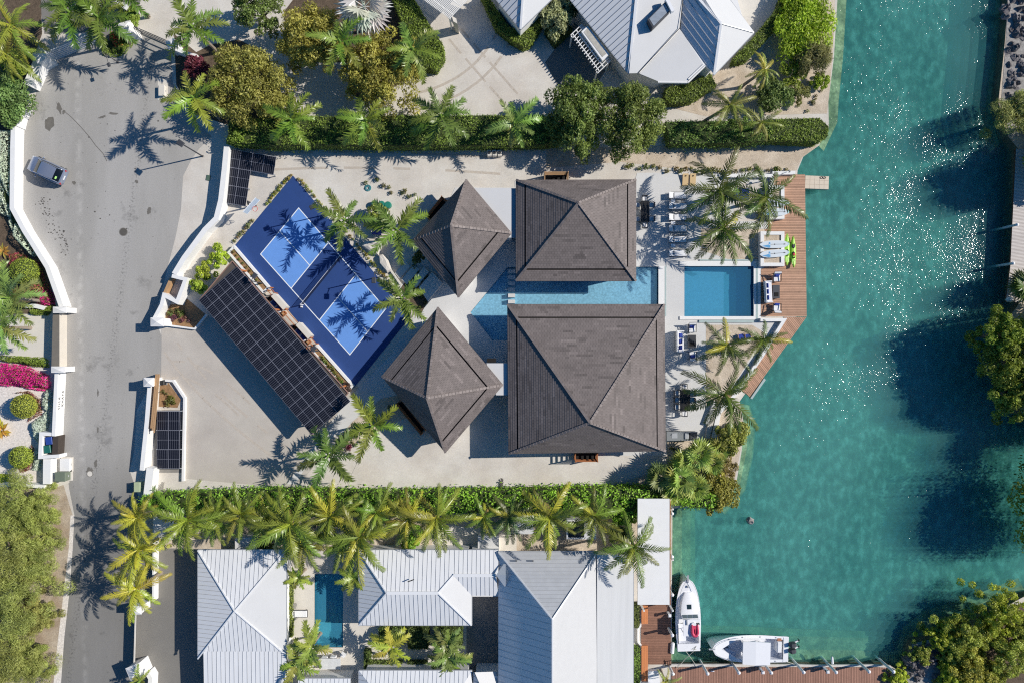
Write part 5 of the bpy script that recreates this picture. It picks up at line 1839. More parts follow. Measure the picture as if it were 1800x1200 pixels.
tree("reddish-green shore shrub below the southern terrace palm", 1288, 768, 28, 1.8, (0.21, 0.22, 0.05), 95, 26, 240, 0.11, name="shore_shrub", cat="shrub", irregular=0.5, trunk=False, sy=1.25)
tree("olive shore shrub overhanging the canal where the south hedge ends", 1264, 864, 34, 2.2, (0.21, 0.20, 0.045), 96, 30, 260, 0.12, name="shore_shrub", cat="shrub", irregular=0.5, trunk=False, sy=1.3)
tree("brownish twiggy shrub between the thatch palms and the canal", 1276, 822, 24, 1.6, (0.20, 0.17, 0.06), 97, 14, 180, 0.1, name="shore_shrub", cat="shrub", irregular=0.5, trunk=False)
for k, (x, y, r, h, lab) in enumerate(((4, 900, 63, 4.2, "feathery yellow-green tree in the southwest, nearest the white wall"), (54, 905, 43, 3.4, "feathery tree bordering the brown verge, nearest the wall"), (2, 990, 66, 4.4, "feathery tree at the left edge, second below the wall"),
           (50, 985, 47, 3.6, "feathery tree beside the brown verge, second below the wall"), (10, 1075, 68, 4.8, "broad feathery tree in the middle of the southwest thicket"), (56, 1085, 36, 3.0, "narrow feathery tree beside the verge, third below the wall"), (8, 1165, 66, 4.2, "feathery tree in the photo's bottom left corner"), (48, 1165, 34, 3.0, "low feathery tree at the bottom end of the brown verge"))):
 tree(lab, x, y, r, h, colour(CASU, .05), 110 + k, 80, 260, 0.15, aspect=0.13, name="feathery_tree", irregular=0.5, lobe_r=0.19, drop=.5)
def ball(label, x, y, Rpx, col, seed, name="topiary_ball", cat="shrub", squash=0.9, n=2600, size=0.055, fl=None):
 rng = np.random.default_rng(seed)
 R = Rpx / S
 c = W(x, y, R)
 t = thing(name, label, cat, (c.x, c.y, 0))
 D = rng.normal(0, 1, (n, 3)); D[:, 2] = np.abs(D[:, 2]) - 0.3
 D /= np.linalg.norm(D, axis=1, keepdims=True)
 P = D * R * rng.uniform(0.92, 1.03, n)[:, None] * np.array([1, 1, squash])
 me = quads_mesh("foliage", leaves(rng, P, D, size, 0.6, 0.5), 0.5 + rng.normal(0, .2, n), m_leaf)
 inst(me, "foliage", t, (0, 0, R * squash * .9), color=col)
 mb = MB(); mb.ball((0, 0, R * squash * .9), (R * .9, R * .9, R * squash * .9), 14, 8); mb.build("inner_foliage", m_core, t, world=False)
 mb = MB(); mb.tube([(0, 0, -.05), (0, 0, R * .4)], .08, 6); mb.build("trunk", m_bark, t, world=False)
 return t
TOP = (0.23, 0.28, 0.04)
ball("largest clipped green ball among pink flowers on the west side", 41, 477, 23, TOP, 131)
ball("clipped green ball with a yellow patch between pebbles and silver bushes", 40, 714, 21, (0.29, 0.31, 0.05), 132)
ball("smallest clipped green ball, southernmost in the pebble garden", 35, 803, 19, (0.25, 0.30, 0.045), 133)
m_flower = m_leaf
PINK = (0.66, 0.03, 0.25)
def mound(label, poly, h, col, col2, mixf, seed, name="flower_bed", cat="flowers", dens=150, size=0.06, core=True, kind=None):
 rng = np.random.default_rng(seed)
 P3 = [W(x, y, h * .7) for x, y in poly]
 c = sum(P3, Vector((0, 0, 0))) / len(P3)
 t = thing(name, label, cat, (c.x, c.y, 0))
 xs = [p.x for p in P3]; ys = [p.y for p in P3]
 pp = [(p.x, p.y) for p in P3]
 area = (max(xs) - min(xs)) * (max(ys) - min(ys))
 for part, cc, f in (("foliage", col2, 1 - mixf), ("blossom", col, mixf)):
  if f <= 0:
   continue
  n = int(area * dens * f)
  q = np.stack([rng.uniform(min(xs), max(xs), n), rng.uniform(min(ys), max(ys), n)], 1)
  keep = np.array([inpoly(a, b, pp) for a, b in q])
  q = q[keep]
  n = len(q)
  cx_, cy_ = c.x, c.y
  e = np.array([min((Vector((a, b)) - geometry.intersect_point_line(Vector((a, b)), Vector(pp[i]), Vector(pp[(i + 1) % len(pp)]))[0].xy).length for i in range(len(pp))) for a, b in q])
  z = h * (1 - np.exp(-e / 0.35)) + rng.normal(0, .05, n) + 0.06 + 0.12 * np.sin(q[:, 0] * 3 + q[:, 1] * 2.3)
  P = np.stack([q[:, 0] - c.x, q[:, 1] - c.y, np.maximum(z, .05)], 1)
  Nn = np.zeros((n, 3)); Nn[:, 2] = 1
  tn = 0.5 + rng.normal(0, .2, n)
  me = quads_mesh(part, leaves(rng, P, Nn, size, 0.6, 0.8), tn, m_leaf)
  inst(me, part, t, color=cc)
 if core:
  mb = MB(); mb.prism([c.xy + (p.xy - c.xy) * 0.72 for p in P3], 0, h * 0.42, taper=.12); mb.build("inner_foliage", m_core, t)
 return t
mound("bright magenta flowering hedge in the western garden", [(-10, 637), (40, 642), (80, 660), (85, 680), (70, 688), (30, 680), (-10, 678)], 0.9, PINK, (0.16, 0.12, 0.03), 0.78, 141, dens=420, size=.07)
mound("magenta flower mound beside the gate pillar, under a palm frond", [(62, 520), (80, 508), (92, 515), (93, 535), (75, 537), (60, 532)], 0.6, PINK, (0.14, 0.15, 0.03), 0.6, 142, dens=420, size=.07)
mound("faded pink flowers curling right of the clipped ball", [(52, 455), (66, 455), (76, 490), (84, 505), (60, 520), (20, 515), (18, 506), (50, 500), (66, 488)], 0.5, (0.42, 0.07, 0.13), (0.22, 0.19, 0.05), 0.45, 143, dens=420, size=.06)
mound("rosy flower patch above the largest clipped ball", [(12, 448), (28, 443), (48, 450), (24, 462), (12, 470)], 0.5, (0.40, 0.07, 0.11), (0.16, 0.12, 0.04), 0.5, 144, dens=420, size=.06)
mound("dull red groundcover around the middle clipped ball", [(22, 690), (50, 686), (70, 700), (72, 728), (45, 742), (62, 712), (40, 692)], 0.35, (0.25, 0.05, 0.08), (0.16, 0.12, 0.04), 0.4, 145, dens=420, size=.06)
mound("dull red groundcover around the smallest clipped ball", [(24, 812), (40, 822), (56, 800), (54, 778), (60, 790), (52, 825), (34, 832)], 0.3, (0.22, 0.05, 0.07), (0.17, 0.14, 0.05), 0.4, 146, dens=420, size=.06)
mound("red-flowered round bed between the two northern gates", [(190, 56), (205, 50), (218, 58), (214, 78), (200, 82), (188, 70)], 0.7, (0.62, 0.10, 0.05), (0.16, 0.22, 0.03), 0.4, 147, dens=420, size=.08)
mound("clipped green bed skirting the red flowers between the northern gates", [(172, 72), (186, 66), (192, 82), (214, 80), (222, 60), (232, 58), (232, 76), (222, 92), (200, 100), (178, 96)], 0.45, HEDGE, HEDGE, 0.0, 148, "green_bed", "shrub", 420, .06)
mound("silvery-grey clipped hedge lining the west road wall", [(-10, 226), (17, 226), (18, 362), (44, 412), (64, 446), (50, 450), (18, 416), (6, 380), (-10, 372)], 1.4, SILV, (0.42, 0.46, 0.36), 0.0, 149, "silver_hedge", "hedge", 330, .07)
mound("silver-leaved bush between magenta hedge and name wall", [(72, 690), (82, 682), (90, 690), (88, 716), (80, 724), (72, 712)], 0.7, SILV, SILV, 0.0, 150, "silver_bush", "bush", 520, .09, core=False)
mound("silver-leaved bush between the two lower clipped balls", [(52, 744), (66, 732), (80, 722), (84, 740), (74, 770), (64, 782), (54, 768)], 0.7, SILV, SILV, 0.0, 151, "silver_bush", "bush", 520, .09, core=False)
mound("silver-leaved bush right of the smallest clipped ball", [(58, 792), (66, 788), (72, 806), (66, 828), (54, 826)], 0.6, SILV, SILV, 0.0, 152, "silver_bush", "bush", 520, .09, core=False)
mound("dark clipped hedge above the magenta hedge, bordering the western drive", [(-10, 624), (70, 628), (80, 634), (80, 646), (70, 646), (20, 638), (-10, 634)], 0.9, HEDGE, HEDGE, 0.0, 153, "clipped_hedge", "hedge", 520, .06)
mound("small clipped hedge below the white planter edge on the west side", [(48, 546), (76, 540), (92, 536), (86, 550), (80, 555), (52, 554)], 0.6, HEDGE, HEDGE, 0.0, 154, "clipped_hedge", "hedge", 520, .06)
mound("yellow-green groundcover at the foot of the white southwest wall", [(-5, 832), (18, 834), (26, 846), (-5, 850)], 0.4, BRIGHT, (0.3, 0.36, 0.04), 0.0, 155, "ground_cover", "shrub", 420, .07, core=False)
wall("garden_edging", "short curved white edging behind the yellow flower and palm", [(44, 538), (62, 538), (78, 542)], 0.4, 0.4, m_white)
tree("green shrubbery along the left edge below the northwest palms", 14, 175, 42, 2.2, (0.13, 0.20, 0.06), 160, 24, 300, 0.12, name="garden_shrub", cat="shrub", trunk=False, sy=1.3)
tree("yellow-green shrub at the left edge beneath the northwest palms", 30, 110, 30, 2.2, (0.25, 0.30, 0.05), 161, 16, 240, 0.13, name="garden_shrub", cat="shrub", trunk=False)
tree("green hedge shrub beside the pillar between the northern gates", 232, 30, 16, 1.4, (0.15, 0.20, 0.03), 162, 12, 260, 0.09, name="gate_shrub", cat="shrub", trunk=False, sy=1.5)

# ------------------------------------------------------------------ hedges
def hedge(label, poly, h, col, seed, dens=95, size=0.085, name="hedge", rough=0.06, kind=None):
 rng = np.random.default_rng(seed)
 P3 = [W(x, y, h) for x, y in poly]
 c = sum(P3, Vector((0, 0, 0))) / len(P3)
 t = thing(name, label, "hedge", (c.x, c.y, 0))
 pp = [(p.x, p.y) for p in P3]
 xs, ys = [p[0] for p in pp], [p[1] for p in pp]
 n = int((max(xs) - min(xs)) * (max(ys) - min(ys)) * dens)
 q = np.stack([rng.uniform(min(xs), max(xs), n), rng.uniform(min(ys), max(ys), n)], 1)
 q = q[np.array([inpoly(a, b, pp) for a, b in q])]
 z = h + rng.normal(0, rough, len(q)) + rough * 1.2 * np.sin(q[:, 0] * 2.1 + 3 * np.sin(q[:, 1] * 1.7))
 P = [np.stack([q[:, 0], q[:, 1], z], 1)]
 Nn = [np.tile([0, 0, 1.0], (len(q), 1))]
 for i in range(len(pp)):
  a, b = np.array(pp[i]), np.array(pp[(i + 1) % len(pp)])
  d = b - a
  L_ = np.linalg.norm(d)
  m = int(L_ * h * dens * .8)
  s = rng.uniform(0, 1, m)
  nn = np.array([d[1], -d[0]]) / L_
  if np.dot(nn, (a + b) / 2 - np.array([c.x, c.y])) < 0:
   nn = -nn
  off = rng.normal(0, rough * 1.1, m)
  P.append(np.stack([a[0] + d[0] * s + nn[0] * off, a[1] + d[1] * s + nn[1] * off, rng.uniform(0.05, h, m)], 1))
  Nn.append(np.tile([nn[0], nn[1], .3], (m, 1)))
 P = np.concatenate(P) - np.array([c.x, c.y, 0])
 Nn = np.concatenate(Nn)
 me = quads_mesh("foliage", leaves(rng, P, Nn, size, .55, .6), 0.5 + rng.normal(0, .2, len(P)), m_leaf)
 inst(me, "foliage", t, color=col)
 mb = MB(); mb.prism([p.xy for p in P3], 0, h - .07); mb.build("inner_foliage", m_core, t)
 return t


hedge("curved clipped hedge beside the olive trees and the sandy north drive", [(687, -10), (722, -10), (757, 48), (777, 76), (780, 98), (765, 121), (745, 117), (728, 84), (708, 44)], 1.6, (0.135, 0.185, 0.028), 201, 170)
hedge("clipped hedge wrapping the left house corner at the top edge", [(845, -10), (856, -10), (893, 48), (915, 52), (948, 28), (953, 44), (932, 76), (920, 82), (898, 70), (872, 48)], 1.3, (0.135, 0.18, 0.03), 202, 190)
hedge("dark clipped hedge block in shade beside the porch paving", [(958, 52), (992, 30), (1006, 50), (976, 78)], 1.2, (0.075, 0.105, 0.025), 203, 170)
hedge("clipped hedge along the skylight house's east wall", [(1326, 66), (1368, 14), (1376, -10), (1396, -10), (1380, 32), (1312, 106), (1288, 110), (1294, 98)], 1.2, (0.12, 0.16, 0.028), 204, 170)
hedge("clipped hedge under the pale porch roof", [(1172, 154), (1212, 148), (1248, 128), (1260, 150), (1216, 178), (1178, 182), (1168, 172)], 1.2, (0.13, 0.17, 0.03), 205, 170)
hedge("long hedge dividing the villa from the northern garden, its western stretch", [(402, 216), (440, 210), (482, 204), (640, 206), (700, 203), (955, 203), (985, 216), (985, 250), (950, 254), (700, 256), (560, 254), (480, 256), (400, 250)], 1.9, (0.15, 0.21, 0.036), 206, 120, rough=.13)
hedge("looser hedge stretch east of the dark tree pair", [(1170, 214), (1355, 212), (1360, 246), (1290, 252), (1178, 252)], 1.6, (0.12, 0.19, 0.04), 207, 110, 0.1, rough=0.16)
hedge("neatly clipped hedge block ending at the canal bank", [(1352, 210), (1440, 208), (1457, 222), (1455, 240), (1440, 250), (1352, 246)], 1.7, (0.14, 0.19, 0.03), 208, 150)
hedge("bright leafy hedge between the villa and the southern houses, western half", [(248, 873), (330, 868), (480, 862), (700, 866), (700, 902), (480, 906), (330, 898), (250, 900)], 1.8, SEAGR, 209, 70, 0.13, rough=0.16)
hedge("bright leafy hedge between the villa and the southern houses, eastern half", [(703, 866), (900, 862), (1100, 858), (1184, 860), (1262, 868), (1258, 890), (1225, 892), (1178, 882), (1120, 906), (980, 900), (703, 902)], 1.8, (0.19, 0.33, 0.035), 210, 70, 0.13, rough=0.16)
hedge("narrow clipped hedge strip on the upper dock wall", [(1115, 1062), (1123, 1062), (1123, 1103), (1115, 1103)], 0.7, (0.12, 0.14, 0.04), 211, 170)
hedge("narrow clipped hedge strip on the lower dock wall", [(1115, 1138), (1124, 1138), (1124, 1230), (1115, 1230)], 0.7, (0.13, 0.2, 0.04), 212, 170)
hedge("thin hedge strip between the pointed roof and the neighbour's pool", [(505, 1010), (513, 1010), (513, 1120), (505, 1120)], 0.6, (0.16, 0.19, 0.04), 213, 170)
hedge("low box hedge along the bottom of the planted court, left piece", [(652, 1163), (706, 1163), (706, 1176), (652, 1176)], 0.6, (0.12, 0.16, 0.04), 214, 190)
hedge("low box hedge along the bottom of the planted court, right piece", [(716, 1163), (750, 1163), (750, 1175), (716, 1175)], 0.6, (0.09, 0.13, 0.04), 215, 190)
hedge("small dark upright hedge at the west end of the planted court", [(640, 1143), (650, 1143), (650, 1176), (640, 1176)], 0.7, (0.1, 0.14, 0.035), 216, 190)
hedge("square clipped hedge beneath the yellow court palm", [(666, 1104), (710, 1104), (710, 1132), (666, 1132)], 0.9, (0.11, 0.16, 0.04), 217, 150)
hedge("dark square hedge in the middle of the planted court", [(717, 1102), (752, 1102), (752, 1140), (717, 1140)], 1.0, (0.08, 0.11, 0.03), 218, 150)
hedge("square clipped hedge under the right court shrub", [(764, 1102), (812, 1102), (812, 1134), (764, 1134)], 0.9, (0.10, 0.14, 0.035), 219, 150)
tree("rounded leafy shrub above the middle house's roof", 725, 942, 26, 2.2, SEAGR, 221, 16, 260, 0.11, name="patio_shrub", cat="shrub", trunk=False)
tree("leafy bush hanging over the corner of the hedge at the boat shelter", 1098, 905, 22, 2.0, SEAGR, 222, 14, 240, 0.12, name="patio_shrub", cat="shrub", trunk=False)
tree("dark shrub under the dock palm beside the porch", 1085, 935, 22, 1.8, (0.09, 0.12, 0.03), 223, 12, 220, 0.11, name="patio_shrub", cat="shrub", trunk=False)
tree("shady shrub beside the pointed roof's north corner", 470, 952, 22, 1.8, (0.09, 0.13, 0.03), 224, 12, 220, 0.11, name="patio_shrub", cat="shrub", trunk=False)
tree("leafy bush beneath the first hedge palm beside the road", 262, 885, 20, 2.0, (0.17, 0.31, 0.04), 225, 14, 260, 0.12, name="hedge_bush", cat="bush", trunk=False)

# ------------------------------------------------------------------ palms
def frond_mesh(L, n, leaf, width, arch, droop, seed, spread=0.5, prof0=0.35, gap=0.10, bow=.12):
 """one feather leaf along +x: rachis and separate leaflets"""
 rr = random.Random(seed)
 pts = []
 p = Vector((0, 0, 0))
 N = 12
 side = rr.uniform(-bow, bow) * 1.6
 for k in range(N + 1):
  t = k / N
  pts.append(p.copy())
  a = -arch * t ** 1.4
  p = p + Vector((math.cos(a) * math.cos(side * t), math.cos(a) * math.sin(side * t), math.sin(a))) * (L / N)
 mb = MB()
 for k in range(N):
  w0, w1 = 0.05 * (1 - k / N) + .012, 0.05 * (1 - (k + 1) / N) + .012
  a, b = pts[k], pts[k + 1]
  mb.face([a + Vector((0, -w0, 0.01)), b + Vector((0, -w1, 0.01)), b + Vector((0, w1, 0.01)), a + Vector((0, w0, 0.01))], 0.85)
 for i in range(n):
  t = gap + (1 - gap) * (i + 0.5) / n
  f = t * N
  k = min(N - 1, int(f))
  q = pts[k].lerp(pts[k + 1], f - k)
  tg = (pts[k + 1] - pts[k]).normalized()
  for s in (-1, 1):
   ll = leaf * (prof0 + (1 - prof0) * math.sin(math.pi * min(1, 0.12 + t * 0.88)) ** 0.7) * rr.uniform(.85, 1.1) * (1 if t < .85 else (1.25 - (t - .85) * 2.5))
   ang = math.radians(72 - 42 * t + rr.uniform(-7, 7))
   sd = Vector((-tg.y, tg.x, 0)).normalized() * s
   dr = tg * math.cos(ang) + sd * math.sin(ang)
   lift = rr.uniform(-spread, spread) - droop
   tip = q + (dr + Vector((0, 0, lift))).normalized() * ll
   mid = q + dr * ll * .45 + Vector((0, 0, lift * ll * .28))
   w = tg * width * .5
   mb.face([q - w * .7, mid - w * 1.1, tip, mid + w * 1.1, q + w * .7], 0.5 + rr.uniform(-.25, .25))
 me = mb.mesh("frond", m_frond)
 return me


ROYAL = [frond_mesh(2.7, 28, 0.62, 0.105, 0.9 + .12 * i, 0.05, 300 + i, spread=0.55) for i in range(4)]
COCON = [frond_mesh(3.4, 30, 0.66, 0.085, 0.95 + .2 * i, 0.50, 320 + i, spread=0.3, bow=.3) for i in range(4)]
BROAD = [frond_mesh(2.1, 16, 0.55, 0.15, 1.0 + .1 * i, 0.1, 340 + i, spread=0.35) for i in range(3)]


def fan_leaf(seed, stiff=1.0):
 rr = random.Random(seed)
 mb = MB()
 mb.face([(0, -.02, 0), (.55, -.012, .02), (.55, .012, .02), (0, .02, 0)], 0.7)
 n = 16
 for i in range(n):
  a = -2.2 + 4.4 * (i + .5) / n
  L_ = (0.75 + .2 * math.cos(a)) * rr.uniform(.9, 1.05)
  d = Vector((math.cos(a), math.sin(a), 0))
  q = Vector((.55, 0, .02))
  s = Vector((-d.y, d.x, 0)) * 0.07
  z = Vector((0, 0, rr.uniform(-.12, .02)))
  mb.face([q, q + d * L_ * .55 - s + z * .4, q + d * L_ + z * 2, q + d * L_ * .55 + s + z * .4], 0.5 + rr.uniform(-.3, .3))
 return mb.mesh("fan_leaf", m_frond)


FANS = [fan_leaf(360 + i) for i in range(3)]


def palm(label, x, y, Rpx, h, kind="royal", col=None, lean=(0, 0), seed=None, n=None, name="palm_tree", cat="palm tree", var=0.16, yellow=0.0, group=None, low=0.0):
 seed = seed if seed is not None else int(x * 7 + y)
 rr = random.Random(seed)
 crown = W(x, y, h)
 base = Vector((crown.x + lean[0], crown.y + lean[1], 0))
 protos, L0, nn, c0 = {"royal": (ROYAL, 2.7, 10, PALMG), "coconut": (COCON, 3.4, 13, COCO), "broad": (BROAD, 2.1, 9, PALMG), "fan": (FANS, 1.3, 22, PALMG)}[kind]
 col = col or c0
 n = n or nn
 R = Rpx / S * (HC - h) / HC
 sc = R / (L0 * 0.90)
 t = thing(name, label, cat, base, 0, group)
 top = crown - base
 if kind != "fan" or h > 1.2:
  mb = MB()
  pts, rs = [], []
  N = 9
  for k in range(N + 1):
   s = k / N
   bend = s * s * (3 - 2 * s) if kind == "coconut" else s
   pts.append((top.x * bend, top.y * bend, -0.1 + (h + .1) * s))
   rs.append((0.17 - .07 * s + (.08 if k == 0 else 0) + (0.015 if k % 2 else 0)) * (1.0 if h > 3 else .8))
  mb.tube(pts, rs, 8)
  mb.build("trunk", m_trunk, t, world=False)
 if kind == "royal":
  mb = MB(); mb.tube([top - Vector((0, 0, .1)), top + Vector((0, 0, .35)), top + Vector((0, 0, .8))], [.12, .10, .03], 8)
  mb.build("crownshaft", mat("crownshaft", srgb(120, 150, 70), .4), t, world=False)
 off = rr.random() * 6.28
 for k in range(n):
  if kind == "fan":
   az = k * 2.39996 + off
   el = math.radians(75 - 95 * math.sqrt((k + .5) / n))
   s = sc * rr.uniform(.85, 1.1)
  else:
   az = off + k * 2 * math.pi / n * (1 if kind != "coconut" else 1.0) + rr.uniform(-.28, .28) + (k % 2) * .15
   if kind == "coconut":
    az += 0.42 * math.sin(-1.9 - az)
   lvl = (k * 0.618) % 1.0
   el = math.radians({"royal": 42, "coconut": 48, "broad": 45}[kind] - {"royal": 46, "coconut": 66, "broad": 45}[kind] * lvl + rr.uniform(-7, 7))
   s = sc * rr.uniform(.74, 1.12) * (1.0 + .10 * math.cos(el))
  lc = colour(col, var)
  if yellow and rr.random() < yellow:
   lc = tuple(a * .35 + b * .65 for a, b in zip(lc, YELL))
  inst(protos[k % len(protos)], "fan_leaf" if kind == "fan" else "frond", t, top, (rr.uniform(-.25, .25), -el, az), (s, s, s), lc)
 if kind == "coconut":
  inst(protos[1], "dead_frond", t, top, (.3, .75, off + 1.0), (sc * .8,) * 3, (0.30, 0.20, 0.08))
  for k in range(2):      # young upright spears
   inst(protos[k], "frond", t, top, (0, -math.radians(66 + 8 * k), off + 2.1 * k), (sc * .62,) * 3, colour((col[0] * 1.3, col[1] * 1.2, col[2]), .1))
  nut = MB()
  for k in range(7):
   a = k * .9
   nut.ball((top.x + .22 * math.cos(a), top.y + .22 * math.sin(a), top.z - .18 + .05 * (k % 2)), .11, 6, 4)
  o = nut.build("coconuts", mat("coconut", srgb(150, 140, 60), .5), t, world=False)
  o["kind"] = "stuff"
 return t


G1 = "feathery palms of the northern hedge"
palm("dark feathery palm overhanging the left end of the slatted gate", 122, 22, 58, 5.5, "royal", n=12)
palm("dark feathery palm overhanging the right end of the slatted gate", 172, 30, 54, 5.5, "royal", n=12)
palm("feathery palm at the top edge right of the gate pillar", 212, -14, 45, 5, "royal", n=11)
palm("feathery palm casting a star shadow beside the dark northern gate", 338, 48, 56, 5.6, "royal", (0.13, 0.19, 0.03))
palm("bright feathery palm alone on the road's northeast bulge, with a star-shaped shadow", 340, 172, 50, 5.8, "royal", (0.20, 0.25, 0.034), n=9)
palm("long-fronded yellow-green palm in the photo's top left corner", 20, 44, 58, 4.5, "coconut", (0.20, 0.235, 0.035), n=12)
palm("yellow-green palm at the left edge below the corner palm", 12, 96, 48, 3.6, "coconut", (0.19, 0.22, 0.035), n=10)
palm("feathery hedge palm nearest the solar rack, first from the road", 512, 212, 46, 4.2, "royal", (0.15, 0.215, 0.028), group=G1, n=10)
palm("feathery hedge palm second from the road", 644, 212, 50, 4.4, "royal", (0.16, 0.22, 0.03), group=G1, n=9)
palm("feathery hedge palm third from the road, north of the diamond pavilion", 775, 205, 54, 4.8, "royal", group=G1, n=10)
palm("feathery hedge palm fourth from the road, left of the dark tree pair", 903, 217, 48, 4.4, "royal", (0.17, 0.24, 0.05), group=G1, n=9)
palm("pale green palm rising between the two olive-gold trees", 598, 74, 48, 5.4, "royal", (0.14, 0.20, 0.03), n=9)
palm("palm rising beside the curved clipped hedge", 726, 88, 48, 4.6, "royal", (0.17, 0.22, 0.04), n=9)
palm("silvery fan palm at the top edge above the olive trees", 640, 12, 44, 4.6, "fan", (0.46, 0.50, 0.44), name="fan_palm", n=20)
palm("yellowish wispy palm on the bank near the skylight house", 1345, 122, 30, 3.4, "coconut", (0.24, 0.24, 0.045), n=11, yellow=.2, lean=(-1.2, -.5))
palm("wind-bent palm beside the clipped porch hedge", 1284, 184, 44, 4.2, "coconut", (0.17, 0.19, 0.04), n=12, lean=(-1.8, -.6))
palm("wispy palm above the clipped hedge block near the canal", 1338, 216, 36, 3.6, "coconut", (0.18, 0.20, 0.04), n=11)
palm("palm with sparse arms at the court's northeast side, left of a twin pair", 606, 387, 52, 3.7, "royal", (0.125, 0.17, 0.03), n=7)
palm("palm with sparse arms nearest the diamond pavilion, right of a twin pair", 698, 404, 54, 3.7, "royal", (0.125, 0.175, 0.03), n=7)
palm("palm at the foot of the garden steps casting a shadow on the lower court", 706, 524, 46, 3.8, "royal", (0.13, 0.17, 0.03), n=8)
palm("palm on the sandy strip south of the solar carport", 578, 800, 56, 4.2, "royal", (0.105, 0.15, 0.03), n=9)
palm("palm beside the carport-side pavilion's dark pits", 655, 748, 54, 3.8, "royal", (0.16, 0.21, 0.03), n=8)
tree("rounded leafy shrub behind the three green stools", 668, 376, 24, 1.8, (0.22, 0.27, 0.06), 401, 16, 200, 0.10, name="court_shrub", cat="shrub", trunk=False)
palm("dark glossy coconut palm above the row of sun loungers", 1264, 334, 72, 4.4, "coconut", (0.078, 0.108, 0.02), n=11, yellow=.05)
palm("coconut palm overhanging the dock's upper paddleboards", 1346, 346, 68, 4.2, "coconut", (0.08, 0.11, 0.02), n=11, yellow=.06, lean=(-1, 0))
palm("coconut palm just north of the main pool", 1272, 402, 68, 4.2, "coconut", (0.078, 0.11, 0.02), n=11, yellow=.05)
palm("coconut palm beside the terrace coffee table, south of the pool", 1278, 606, 50, 3.8, "coconut", (0.082, 0.115, 0.02), n=11, yellow=.05)
palm("small coconut palm at the pool's southeast corner by the diagonal dock", 1340, 596, 46, 3.4, "coconut", (0.082, 0.115, 0.02), n=10, yellow=.05)
palm("coconut palm between the outdoor dining table and the dock's south end", 1274, 692, 68, 4.0, "coconut", (0.078, 0.11, 0.02), n=11, yellow=.05)
for k, (x, y, r, h, lab) in enumerate(((1203, 812, 24, 2.2, "spiky thatch palm behind the barbecue counter, left of two"), (1230, 798, 24, 2.2, "spiky thatch palm behind the barbecue counter, right of two"), (1196, 842, 28, 2.4, "broad thatch palm in the middle of the shore clump"),
          (1222, 856, 22, 2.0, "thatch palm nearest the sandy gap at the shore"), (1160, 838, 22, 2.4, "darker thatch palm at the west end of the shore clump"), (1180, 866, 20, 1.8, "low thatch palm against the south hedge"), (1252, 812, 20, 1.2, "small thatch palm beside the brownish twiggy shrub"), (1262, 790, 18, 1.0, "smallest thatch palm below the reddish shore shrub"))):
 palm(lab, x, y, r, h, "fan", (0.27, 0.33, 0.075) if k != 4 else (0.13, 0.17, 0.05), name="thatch_palm", n=20)
SOUTH = [(330, 913, 65, 5.2, "coconut palm starting the southern row beside the pump shed"), (378, 913, 46, 4.2, "coconut palm second in the southern row from the road"), (424, 903, 50, 4.8, "coconut palm above the garden store in the southern row"),
   (468, 913, 46, 4.4, "coconut palm above the pointed roof's right half"), (510, 920, 67, 5.4, "large coconut palm at the pointed roof's top right corner"), (532, 950, 47, 4.4, "coconut palm hanging over the neighbour's pool, left of two"),
   (582, 906, 53, 4.6, "yellow-tipped coconut palm over the hedge above the neighbour's pool"), (632, 943, 65, 5.2, "large coconut palm above the middle house's left corner"), (602, 952, 42, 4.2, "yellowish coconut palm hanging over the neighbour's pool, right of two"),
   (662, 900, 50, 4.6, "coconut palm over the hedge left of the rounded patio shrub"), (718, 910, 48, 4.6, "coconut palm above the rounded patio shrub"), (768, 910, 58, 5.0, "coconut palm above the middle house's roof centre"),
   (850, 908, 35, 3.8, "small coconut palm above the brown-hatched slab"), (966, 910, 63, 5.0, "coconut palm above the steep white house's left slope"), (1045, 906, 48, 4.4, "coconut palm over the glazed porch"), (895, 906, 41, 3.6, "dark coconut palm over the blue-shaded slab")]
for k, (x, y, r, h, lab) in enumerate(SOUTH):
 palm(lab, x, y, r, h, "coconut", colour((0.155, 0.195, 0.028) if k != 15 else (0.1, 0.13, .04), .1), n=16 if r > 40 else 12, yellow=.15, group="coconut palms above the southern roofs", lean=(RND.uniform(-.6, .6), RND.uniform(-.3, .6)))
palm("coconut palm alone between the boat shelter and the steep house", 1115, 960, 62, 5.0, "coconut", (0.12, 0.155, 0.025), n=13, yellow=.15)
for x, y, r, h, lab in ((242, 908, 48, 4.8, "yellow coconut palm topmost of three beside the road"), (243, 965, 58, 5.2, "largest yellow coconut palm, middle of three beside the road"), (240, 1034, 50, 4.6, "yellow coconut palm lowest of three beside the road, over a pillar")):
 palm(lab, x, y, r, h, "coconut", (0.27, 0.28, 0.032), n=15, yellow=.4, group="yellow coconut palms beside the road")
palm("broad-leaved small palm left of the neighbour's pool steps", 548, 1136, 38, 3.0, "broad", (0.23, 0.28, 0.05))
palm("broad-leaved small palm at the southern end of the pool hedge", 522, 1166, 34, 2.6, "broad", (0.22, 0.27, 0.05))
palm("yellow broad-leaved palm in the planted court", 688, 1136, 34, 2.8, "broad", (0.33, 0.33, 0.05))
palm("dense broad-leaved palm at the right end of the planted court", 786, 1130, 34, 2.6, "broad", (0.15, 0.20, 0.05), n=12)
palm("second dense broad-leaved palm at the right end of the planted court", 786, 1156, 36, 2.4, "broad", (0.17, 0.21, 0.05), n=12)
palm("small broad-leaved palm at the upper left corner of the neighbour's pool", 524, 1014, 24, 2.4, "broad", (0.22, 0.27, 0.04))
palm("small broad-leaved palm at the upper right corner of the neighbour's pool", 620, 1016, 26, 2.4, "broad", (0.20, 0.25, 0.04))
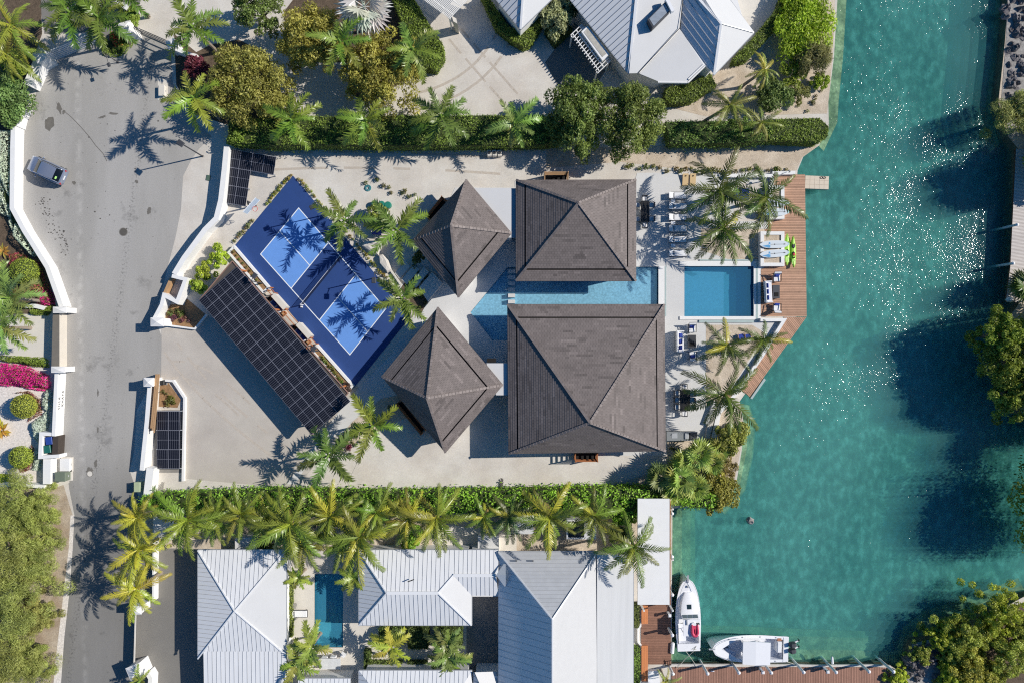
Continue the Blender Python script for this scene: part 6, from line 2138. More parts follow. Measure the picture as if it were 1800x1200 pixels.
palm("large feathery palm at the left edge over the western drive", 16, 524, 56, 4.6, "royal", (0.17, 0.24, 0.06), n=14)
palm("second feathery palm below it at the left edge", 2, 575, 50, 4.0, "royal", (0.19, 0.26, 0.06), n=11)
palm("small palm at the bottom edge beside the large drive pillar", 246, 1196, 26, 2.0, "royal", (0.27, 0.30, 0.05), n=8)
palm("small palm at the bottom edge on the dock corner", 1170, 1196, 24, 2.2, "coconut", (0.27, 0.28, 0.06), n=7)
def rosette(label, x, y, Rpx, col, n=16, name="agave", cat="agave", z=.1):
 c = W(x, y, z)
 t = thing(name, label, cat, (c.x, c.y, 0))
 R = Rpx / S
 mb = MB()
 mb.face([(0, -.10, 0), (.5, -.14, .22), (1, 0, .35), (.5, .14, .22)], .5)
 me = mb.mesh("leaf", m_frond)
 for k in range(n):
  inst(me, "leaf", t, (0, 0, .1), (0, RND.uniform(-.5, .25), k * 2.39996), (R * RND.uniform(.75, 1.1),) * 3, colour(col, .2))
 return t
rosette("orange-yellow agave rosette in the white pebbles", 4, 755, 20, (0.50, 0.33, 0.05), 20)
rosette("yellow-red bromeliad cluster at the left edge above the flowers", 6, 442, 16, (0.42, 0.26, 0.06), 18, "bromeliad", "plant")
rosette("yellow-green bromeliad at the left edge beside the clipped ball", 4, 468, 12, (0.45, 0.38, 0.06), 14, "bromeliad", "plant")
rosette("orange bird-of-paradise clump behind the northwest nook", 34, 150, 10, (0.6, 0.33, 0.05), 12, "flower_clump", "plant")
rosette("yellow flower clump at the end of the curved white edging", 40, 537, 6, (0.75, 0.55, 0.04), 12, "flower_clump", "plant")

tuft_me = []
for s in range(3):
 rng = np.random.default_rng(500 + s)
 n = 46
 D = rng.normal(0, 1, (n, 3)); D[:, 2] = np.abs(D[:, 2]) * .6
 D /= np.linalg.norm(D, axis=1, keepdims=True)
 me = quads_mesh("tuft", leaves(rng, D * rng.uniform(.3, 1.0, n)[:, None] * np.array([.32, .32, .4]) + np.array([0, 0, .1]), D, .13, .4, .5), .5 + rng.normal(0, .2, n), m_leaf)
 tuft_me.append(me)


def tufts(label, group, path, n, col, scale=1.0, jit=2.0, name="border_tuft", z=.04):
 for k in range(n):
  s = (k + .5) / n * (len(path) - 1)
  i = min(int(s), len(path) - 2)
  x = path[i][0] + (path[i + 1][0] - path[i][0]) * (s - i) + RND.uniform(-jit, jit)
  y = path[i][1] + (path[i + 1][1] - path[i][1]) * (s - i) + RND.uniform(-jit, jit)
  o = bpy.data.objects.new(name, tuft_me[k % 3])
  o.location = W(x, y, 0) + Vector((0, 0, z))
  o.rotation_euler = (0, 0, RND.uniform(0, 6))
  q = scale * RND.uniform(.75, 1.25)
  o.scale = (q, q, q)
  o.color = (*colour(col, .22), 1)
  COL.objects.link(o)
  tag(o, label, "plant", group)


tufts("small yellow-green tuft in the strip along the blue court's northwest edge", "tufts on the court's northwest edge", [(512, 308), (470, 358)], 15, (0.32, 0.33, 0.05), .75)
tufts("small yellow-green tuft in the strip along the blue court's northeast edge", "tufts on the court's northeast edge", [(524, 312), (570, 365), (640, 445), (690, 502)], 34, (0.34, 0.33, 0.06), .7, 1.6)
tufts("brownish tuft in the strip west of the basketball post", "tufts west of the basketball post", [(446, 385), (412, 425)], 10, (0.27, 0.25, 0.10), .8)
tufts("green tuft in the planter at the court's west corner", "tufts in the upper court planter", [(410, 440), (462, 502)], 9, (0.24, 0.25, 0.06), .5, 1.5, z=.5)
tufts("green tuft in the planter at the court's south corner", "tufts in the lower court planter", [(566, 624), (606, 672)], 12, (0.22, 0.27, 0.06), .8, 2.2, z=.5)
tufts("grey-green grass tuft on the sand between the stools and the pavilion", "grass tufts on the sand", [(642, 318), (675, 320), (690, 340), (718, 338), (728, 350)], 9, (0.17, 0.19, 0.07), .9, 6)
tufts("low tuft along the sandy strip above the southern hedge", "tufts above the southern hedge", [(630, 858), (870, 856)], 18, (0.16, 0.22, 0.05), .55, 1.5)
tufts("green tuft in the shady bed beside the garden steps", "tufts beside the garden steps", [(728, 462), (738, 500), (742, 545), (756, 470)], 9, (0.10, 0.14, 0.04), .9, 5)
tufts("leafy tuft in the sandy bed under the carport-side palms", "tufts under the carport-side palms", [(608, 790), (640, 765), (680, 735), (700, 712)], 18, (0.18, 0.23, 0.06), .7, 9)
tufts("purple-leaved plant in the sandy bed under the carport-side palms", "purple plants under the carport-side palms", [(610, 778), (616, 790)], 4, (0.20, 0.05, 0.10), .9, 3)
tufts("flowering plant in the soil bed by the drive's north pillar", "flowering plants in the north soil bed", [(296, 562), (312, 560), (334, 562)], 9, (0.24, 0.10, 0.12), .7, 4)
tufts("green plant in the soil bed by the drive's north pillar", "green plants in the north soil bed", [(300, 552), (322, 548)], 5, (0.15, 0.18, 0.05), .9, 4)
tufts("plant in the soil bed beside the timber gate", "plants in the gate soil bed", [(288, 688), (310, 704), (290, 708)], 11, (0.2, 0.2, 0.06), .75, 5)
tufts("leafy plant in the side bed north of the sun terrace", "plants north of the sun terrace", [(1095, 294), (1200, 300), (1280, 302), (1390, 295)], 26, (0.22, 0.24, 0.05), .9, 4)
tufts("sprout on the pale bank sand by the hedge", "sprouts on the bank sand", [(1395, 195), (1435, 180), (1440, 150)], 7, (0.2, 0.22, 0.06), .6, 8)
tufts("shore weed on the sand behind the barbecue counter", "weeds behind the barbecue", [(1178, 785), (1200, 790), (1245, 776)], 7, (0.2, 0.22, 0.05), .6, 5)
tree("bright leafy shrub northwest of the solar carport, topmost of three", 384, 452, 22, 1.6, (0.27, 0.34, 0.04), 411, 16, 190, 0.10, name="carport_shrub", cat="shrub", irregular=.6, trunk=False)
tree("bright leafy shrub northwest of the solar carport, middle of three", 358, 476, 18, 1.5, (0.27, 0.34, 0.04), 412, 14, 170, 0.10, name="carport_shrub", cat="shrub", irregular=.6, trunk=False)
tree("bright leafy shrub northwest of the solar carport, lowest of three", 348, 502, 16, 1.4, (0.24, 0.31, 0.04), 413, 14, 170, 0.10, name="carport_shrub", cat="shrub", irregular=.6, trunk=False)
tree("purple-dark round bush at the lower end of the south planter", 609, 681, 12, 1.2, (0.10, 0.07, 0.06), 414, 8, 150, 0.09, name="planter_bush", cat="bush", trunk=False)
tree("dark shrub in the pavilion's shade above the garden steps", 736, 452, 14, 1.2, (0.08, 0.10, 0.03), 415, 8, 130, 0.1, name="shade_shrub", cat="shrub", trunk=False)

# ------------------------------------------------------------------ rocks of the banks
def rock(label, x, y, r, h, seed, group=None):
 rr = random.Random(seed)
 mb = MB()
 mb.ball((0, 0, 0), (r / S * rr.uniform(.8, 1.2), r / S * rr.uniform(.8, 1.2), h), 9, 6, jit=.28, rnd=rr)
 o = mb.build("bank_rock", m_rock_d if seed < 900 else m_rock)
 o.location = W(x, y, 0) + Vector((0, 0, -.15))
 o.rotation_euler = (0, 0, rr.random() * 6)
 return tag(o, label, "rock", group)
for k in range(26):
 x, y = RND.uniform(1594, 1656), RND.uniform(1138, 1206)
 rock("jagged grey rock on the southeast bank by the long dock", x, y, RND.uniform(5, 11), RND.uniform(.3, .8), 700 + k, "grey rocks of the southeast bank")
for k in range(60):
 rock("dark jagged rock of the upper east bank", RND.uniform(1766, 1806), RND.uniform(-5, 205), RND.uniform(5, 10), RND.uniform(.25, .6), 800 + k, "dark rocks of the upper east bank")
sheet("rock_bank", [(1774, -60), (1830, -60), (1830, 240), (1776, 240), (1760, 180), (1768, 80)], 0.02, m_rock)
sheet("rock_bank", [(1590, 1190), (1604, 1136), (1640, 1128), (1660, 1210), (1590, 1210)], 0.02, m_rock)
rock("small pale rock breaking the water in the southern canal", 1324, 918, 7, .35, 901).location.z = -0.95

c = W(284, 862, .05); t = thing("fallen_frond", "grey dead palm frond lying beside the narrow solar rack's lower end", "palm frond", (c.x, c.y, .06)); inst(ROYAL[1], "dead_frond", t, (0, -.6, .1), (0, -.12, 1.5), (.6, .6, .35), (.30, .28, .25))
c = W(880, 850, .05); t = thing("fallen_frond", "dark fallen frond on the sand above the southern hedge", "palm frond", (c.x, c.y, .06)); inst(ROYAL[2], "dead_frond", t, (0, -.5, .1), (0, -.12, 1.4), (.5, .5, .35), (.10, .09, .08))

for k, (x, y, r, h, lab) in enumerate(((1622, 1152, 20, 1.3, "small olive bush squeezed between the grey rocks and the water"), (1682, 1152, 30, 1.8, "olive bush filling the scrub behind the bank's tip"), (1742, 1122, 34, 2.0, "bush under the leafy tree of the southeast bank"), (1748, 1192, 34, 1.8, "bush at the bottom edge near the photo's right corner"), (1800, 1112, 36, 2.4, "bush at the right edge below the leafy bank tree"), (1688, 1106, 20, 1.4, "low bush nearest the water on the southeast bank"))):
 tree(lab, x, y, r, h, (0.215, 0.240, 0.045), 180 + k, 60, 150, 0.10, name="bank_bush", cat="bush", irregular=0.8, lobe_r=.17, drop=.7, trunk=False)

tree("yellow-green shrub beside the clipped hedge at the canal bank's top edge", 1390, 6, 26, 1.8, BRIGHT, 191, 30, 200, 0.11, name="bank_shrub", cat="shrub", trunk=False, lobe_r=.2)
tree("small yellow-green shrub at the water's edge below the feathery shrub", 1444, 142, 18, 1.2, (0.2, 0.25, 0.03), 192, 18, 160, 0.10, name="bank_shrub", cat="shrub", trunk=False, lobe_r=.22)
tree("sprawling green shrub merging with the hedge under the wind-bent palm", 1300, 226, 26, 1.9, (0.11, 0.17, 0.035), 193, 26, 200, 0.11, name="hedge_shrub", cat="shrub", trunk=False, lobe_r=.22)
# ------------------------------------------------------------------ docks: every board real geometry
def deck(name, label, poly, z, m, along, bw=0.165, cat="dock", post=True, group=None):
 """boards run along the world direction `along`; poly in plan units"""
 P3 = [W(x, y, z) for x, y in poly]
 c = sum(P3, Vector((0, 0, 0))) / len(P3)
 t = thing(name, label, cat, (c.x, c.y, 0), 0, group)
 d = Vector((along[0], along[1])).normalized()
 u = Vector((-d.y, d.x))
 pp = [((p.xy - c.xy).dot(u), (p.xy - c.xy).dot(d)) for p in P3]
 tris = geometry.tessellate_polygon([[Vector((a, b, 0)) for a, b in pp]])
 mb = MB()
 lo, hi = min(a for a, b in pp), max(a for a, b in pp)
 a = lo
 while a < hi:
  tn = 0.5 + RND.uniform(-.32, .32)
  for tr in tris:
   tri = [pp[i] for i in tr]
   ar = (tri[1][0] - tri[0][0]) * (tri[2][1] - tri[0][1]) - (tri[2][0] - tri[0][0]) * (tri[1][1] - tri[0][1])
   q = clip(clip(tri, -1, 0, -a), 1, 0, a + bw - 0.022)
   if len(q) >= 3:
    if ar < 0:
     q = q[::-1]
    mb.face([(c.x + u.x * x + d.x * y, c.y + u.y * x + d.y * y, z) for x, y in q], tn)
  a += bw
 o = mb.build("deck_boards", m, t)
 o["kind"] = "stuff"
 mb = MB(); mb.prism([p.xy for p in P3], z - 0.2, z - 0.03); mb.build("deck_frame", mat("deck_joist", srgb(96, 70, 54), .8), t)
 return t


ZD = 0.06
deck("timber_dock", "main timber dock along the canal in front of the villa's pool", [(1359, 307), (1415, 307), (1418, 556), (1338, 556), (1338, 474), (1345, 470), (1345, 408), (1345, 386), (1359, 384)], ZD, m_deck, (1, 0))
deck("timber_dock", "diagonal timber dock stretch running southwest to the canal edge", [(1380, 560), (1377, 557), (1418, 557), (1318, 697), (1303, 684), (1345, 623)], ZD - 0.004, m_deck, (0.62, -0.78))
t = thing("dock_edge", "pale green kerb at the south end of the diagonal dock", "kerb", W(1330, 683, 0))
mb = MB(); mb.prism([W(x, y, 0.02).xy for x, y in [(1319, 699), (1322, 701), (1346, 667), (1343, 664)]], -.4, 0.05); mb.build("kerb", m_trough, t)
deck("wooden_dock", "brown timber dock beside the moored cabin boat", [(1127, 1062), (1179, 1062), (1180, 1167), (1127, 1167)], ZD, m_deck_dark, (1, 0))
deck("wooden_dock", "long brown timber dock along the canal's south bank", [(1180.5, 1172), (1566, 1172), (1566, 1300), (1180.5, 1300)], ZD + .004, mat("deck_board_south", srgb(158, 118, 100), 0.7, var=0.10, vscale=1.6, tint=0.22, fine=0.12, fscale=12), (0, 1))
wall("dock_kerb", "stained pale kerb along the canal side of the long southern dock", [(1180, 1168.5), (1400, 1168.5), (1430, 1170), (1530, 1169), (1566, 1171)], 0.20, 0.08, m_stone, "kerb", z0=-.1)
wall("dock_upstand", "narrow white upstand between the dock hedges and the timber benches", [(1126, 1062), (1126, 1100), (1122, 1104), (1122, 1128), (1127, 1134), (1127, 1230)], 0.16, 0.25, m_white)
for lab, y0, y1 in (("orange timber bench on the brown dock, just below the boat shelter", 1064, 1095), ("orange timber bench on the brown dock, beside the lower hedge strip", 1134, 1196)):
 c = W(1133, (y0 + y1) / 2, .45); t = thing("dock_bench", lab, "bench", (c.x, c.y, ZD))
 L = (y1 - y0) / S
 for k in range(4):
  mb = MB(); mb.box((-.24 + .16 * k, 0, .43), (.145, L, .05), tint=.4 + .07 * k); mb.build("seat_board", mat("bench_orange", srgb(206, 132, 84), .6, var=.08, tint=.12), t, world=False)
 for s in (-1, 1):
  mb = MB(); mb.box((0, s * (L / 2 - .2), .2), (.55, .1, .4)); mb.build("leg", m_timber, t, world=False)
t = thing("dock_box", "white dock storage box by the palm at the lower dock corner", "box", W(1150, 1188, 0))
mb = MB(); mb.prism([W(x, y, .6).xy for x, y in [(1140, 1180), (1156, 1179), (1160, 1200), (1140, 1200)]], .05, .6); mb.build("body", m_plastic_white, t)
mb = MB(); mb.prism([W(x, y, .66).xy for x, y in [(1139, 1179), (1157, 1178), (1161, 1201), (1139, 1201)]], .602, .68); mb.build("lid", m_plastic_white, t)

def pile_mesh(h, r=0.13):
 mb = MB(); mb.tube([(0, 0, -2.9), (0, 0, h)], r, 10); return mb.mesh("shaft", mat("pile_white", srgb(226, 226, 224), .6, var=.06, spots=.1, sscale=2))
cap = MB(); cap.tube([(0, 0, 0), (0, 0, .06), (0, 0, .16)], [.17, .17, .05], 10); cap_me = cap.mesh("cap", m_plastic_white)
sh = pile_mesh(1.75)
PILES = [(1244, 1183.5, "first pile of the southern dock, left of the open boat's bow"), (1299, 1182, "pile of the southern dock touching the open boat's bow quarter"), (1356, 1182, "pile of the southern dock at the open boat's middle"), (1413, 1181, "pile of the southern dock just right of the outboard engines"),
   (1470, 1181, "pile of the southern dock with a white buoy beside it"), (1528, 1180, "next to last pile of the long southern dock"), (1571, 1180, "last pile at the long southern dock's right end"),
   (1183, 1184, "pile at the inner corner of the two brown docks"), (1182, 1116, "pile at the brown dock beside the cabin boat's cockpit"),
   (1182, 1045, "pile under the boat shelter's lower corner"), (1181.5, 978, "pile beside the middle of the boat shelter"), (1181.5, 902, "pile beside the top of the boat shelter")]
for x, y, lab in PILES:
 t = thing("mooring_pile", "white " + lab, "pile", W(x, y, 1.8) * Vector((1, 1, 0)) if False else Vector((W(x, y, 1.8).x, W(x, y, 1.8).y, 0)), 0, "white mooring piles")
 inst(sh, "shaft", t); inst(cap_me, "cap", t, (0, 0, 1.75))
def fender(label, x, y, rot, L=0.9, r=.14, col=None, z=.15):
 c = W(x, y, z); t = thing("fender", label, "fender", (c.x, c.y, z), rot, "white boat fenders")
 mb = MB(); mb.tube([(-L / 2, 0, 0), (-L / 2 + .1, 0, 0), (L / 2 - .1, 0, 0), (L / 2, 0, 0)], [.03, r, r, .03], 10); mb.build("body", col or m_plastic_white, t, world=False, smooth=True)
 mb = MB(); mb.tube([(L / 2, 0, 0), (L / 2 + .12, 0, .03)], .02, 6); mb.build("eye", m_black, t, world=False)
fender("white fender lying on the dock edge beside the cabin boat", 1182, 1138, 1.5, 1.2, .2)
fender("white fender hanging at the southern dock, right of the middle", 1463, 1160, 1.65, .8, .12)
def pedestal(label, x, y):
 c = W(x, y, .9); t = thing("power_pedestal", label, "power post", (c.x, c.y, ZD), 0, "white dock power pedestals")
 mb = MB(); mb.box((0, 0, .4), (.22, .22, .8), bev=.04); mb.build("post_body", m_plastic_white, t, world=False)
 mb = MB(); mb.box((0, 0, .88), (.3, .3, .16), bev=.06); mb.build("hood", m_plastic_white, t, world=False)
 mb = MB(); mb.box((-.14, 0, .6), (.05, .12, .2)); mb.build("socket", m_black, t, world=False)
pedestal("white power pedestal beside the fourth southern dock pile", 1455, 1180)
pedestal("white power pedestal at the open boat's stern quarter", 1341, 1181)
pedestal("white power pedestal with cables on the brown dock by the shelter", 1177, 1081)
t = thing("dock_ladder", "dark ladder at the lower corner of the brown dock", "ladder", W(1177, 1166, 0))
for s in (0, 7):
 mb = MB(); mb.beam(W(1168, 1162 + s, .1), W(1180, 1160 + s, .5), .05, .05); mb.build("rail", m_black, t)
for k in range(3):
 mb = MB(); mb.beam(W(1170 + 3.5 * k, 1162, .15 + .1 * k), W(1170 + 3.5 * k, 1169, .15 + .1 * k), .04, .04); mb.build("rung", m_black, t)
t = thing("cleat", "small white cleat on the southern dock boards", "cleat", W(1252, 1178, 0));
mb = MB(); mb.box((0, 0, .1), (.35, .08, .06)); mb.build("bar", m_plastic_white, t, world=False)
mb = MB(); mb.box((0, 0, .07), (.12, .07, .08)); mb.build("foot", m_plastic_white, t, world=False)

c = W(1436, 321, -.4)
t = thing("floating_jetty", "tan floating jetty reaching out from the main timber dock", "jetty", (c.x, c.y, 0), -0.04)
mtan = mat("tan_plastic", srgb(214, 200, 180), .7, var=.05)
for i in range(5):
 for j in range(3):
  mb = MB(); mb.box((-.96 + .48 * i, -.44 + .44 * j, -.62), (.474, .434, .45), bev=.012); mb.build("float_block", mtan, t, world=False)
for k in range(2):
 pts = [(.45 + .28 * k + .14 * math.cos(a * math.pi / 6), .5 + .10 * math.sin(a * math.pi / 6), -.36) for a in range(12)]
 mb = MB(); mb.tube(pts, .025, 6); mb.build("mooring_ring", m_black, t, world=False)
t = thing("dock_shower", "white bent shower pole at the north end of the timber dock", "shower", W(1362, 316, 0))
q = W(1352, 318, 0)
mb = MB(); mb.tube([(W(1362, 314, 0) - W(1362, 316, 0)) + Vector((0, 0, z)) for z in (0, 2.2)], .05, 8); mb.build("pole", m_plastic_white, t, world=False)
mb = MB(); mb.tube([(0, .1, 2.2), (.3, .2, 2.35), (.55, .3, 2.3)], .04, 8); mb.build("arm", m_plastic_white, t, world=False)
mb = MB(); mb.tube([(.55, .3, 2.32), (.55, .3, 2.22)], [.09, .14], 10); mb.build("shower_head", m_black, t, world=False)

def board_outline(L, Wd, p=2.2, n=20, blunt=0.0):
 top = []
 for k in range(n + 1):
  s = -1 + 2 * k / n
  w = Wd / 2 * (1 - abs(s) ** p) ** 0.8
  top.append((s * L / 2, w))
 return top
def kayak(label, x, y, rot):
 c = W(x, y, .3); t = thing("kayak", label, "kayak", (c.x, c.y, ZD + .02), rot, "lime green kayaks on the dock")
 lime = mat("lime_plastic", srgb(158, 212, 72), .4, var=.05, spec=.5)
 secs = []
 for sx, w in board_outline(3.15, .62, 2.0, 18):
  w = max(w, .015)
  e = abs(sx) / 1.575
  zt = .30 + .10 * e ** 3
  secs.append([(sx, w * math.cos(a), (zt - .12) * .5 + (.12 + .06 * e) + .14 * math.sin(a)) for a in [math.pi * 2 * i / 10 for i in range(10)]])
 mb = MB(); mb.loft(secs); mb.build("hull", lime, t, smooth=True, world=False)
 for sx, L_, w_ in ((-.35, .75, .36), (.62, .6, .34)):
  mb = MB(); pts = [(sx + L_ / 2 * math.cos(a), w_ / 2 * math.sin(a)) for a in [i * math.pi / 6 for i in range(12)]]
  mb.prism(pts, .30, .372); mb.build("cockpit_well", m_dark, t, world=False)
  mb = MB(); mb.box((sx - .05, 0, .40), (.3, .26, .08), bev=.03); mb.build("seat", m_charcoal if sx > 0 else lime, t, world=False)
 mb = MB(); mb.box((-1.02, 0, .37), (.5, .36, .04), bev=.02); mb.build("hatch", mat("lime_light", srgb(186, 228, 128), .4), t, world=False)
 return t
k1 = kayak("lime green kayak against the white dock planter, partly under the paddleboards", 1383, 439, math.pi / 2)
k2 = kayak("lime green kayak on the outer side of the pair, with a red cushion", 1394, 443, math.pi / 2 + .02)
mb = MB(); mb.ball((0, 0, 0), (.15, .15, .08), 10, 6); o = mb.build("seat_cushion", mat("red_cushion", srgb(206, 84, 84), .7)); o.location = k2.location + Vector((0, -.28, .46)); tag(o, "small red cushion in the outer lime kayak", "cushion")
def sup(label, x, y, rot, z):
 c = W(x, y, z); t = thing("paddleboard", label, "paddleboard", (c.x, c.y, z), rot, "white paddleboards resting on the dock planters")
 o = [(a, b) for a, b in board_outline(3.0, .76, 3.2, 22)]
 poly = o + [(a, -b) for a, b in o[::-1][1:-1]]
 mb = MB(); mb.prism(poly, 0, .11, taper=.0, bottom=True); mb.build("board", mat("board_white", srgb(226, 230, 232), .3, var=.02, spec=.5), t, world=False)
 mb = MB(); mb.prism([(a * .97, b * .93) for a, b in poly], .111, .118); mb.build("deck_pad", mat("board_pad", srgb(208, 216, 222), .6, var=.04), t, world=False)
 mb = MB(); mb.prism([(-1.25, -.14), (-.62, -.33), (-.45, -.32), (-.42, -.1), (-.62, -.02)], .119, .124); mb.build("blue_print", mat("board_blue", srgb(88, 158, 206), .5), t, world=False)
 mb = MB(); mb.prism([(-.6, .0), (-.42, .02), (-.44, .22), (-.58, .2)], .1195, .125); mb.build("blue_print", mat("board_blue", None), t, world=False)
 mb = MB(); mb.box((.35, 0, .13), (1.5, .03, .012)); mb.build("centre_strap", m_charcoal, t, world=False)
 for xx in (0, .95):
  mb = MB(); mb.tube([(xx, 0, .119), (xx, 0, .14)], .06, 8); mb.build("plug", m_charcoal, t, world=False)
 mb = MB(); mb.prism([(1.28, -.2), (1.40, -.1), (1.42, 0), (1.40, .1), (1.28, .2), (1.34, 0)], .119, .126); mb.build("nose_band", mat("nose_mint", srgb(176, 222, 214), .5), t, world=False)
 mb = MB(); mb.tube([(-1.49, 0, .06), (-1.40, .17, .06), (-1.2, .28, .06)], .03, 6); mb.build("tail_rim", m_black, t, world=False)
 mb = MB(); mb.tube([(-1.49, 0, .06), (-1.40, -.17, .06), (-1.2, -.28, .06)], .03, 6); mb.build("tail_rim", m_black, t, world=False)
sup("topmost white paddleboard, jutting over the dock from under the palm", 1361, 357, 0.0, .80)
sup("second white paddleboard from the north, beside the upper dock planter", 1361, 373, -0.01, .80)
sup("third white paddleboard from the north, crossing the lower planter above the lime kayaks", 1361, 430, 0.02, .80)
sup("southernmost white paddleboard, crossing the lower planter above the lime kayaks", 1361, 446, 0.08, .80)

# ------------------------------------------------------------------ terrace and dock furniture
def cushion(label, loc, s, rot, m, group=None, tilt=0.0):
 mb = MB(); mb.box((0, 0, 0), s, bev=.06); o = mb.build("cushion", m)
 o.location = loc; o.rotation_euler = (tilt, 0, rot)
 return tag(o, label, "cushion", group)
def lounge_chair(label, x, y, rot, blue_back=True):
 c = W(x, y, .45); t = thing("lounge_chair", label, "armchair", (c.x, c.y, ZD), rot, "white lounge chairs")
 mb = MB(); mb.box((0, 0, .36), (.66, .66, .16), bev=.05); mb.build("seat", m_fabric_white, t, world=False)
 mb = MB(); mb.loft([[(-.33, .28, .42), (.33, .28, .42), (.33, .40, .42), (-.33, .40, .42)], [(-.33, .46, .9), (.33, .46, .9), (.33, .58, .9), (-.33, .58, .9)]]); mb.build("backrest", m_fabric_white, t, world=False)
 for s in (-1, 1):
  mb = MB(); mb.beam((s * .38, -.36, .56), (s * .38, .5, .66), .06, .05); mb.build("armrest", m_black, t, world=False)
  for yy in (-.34, .42):
   mb = MB(); mb.beam((s * .38, yy, 0), (s * .38, yy, .6), .05, .05); mb.build("leg", m_black, t, world=False)
 mb = MB(); mb.beam((-.38, .62, .92), (.38, .62, .92), .05, .05); mb.build("back_rail", m_black, t, world=False)
 return t
def put_cushion(t, label, lx, ly, lz, s=(.46, .30, .14), tilt=.5):
 q = chain(t) @ Vector((lx, ly, lz))
 return cushion(label, q, s, t.rotation_euler[2], m_fabric_blue, "blue lounge cushions", tilt)
ch = lounge_chair("white lounge chair on the timber dock, above the white dock sofa", 1365, 489, 0.02); put_cushion(ch, "blue cushion on the dock chair above the sofa", 0, .24, .56)
ch = lounge_chair("white lounge chair on the timber dock, below the white dock sofa", 1365, 540, math.pi - .05); put_cushion(ch, "blue cushion on the dock chair below the sofa", 0, -.28, .5, (.5, .24, .12), 0)
ch = lounge_chair("white lounge chair on the terrace above the blue-cushioned sofa", 1216, 578, 0.02); put_cushion(ch, "blue cushion on the terrace chair above the sofa", 0, .2, .56)
ch = lounge_chair("white lounge chair on the terrace below the small dark table", 1217, 624, math.pi); put_cushion(ch, "blue cushion on the terrace chair below the table", 0, .1, .52)
def sofa(label, x, y, rot, cush, dy):
 c = W(x, y, .45); t = thing("outdoor_sofa", label, "sofa", (c.x, c.y, ZD), rot, "white outdoor sofas")
 mb = MB(); mb.box((0, 0, .30), (2.05, .66, .26), bev=.04); mb.build("seat", m_fabric_white, t, world=False)
 mb = MB(); mb.box((0, .34, .56), (2.05, .22, .46), bev=.05); mb.build("backrest", m_fabric_white, t, world=False)
 for s in (-1, 1):
  mb = MB(); mb.box((s * 1.03, .02, .42), (.12, .74, .30), bev=.03); mb.build("armrest", m_fabric_white, t, world=False)
 mb = MB(); mb.box((0, .05, .08), (2.0, .6, .14)); mb.build("base_frame", m_black, t, world=False)
 for k, nm in enumerate(cush):
  put_cushion(t, nm, -.6 + .6 * k, dy, .72 if dy < .3 else .8, (.46, .16, .34) if dy > .1 else (.42, .36, .14), .2)
sofa("white sofa on the timber dock with its back to the pool", 1351, 513, math.pi / 2 + .05, ["blue cushion at the south end of the dock sofa", "middle blue cushion of the dock sofa", "blue cushion at the north end of the dock sofa"], .22)
sofa("white sofa with loose blue cushions on the terrace by the big roof", 1196, 600, math.pi / 2, ["blue cushion at the south end of the terrace sofa", "middle blue cushion of the terrace sofa", "blue cushion at the north end of the terrace sofa"], .06)
def low_table(label, x, y, L, w_, m, items=()):
 c = W(x, y, .36); t = thing("coffee_table", label, "table", (c.x, c.y, ZD))
 mb = MB(); mb.box((0, 0, .34), (w_, L, .06), bev=.015); mb.build("table_top", m, t, world=False)
 for sx in (-1, 1):
  for sy in (-1, 1):
   mb = MB(); mb.beam((sx * (w_ / 2 - .06), sy * (L / 2 - .06), 0), (sx * (w_ / 2 - .06), sy * (L / 2 - .06), .31), .06, .06); mb.build("leg", m_black, t, world=False)
 mb = MB(); mb.box((.02, -L * .2, .385), (w_ * .55, L * .3, .03)); mb.build("inset_burner", m_dark, t, world=False)
 return t
low_table("charcoal coffee table on the timber dock with a dark fire inset", 1364, 513, 1.35, .72, m_charcoal)
low_table("dark square coffee table on the terrace in front of the blue-cushioned sofa", 1216, 600, 1.3, .82, mat("dark_slate", srgb(56, 58, 62), .5, var=.3, vscale=3))
def chair_at(t0, label, group):
 c = copy_tree(t0, label=label); c["group"] = group; return c
def dining_chair(label, loc, rot, group):
 t = thing("dining_chair", label, "chair", loc, rot, group)
 mb = MB(); mb.box((0, 0, .44), (.46, .46, .07), bev=.02); mb.build("seat", m_fabric_white, t, world=False)
 mb = MB(); mb.box((0, .25, .68), (.46, .05, .4)); mb.build("backrest", m_charcoal, t, world=False)
 for sx in (-1, 1):
  mb = MB(); mb.beam((sx * .26, -.22, .62), (sx * .26, .25, .64), .04, .04); mb.build("armrest", m_black, t, world=False)
  for sy in (-1, 1):
   mb = MB(); mb.beam((sx * .22, sy * .2, 0), (sx * .24, sy * .22, .62 if sy > 0 else .60), .04, .04); mb.build("leg", m_black, t, world=False)
 return t
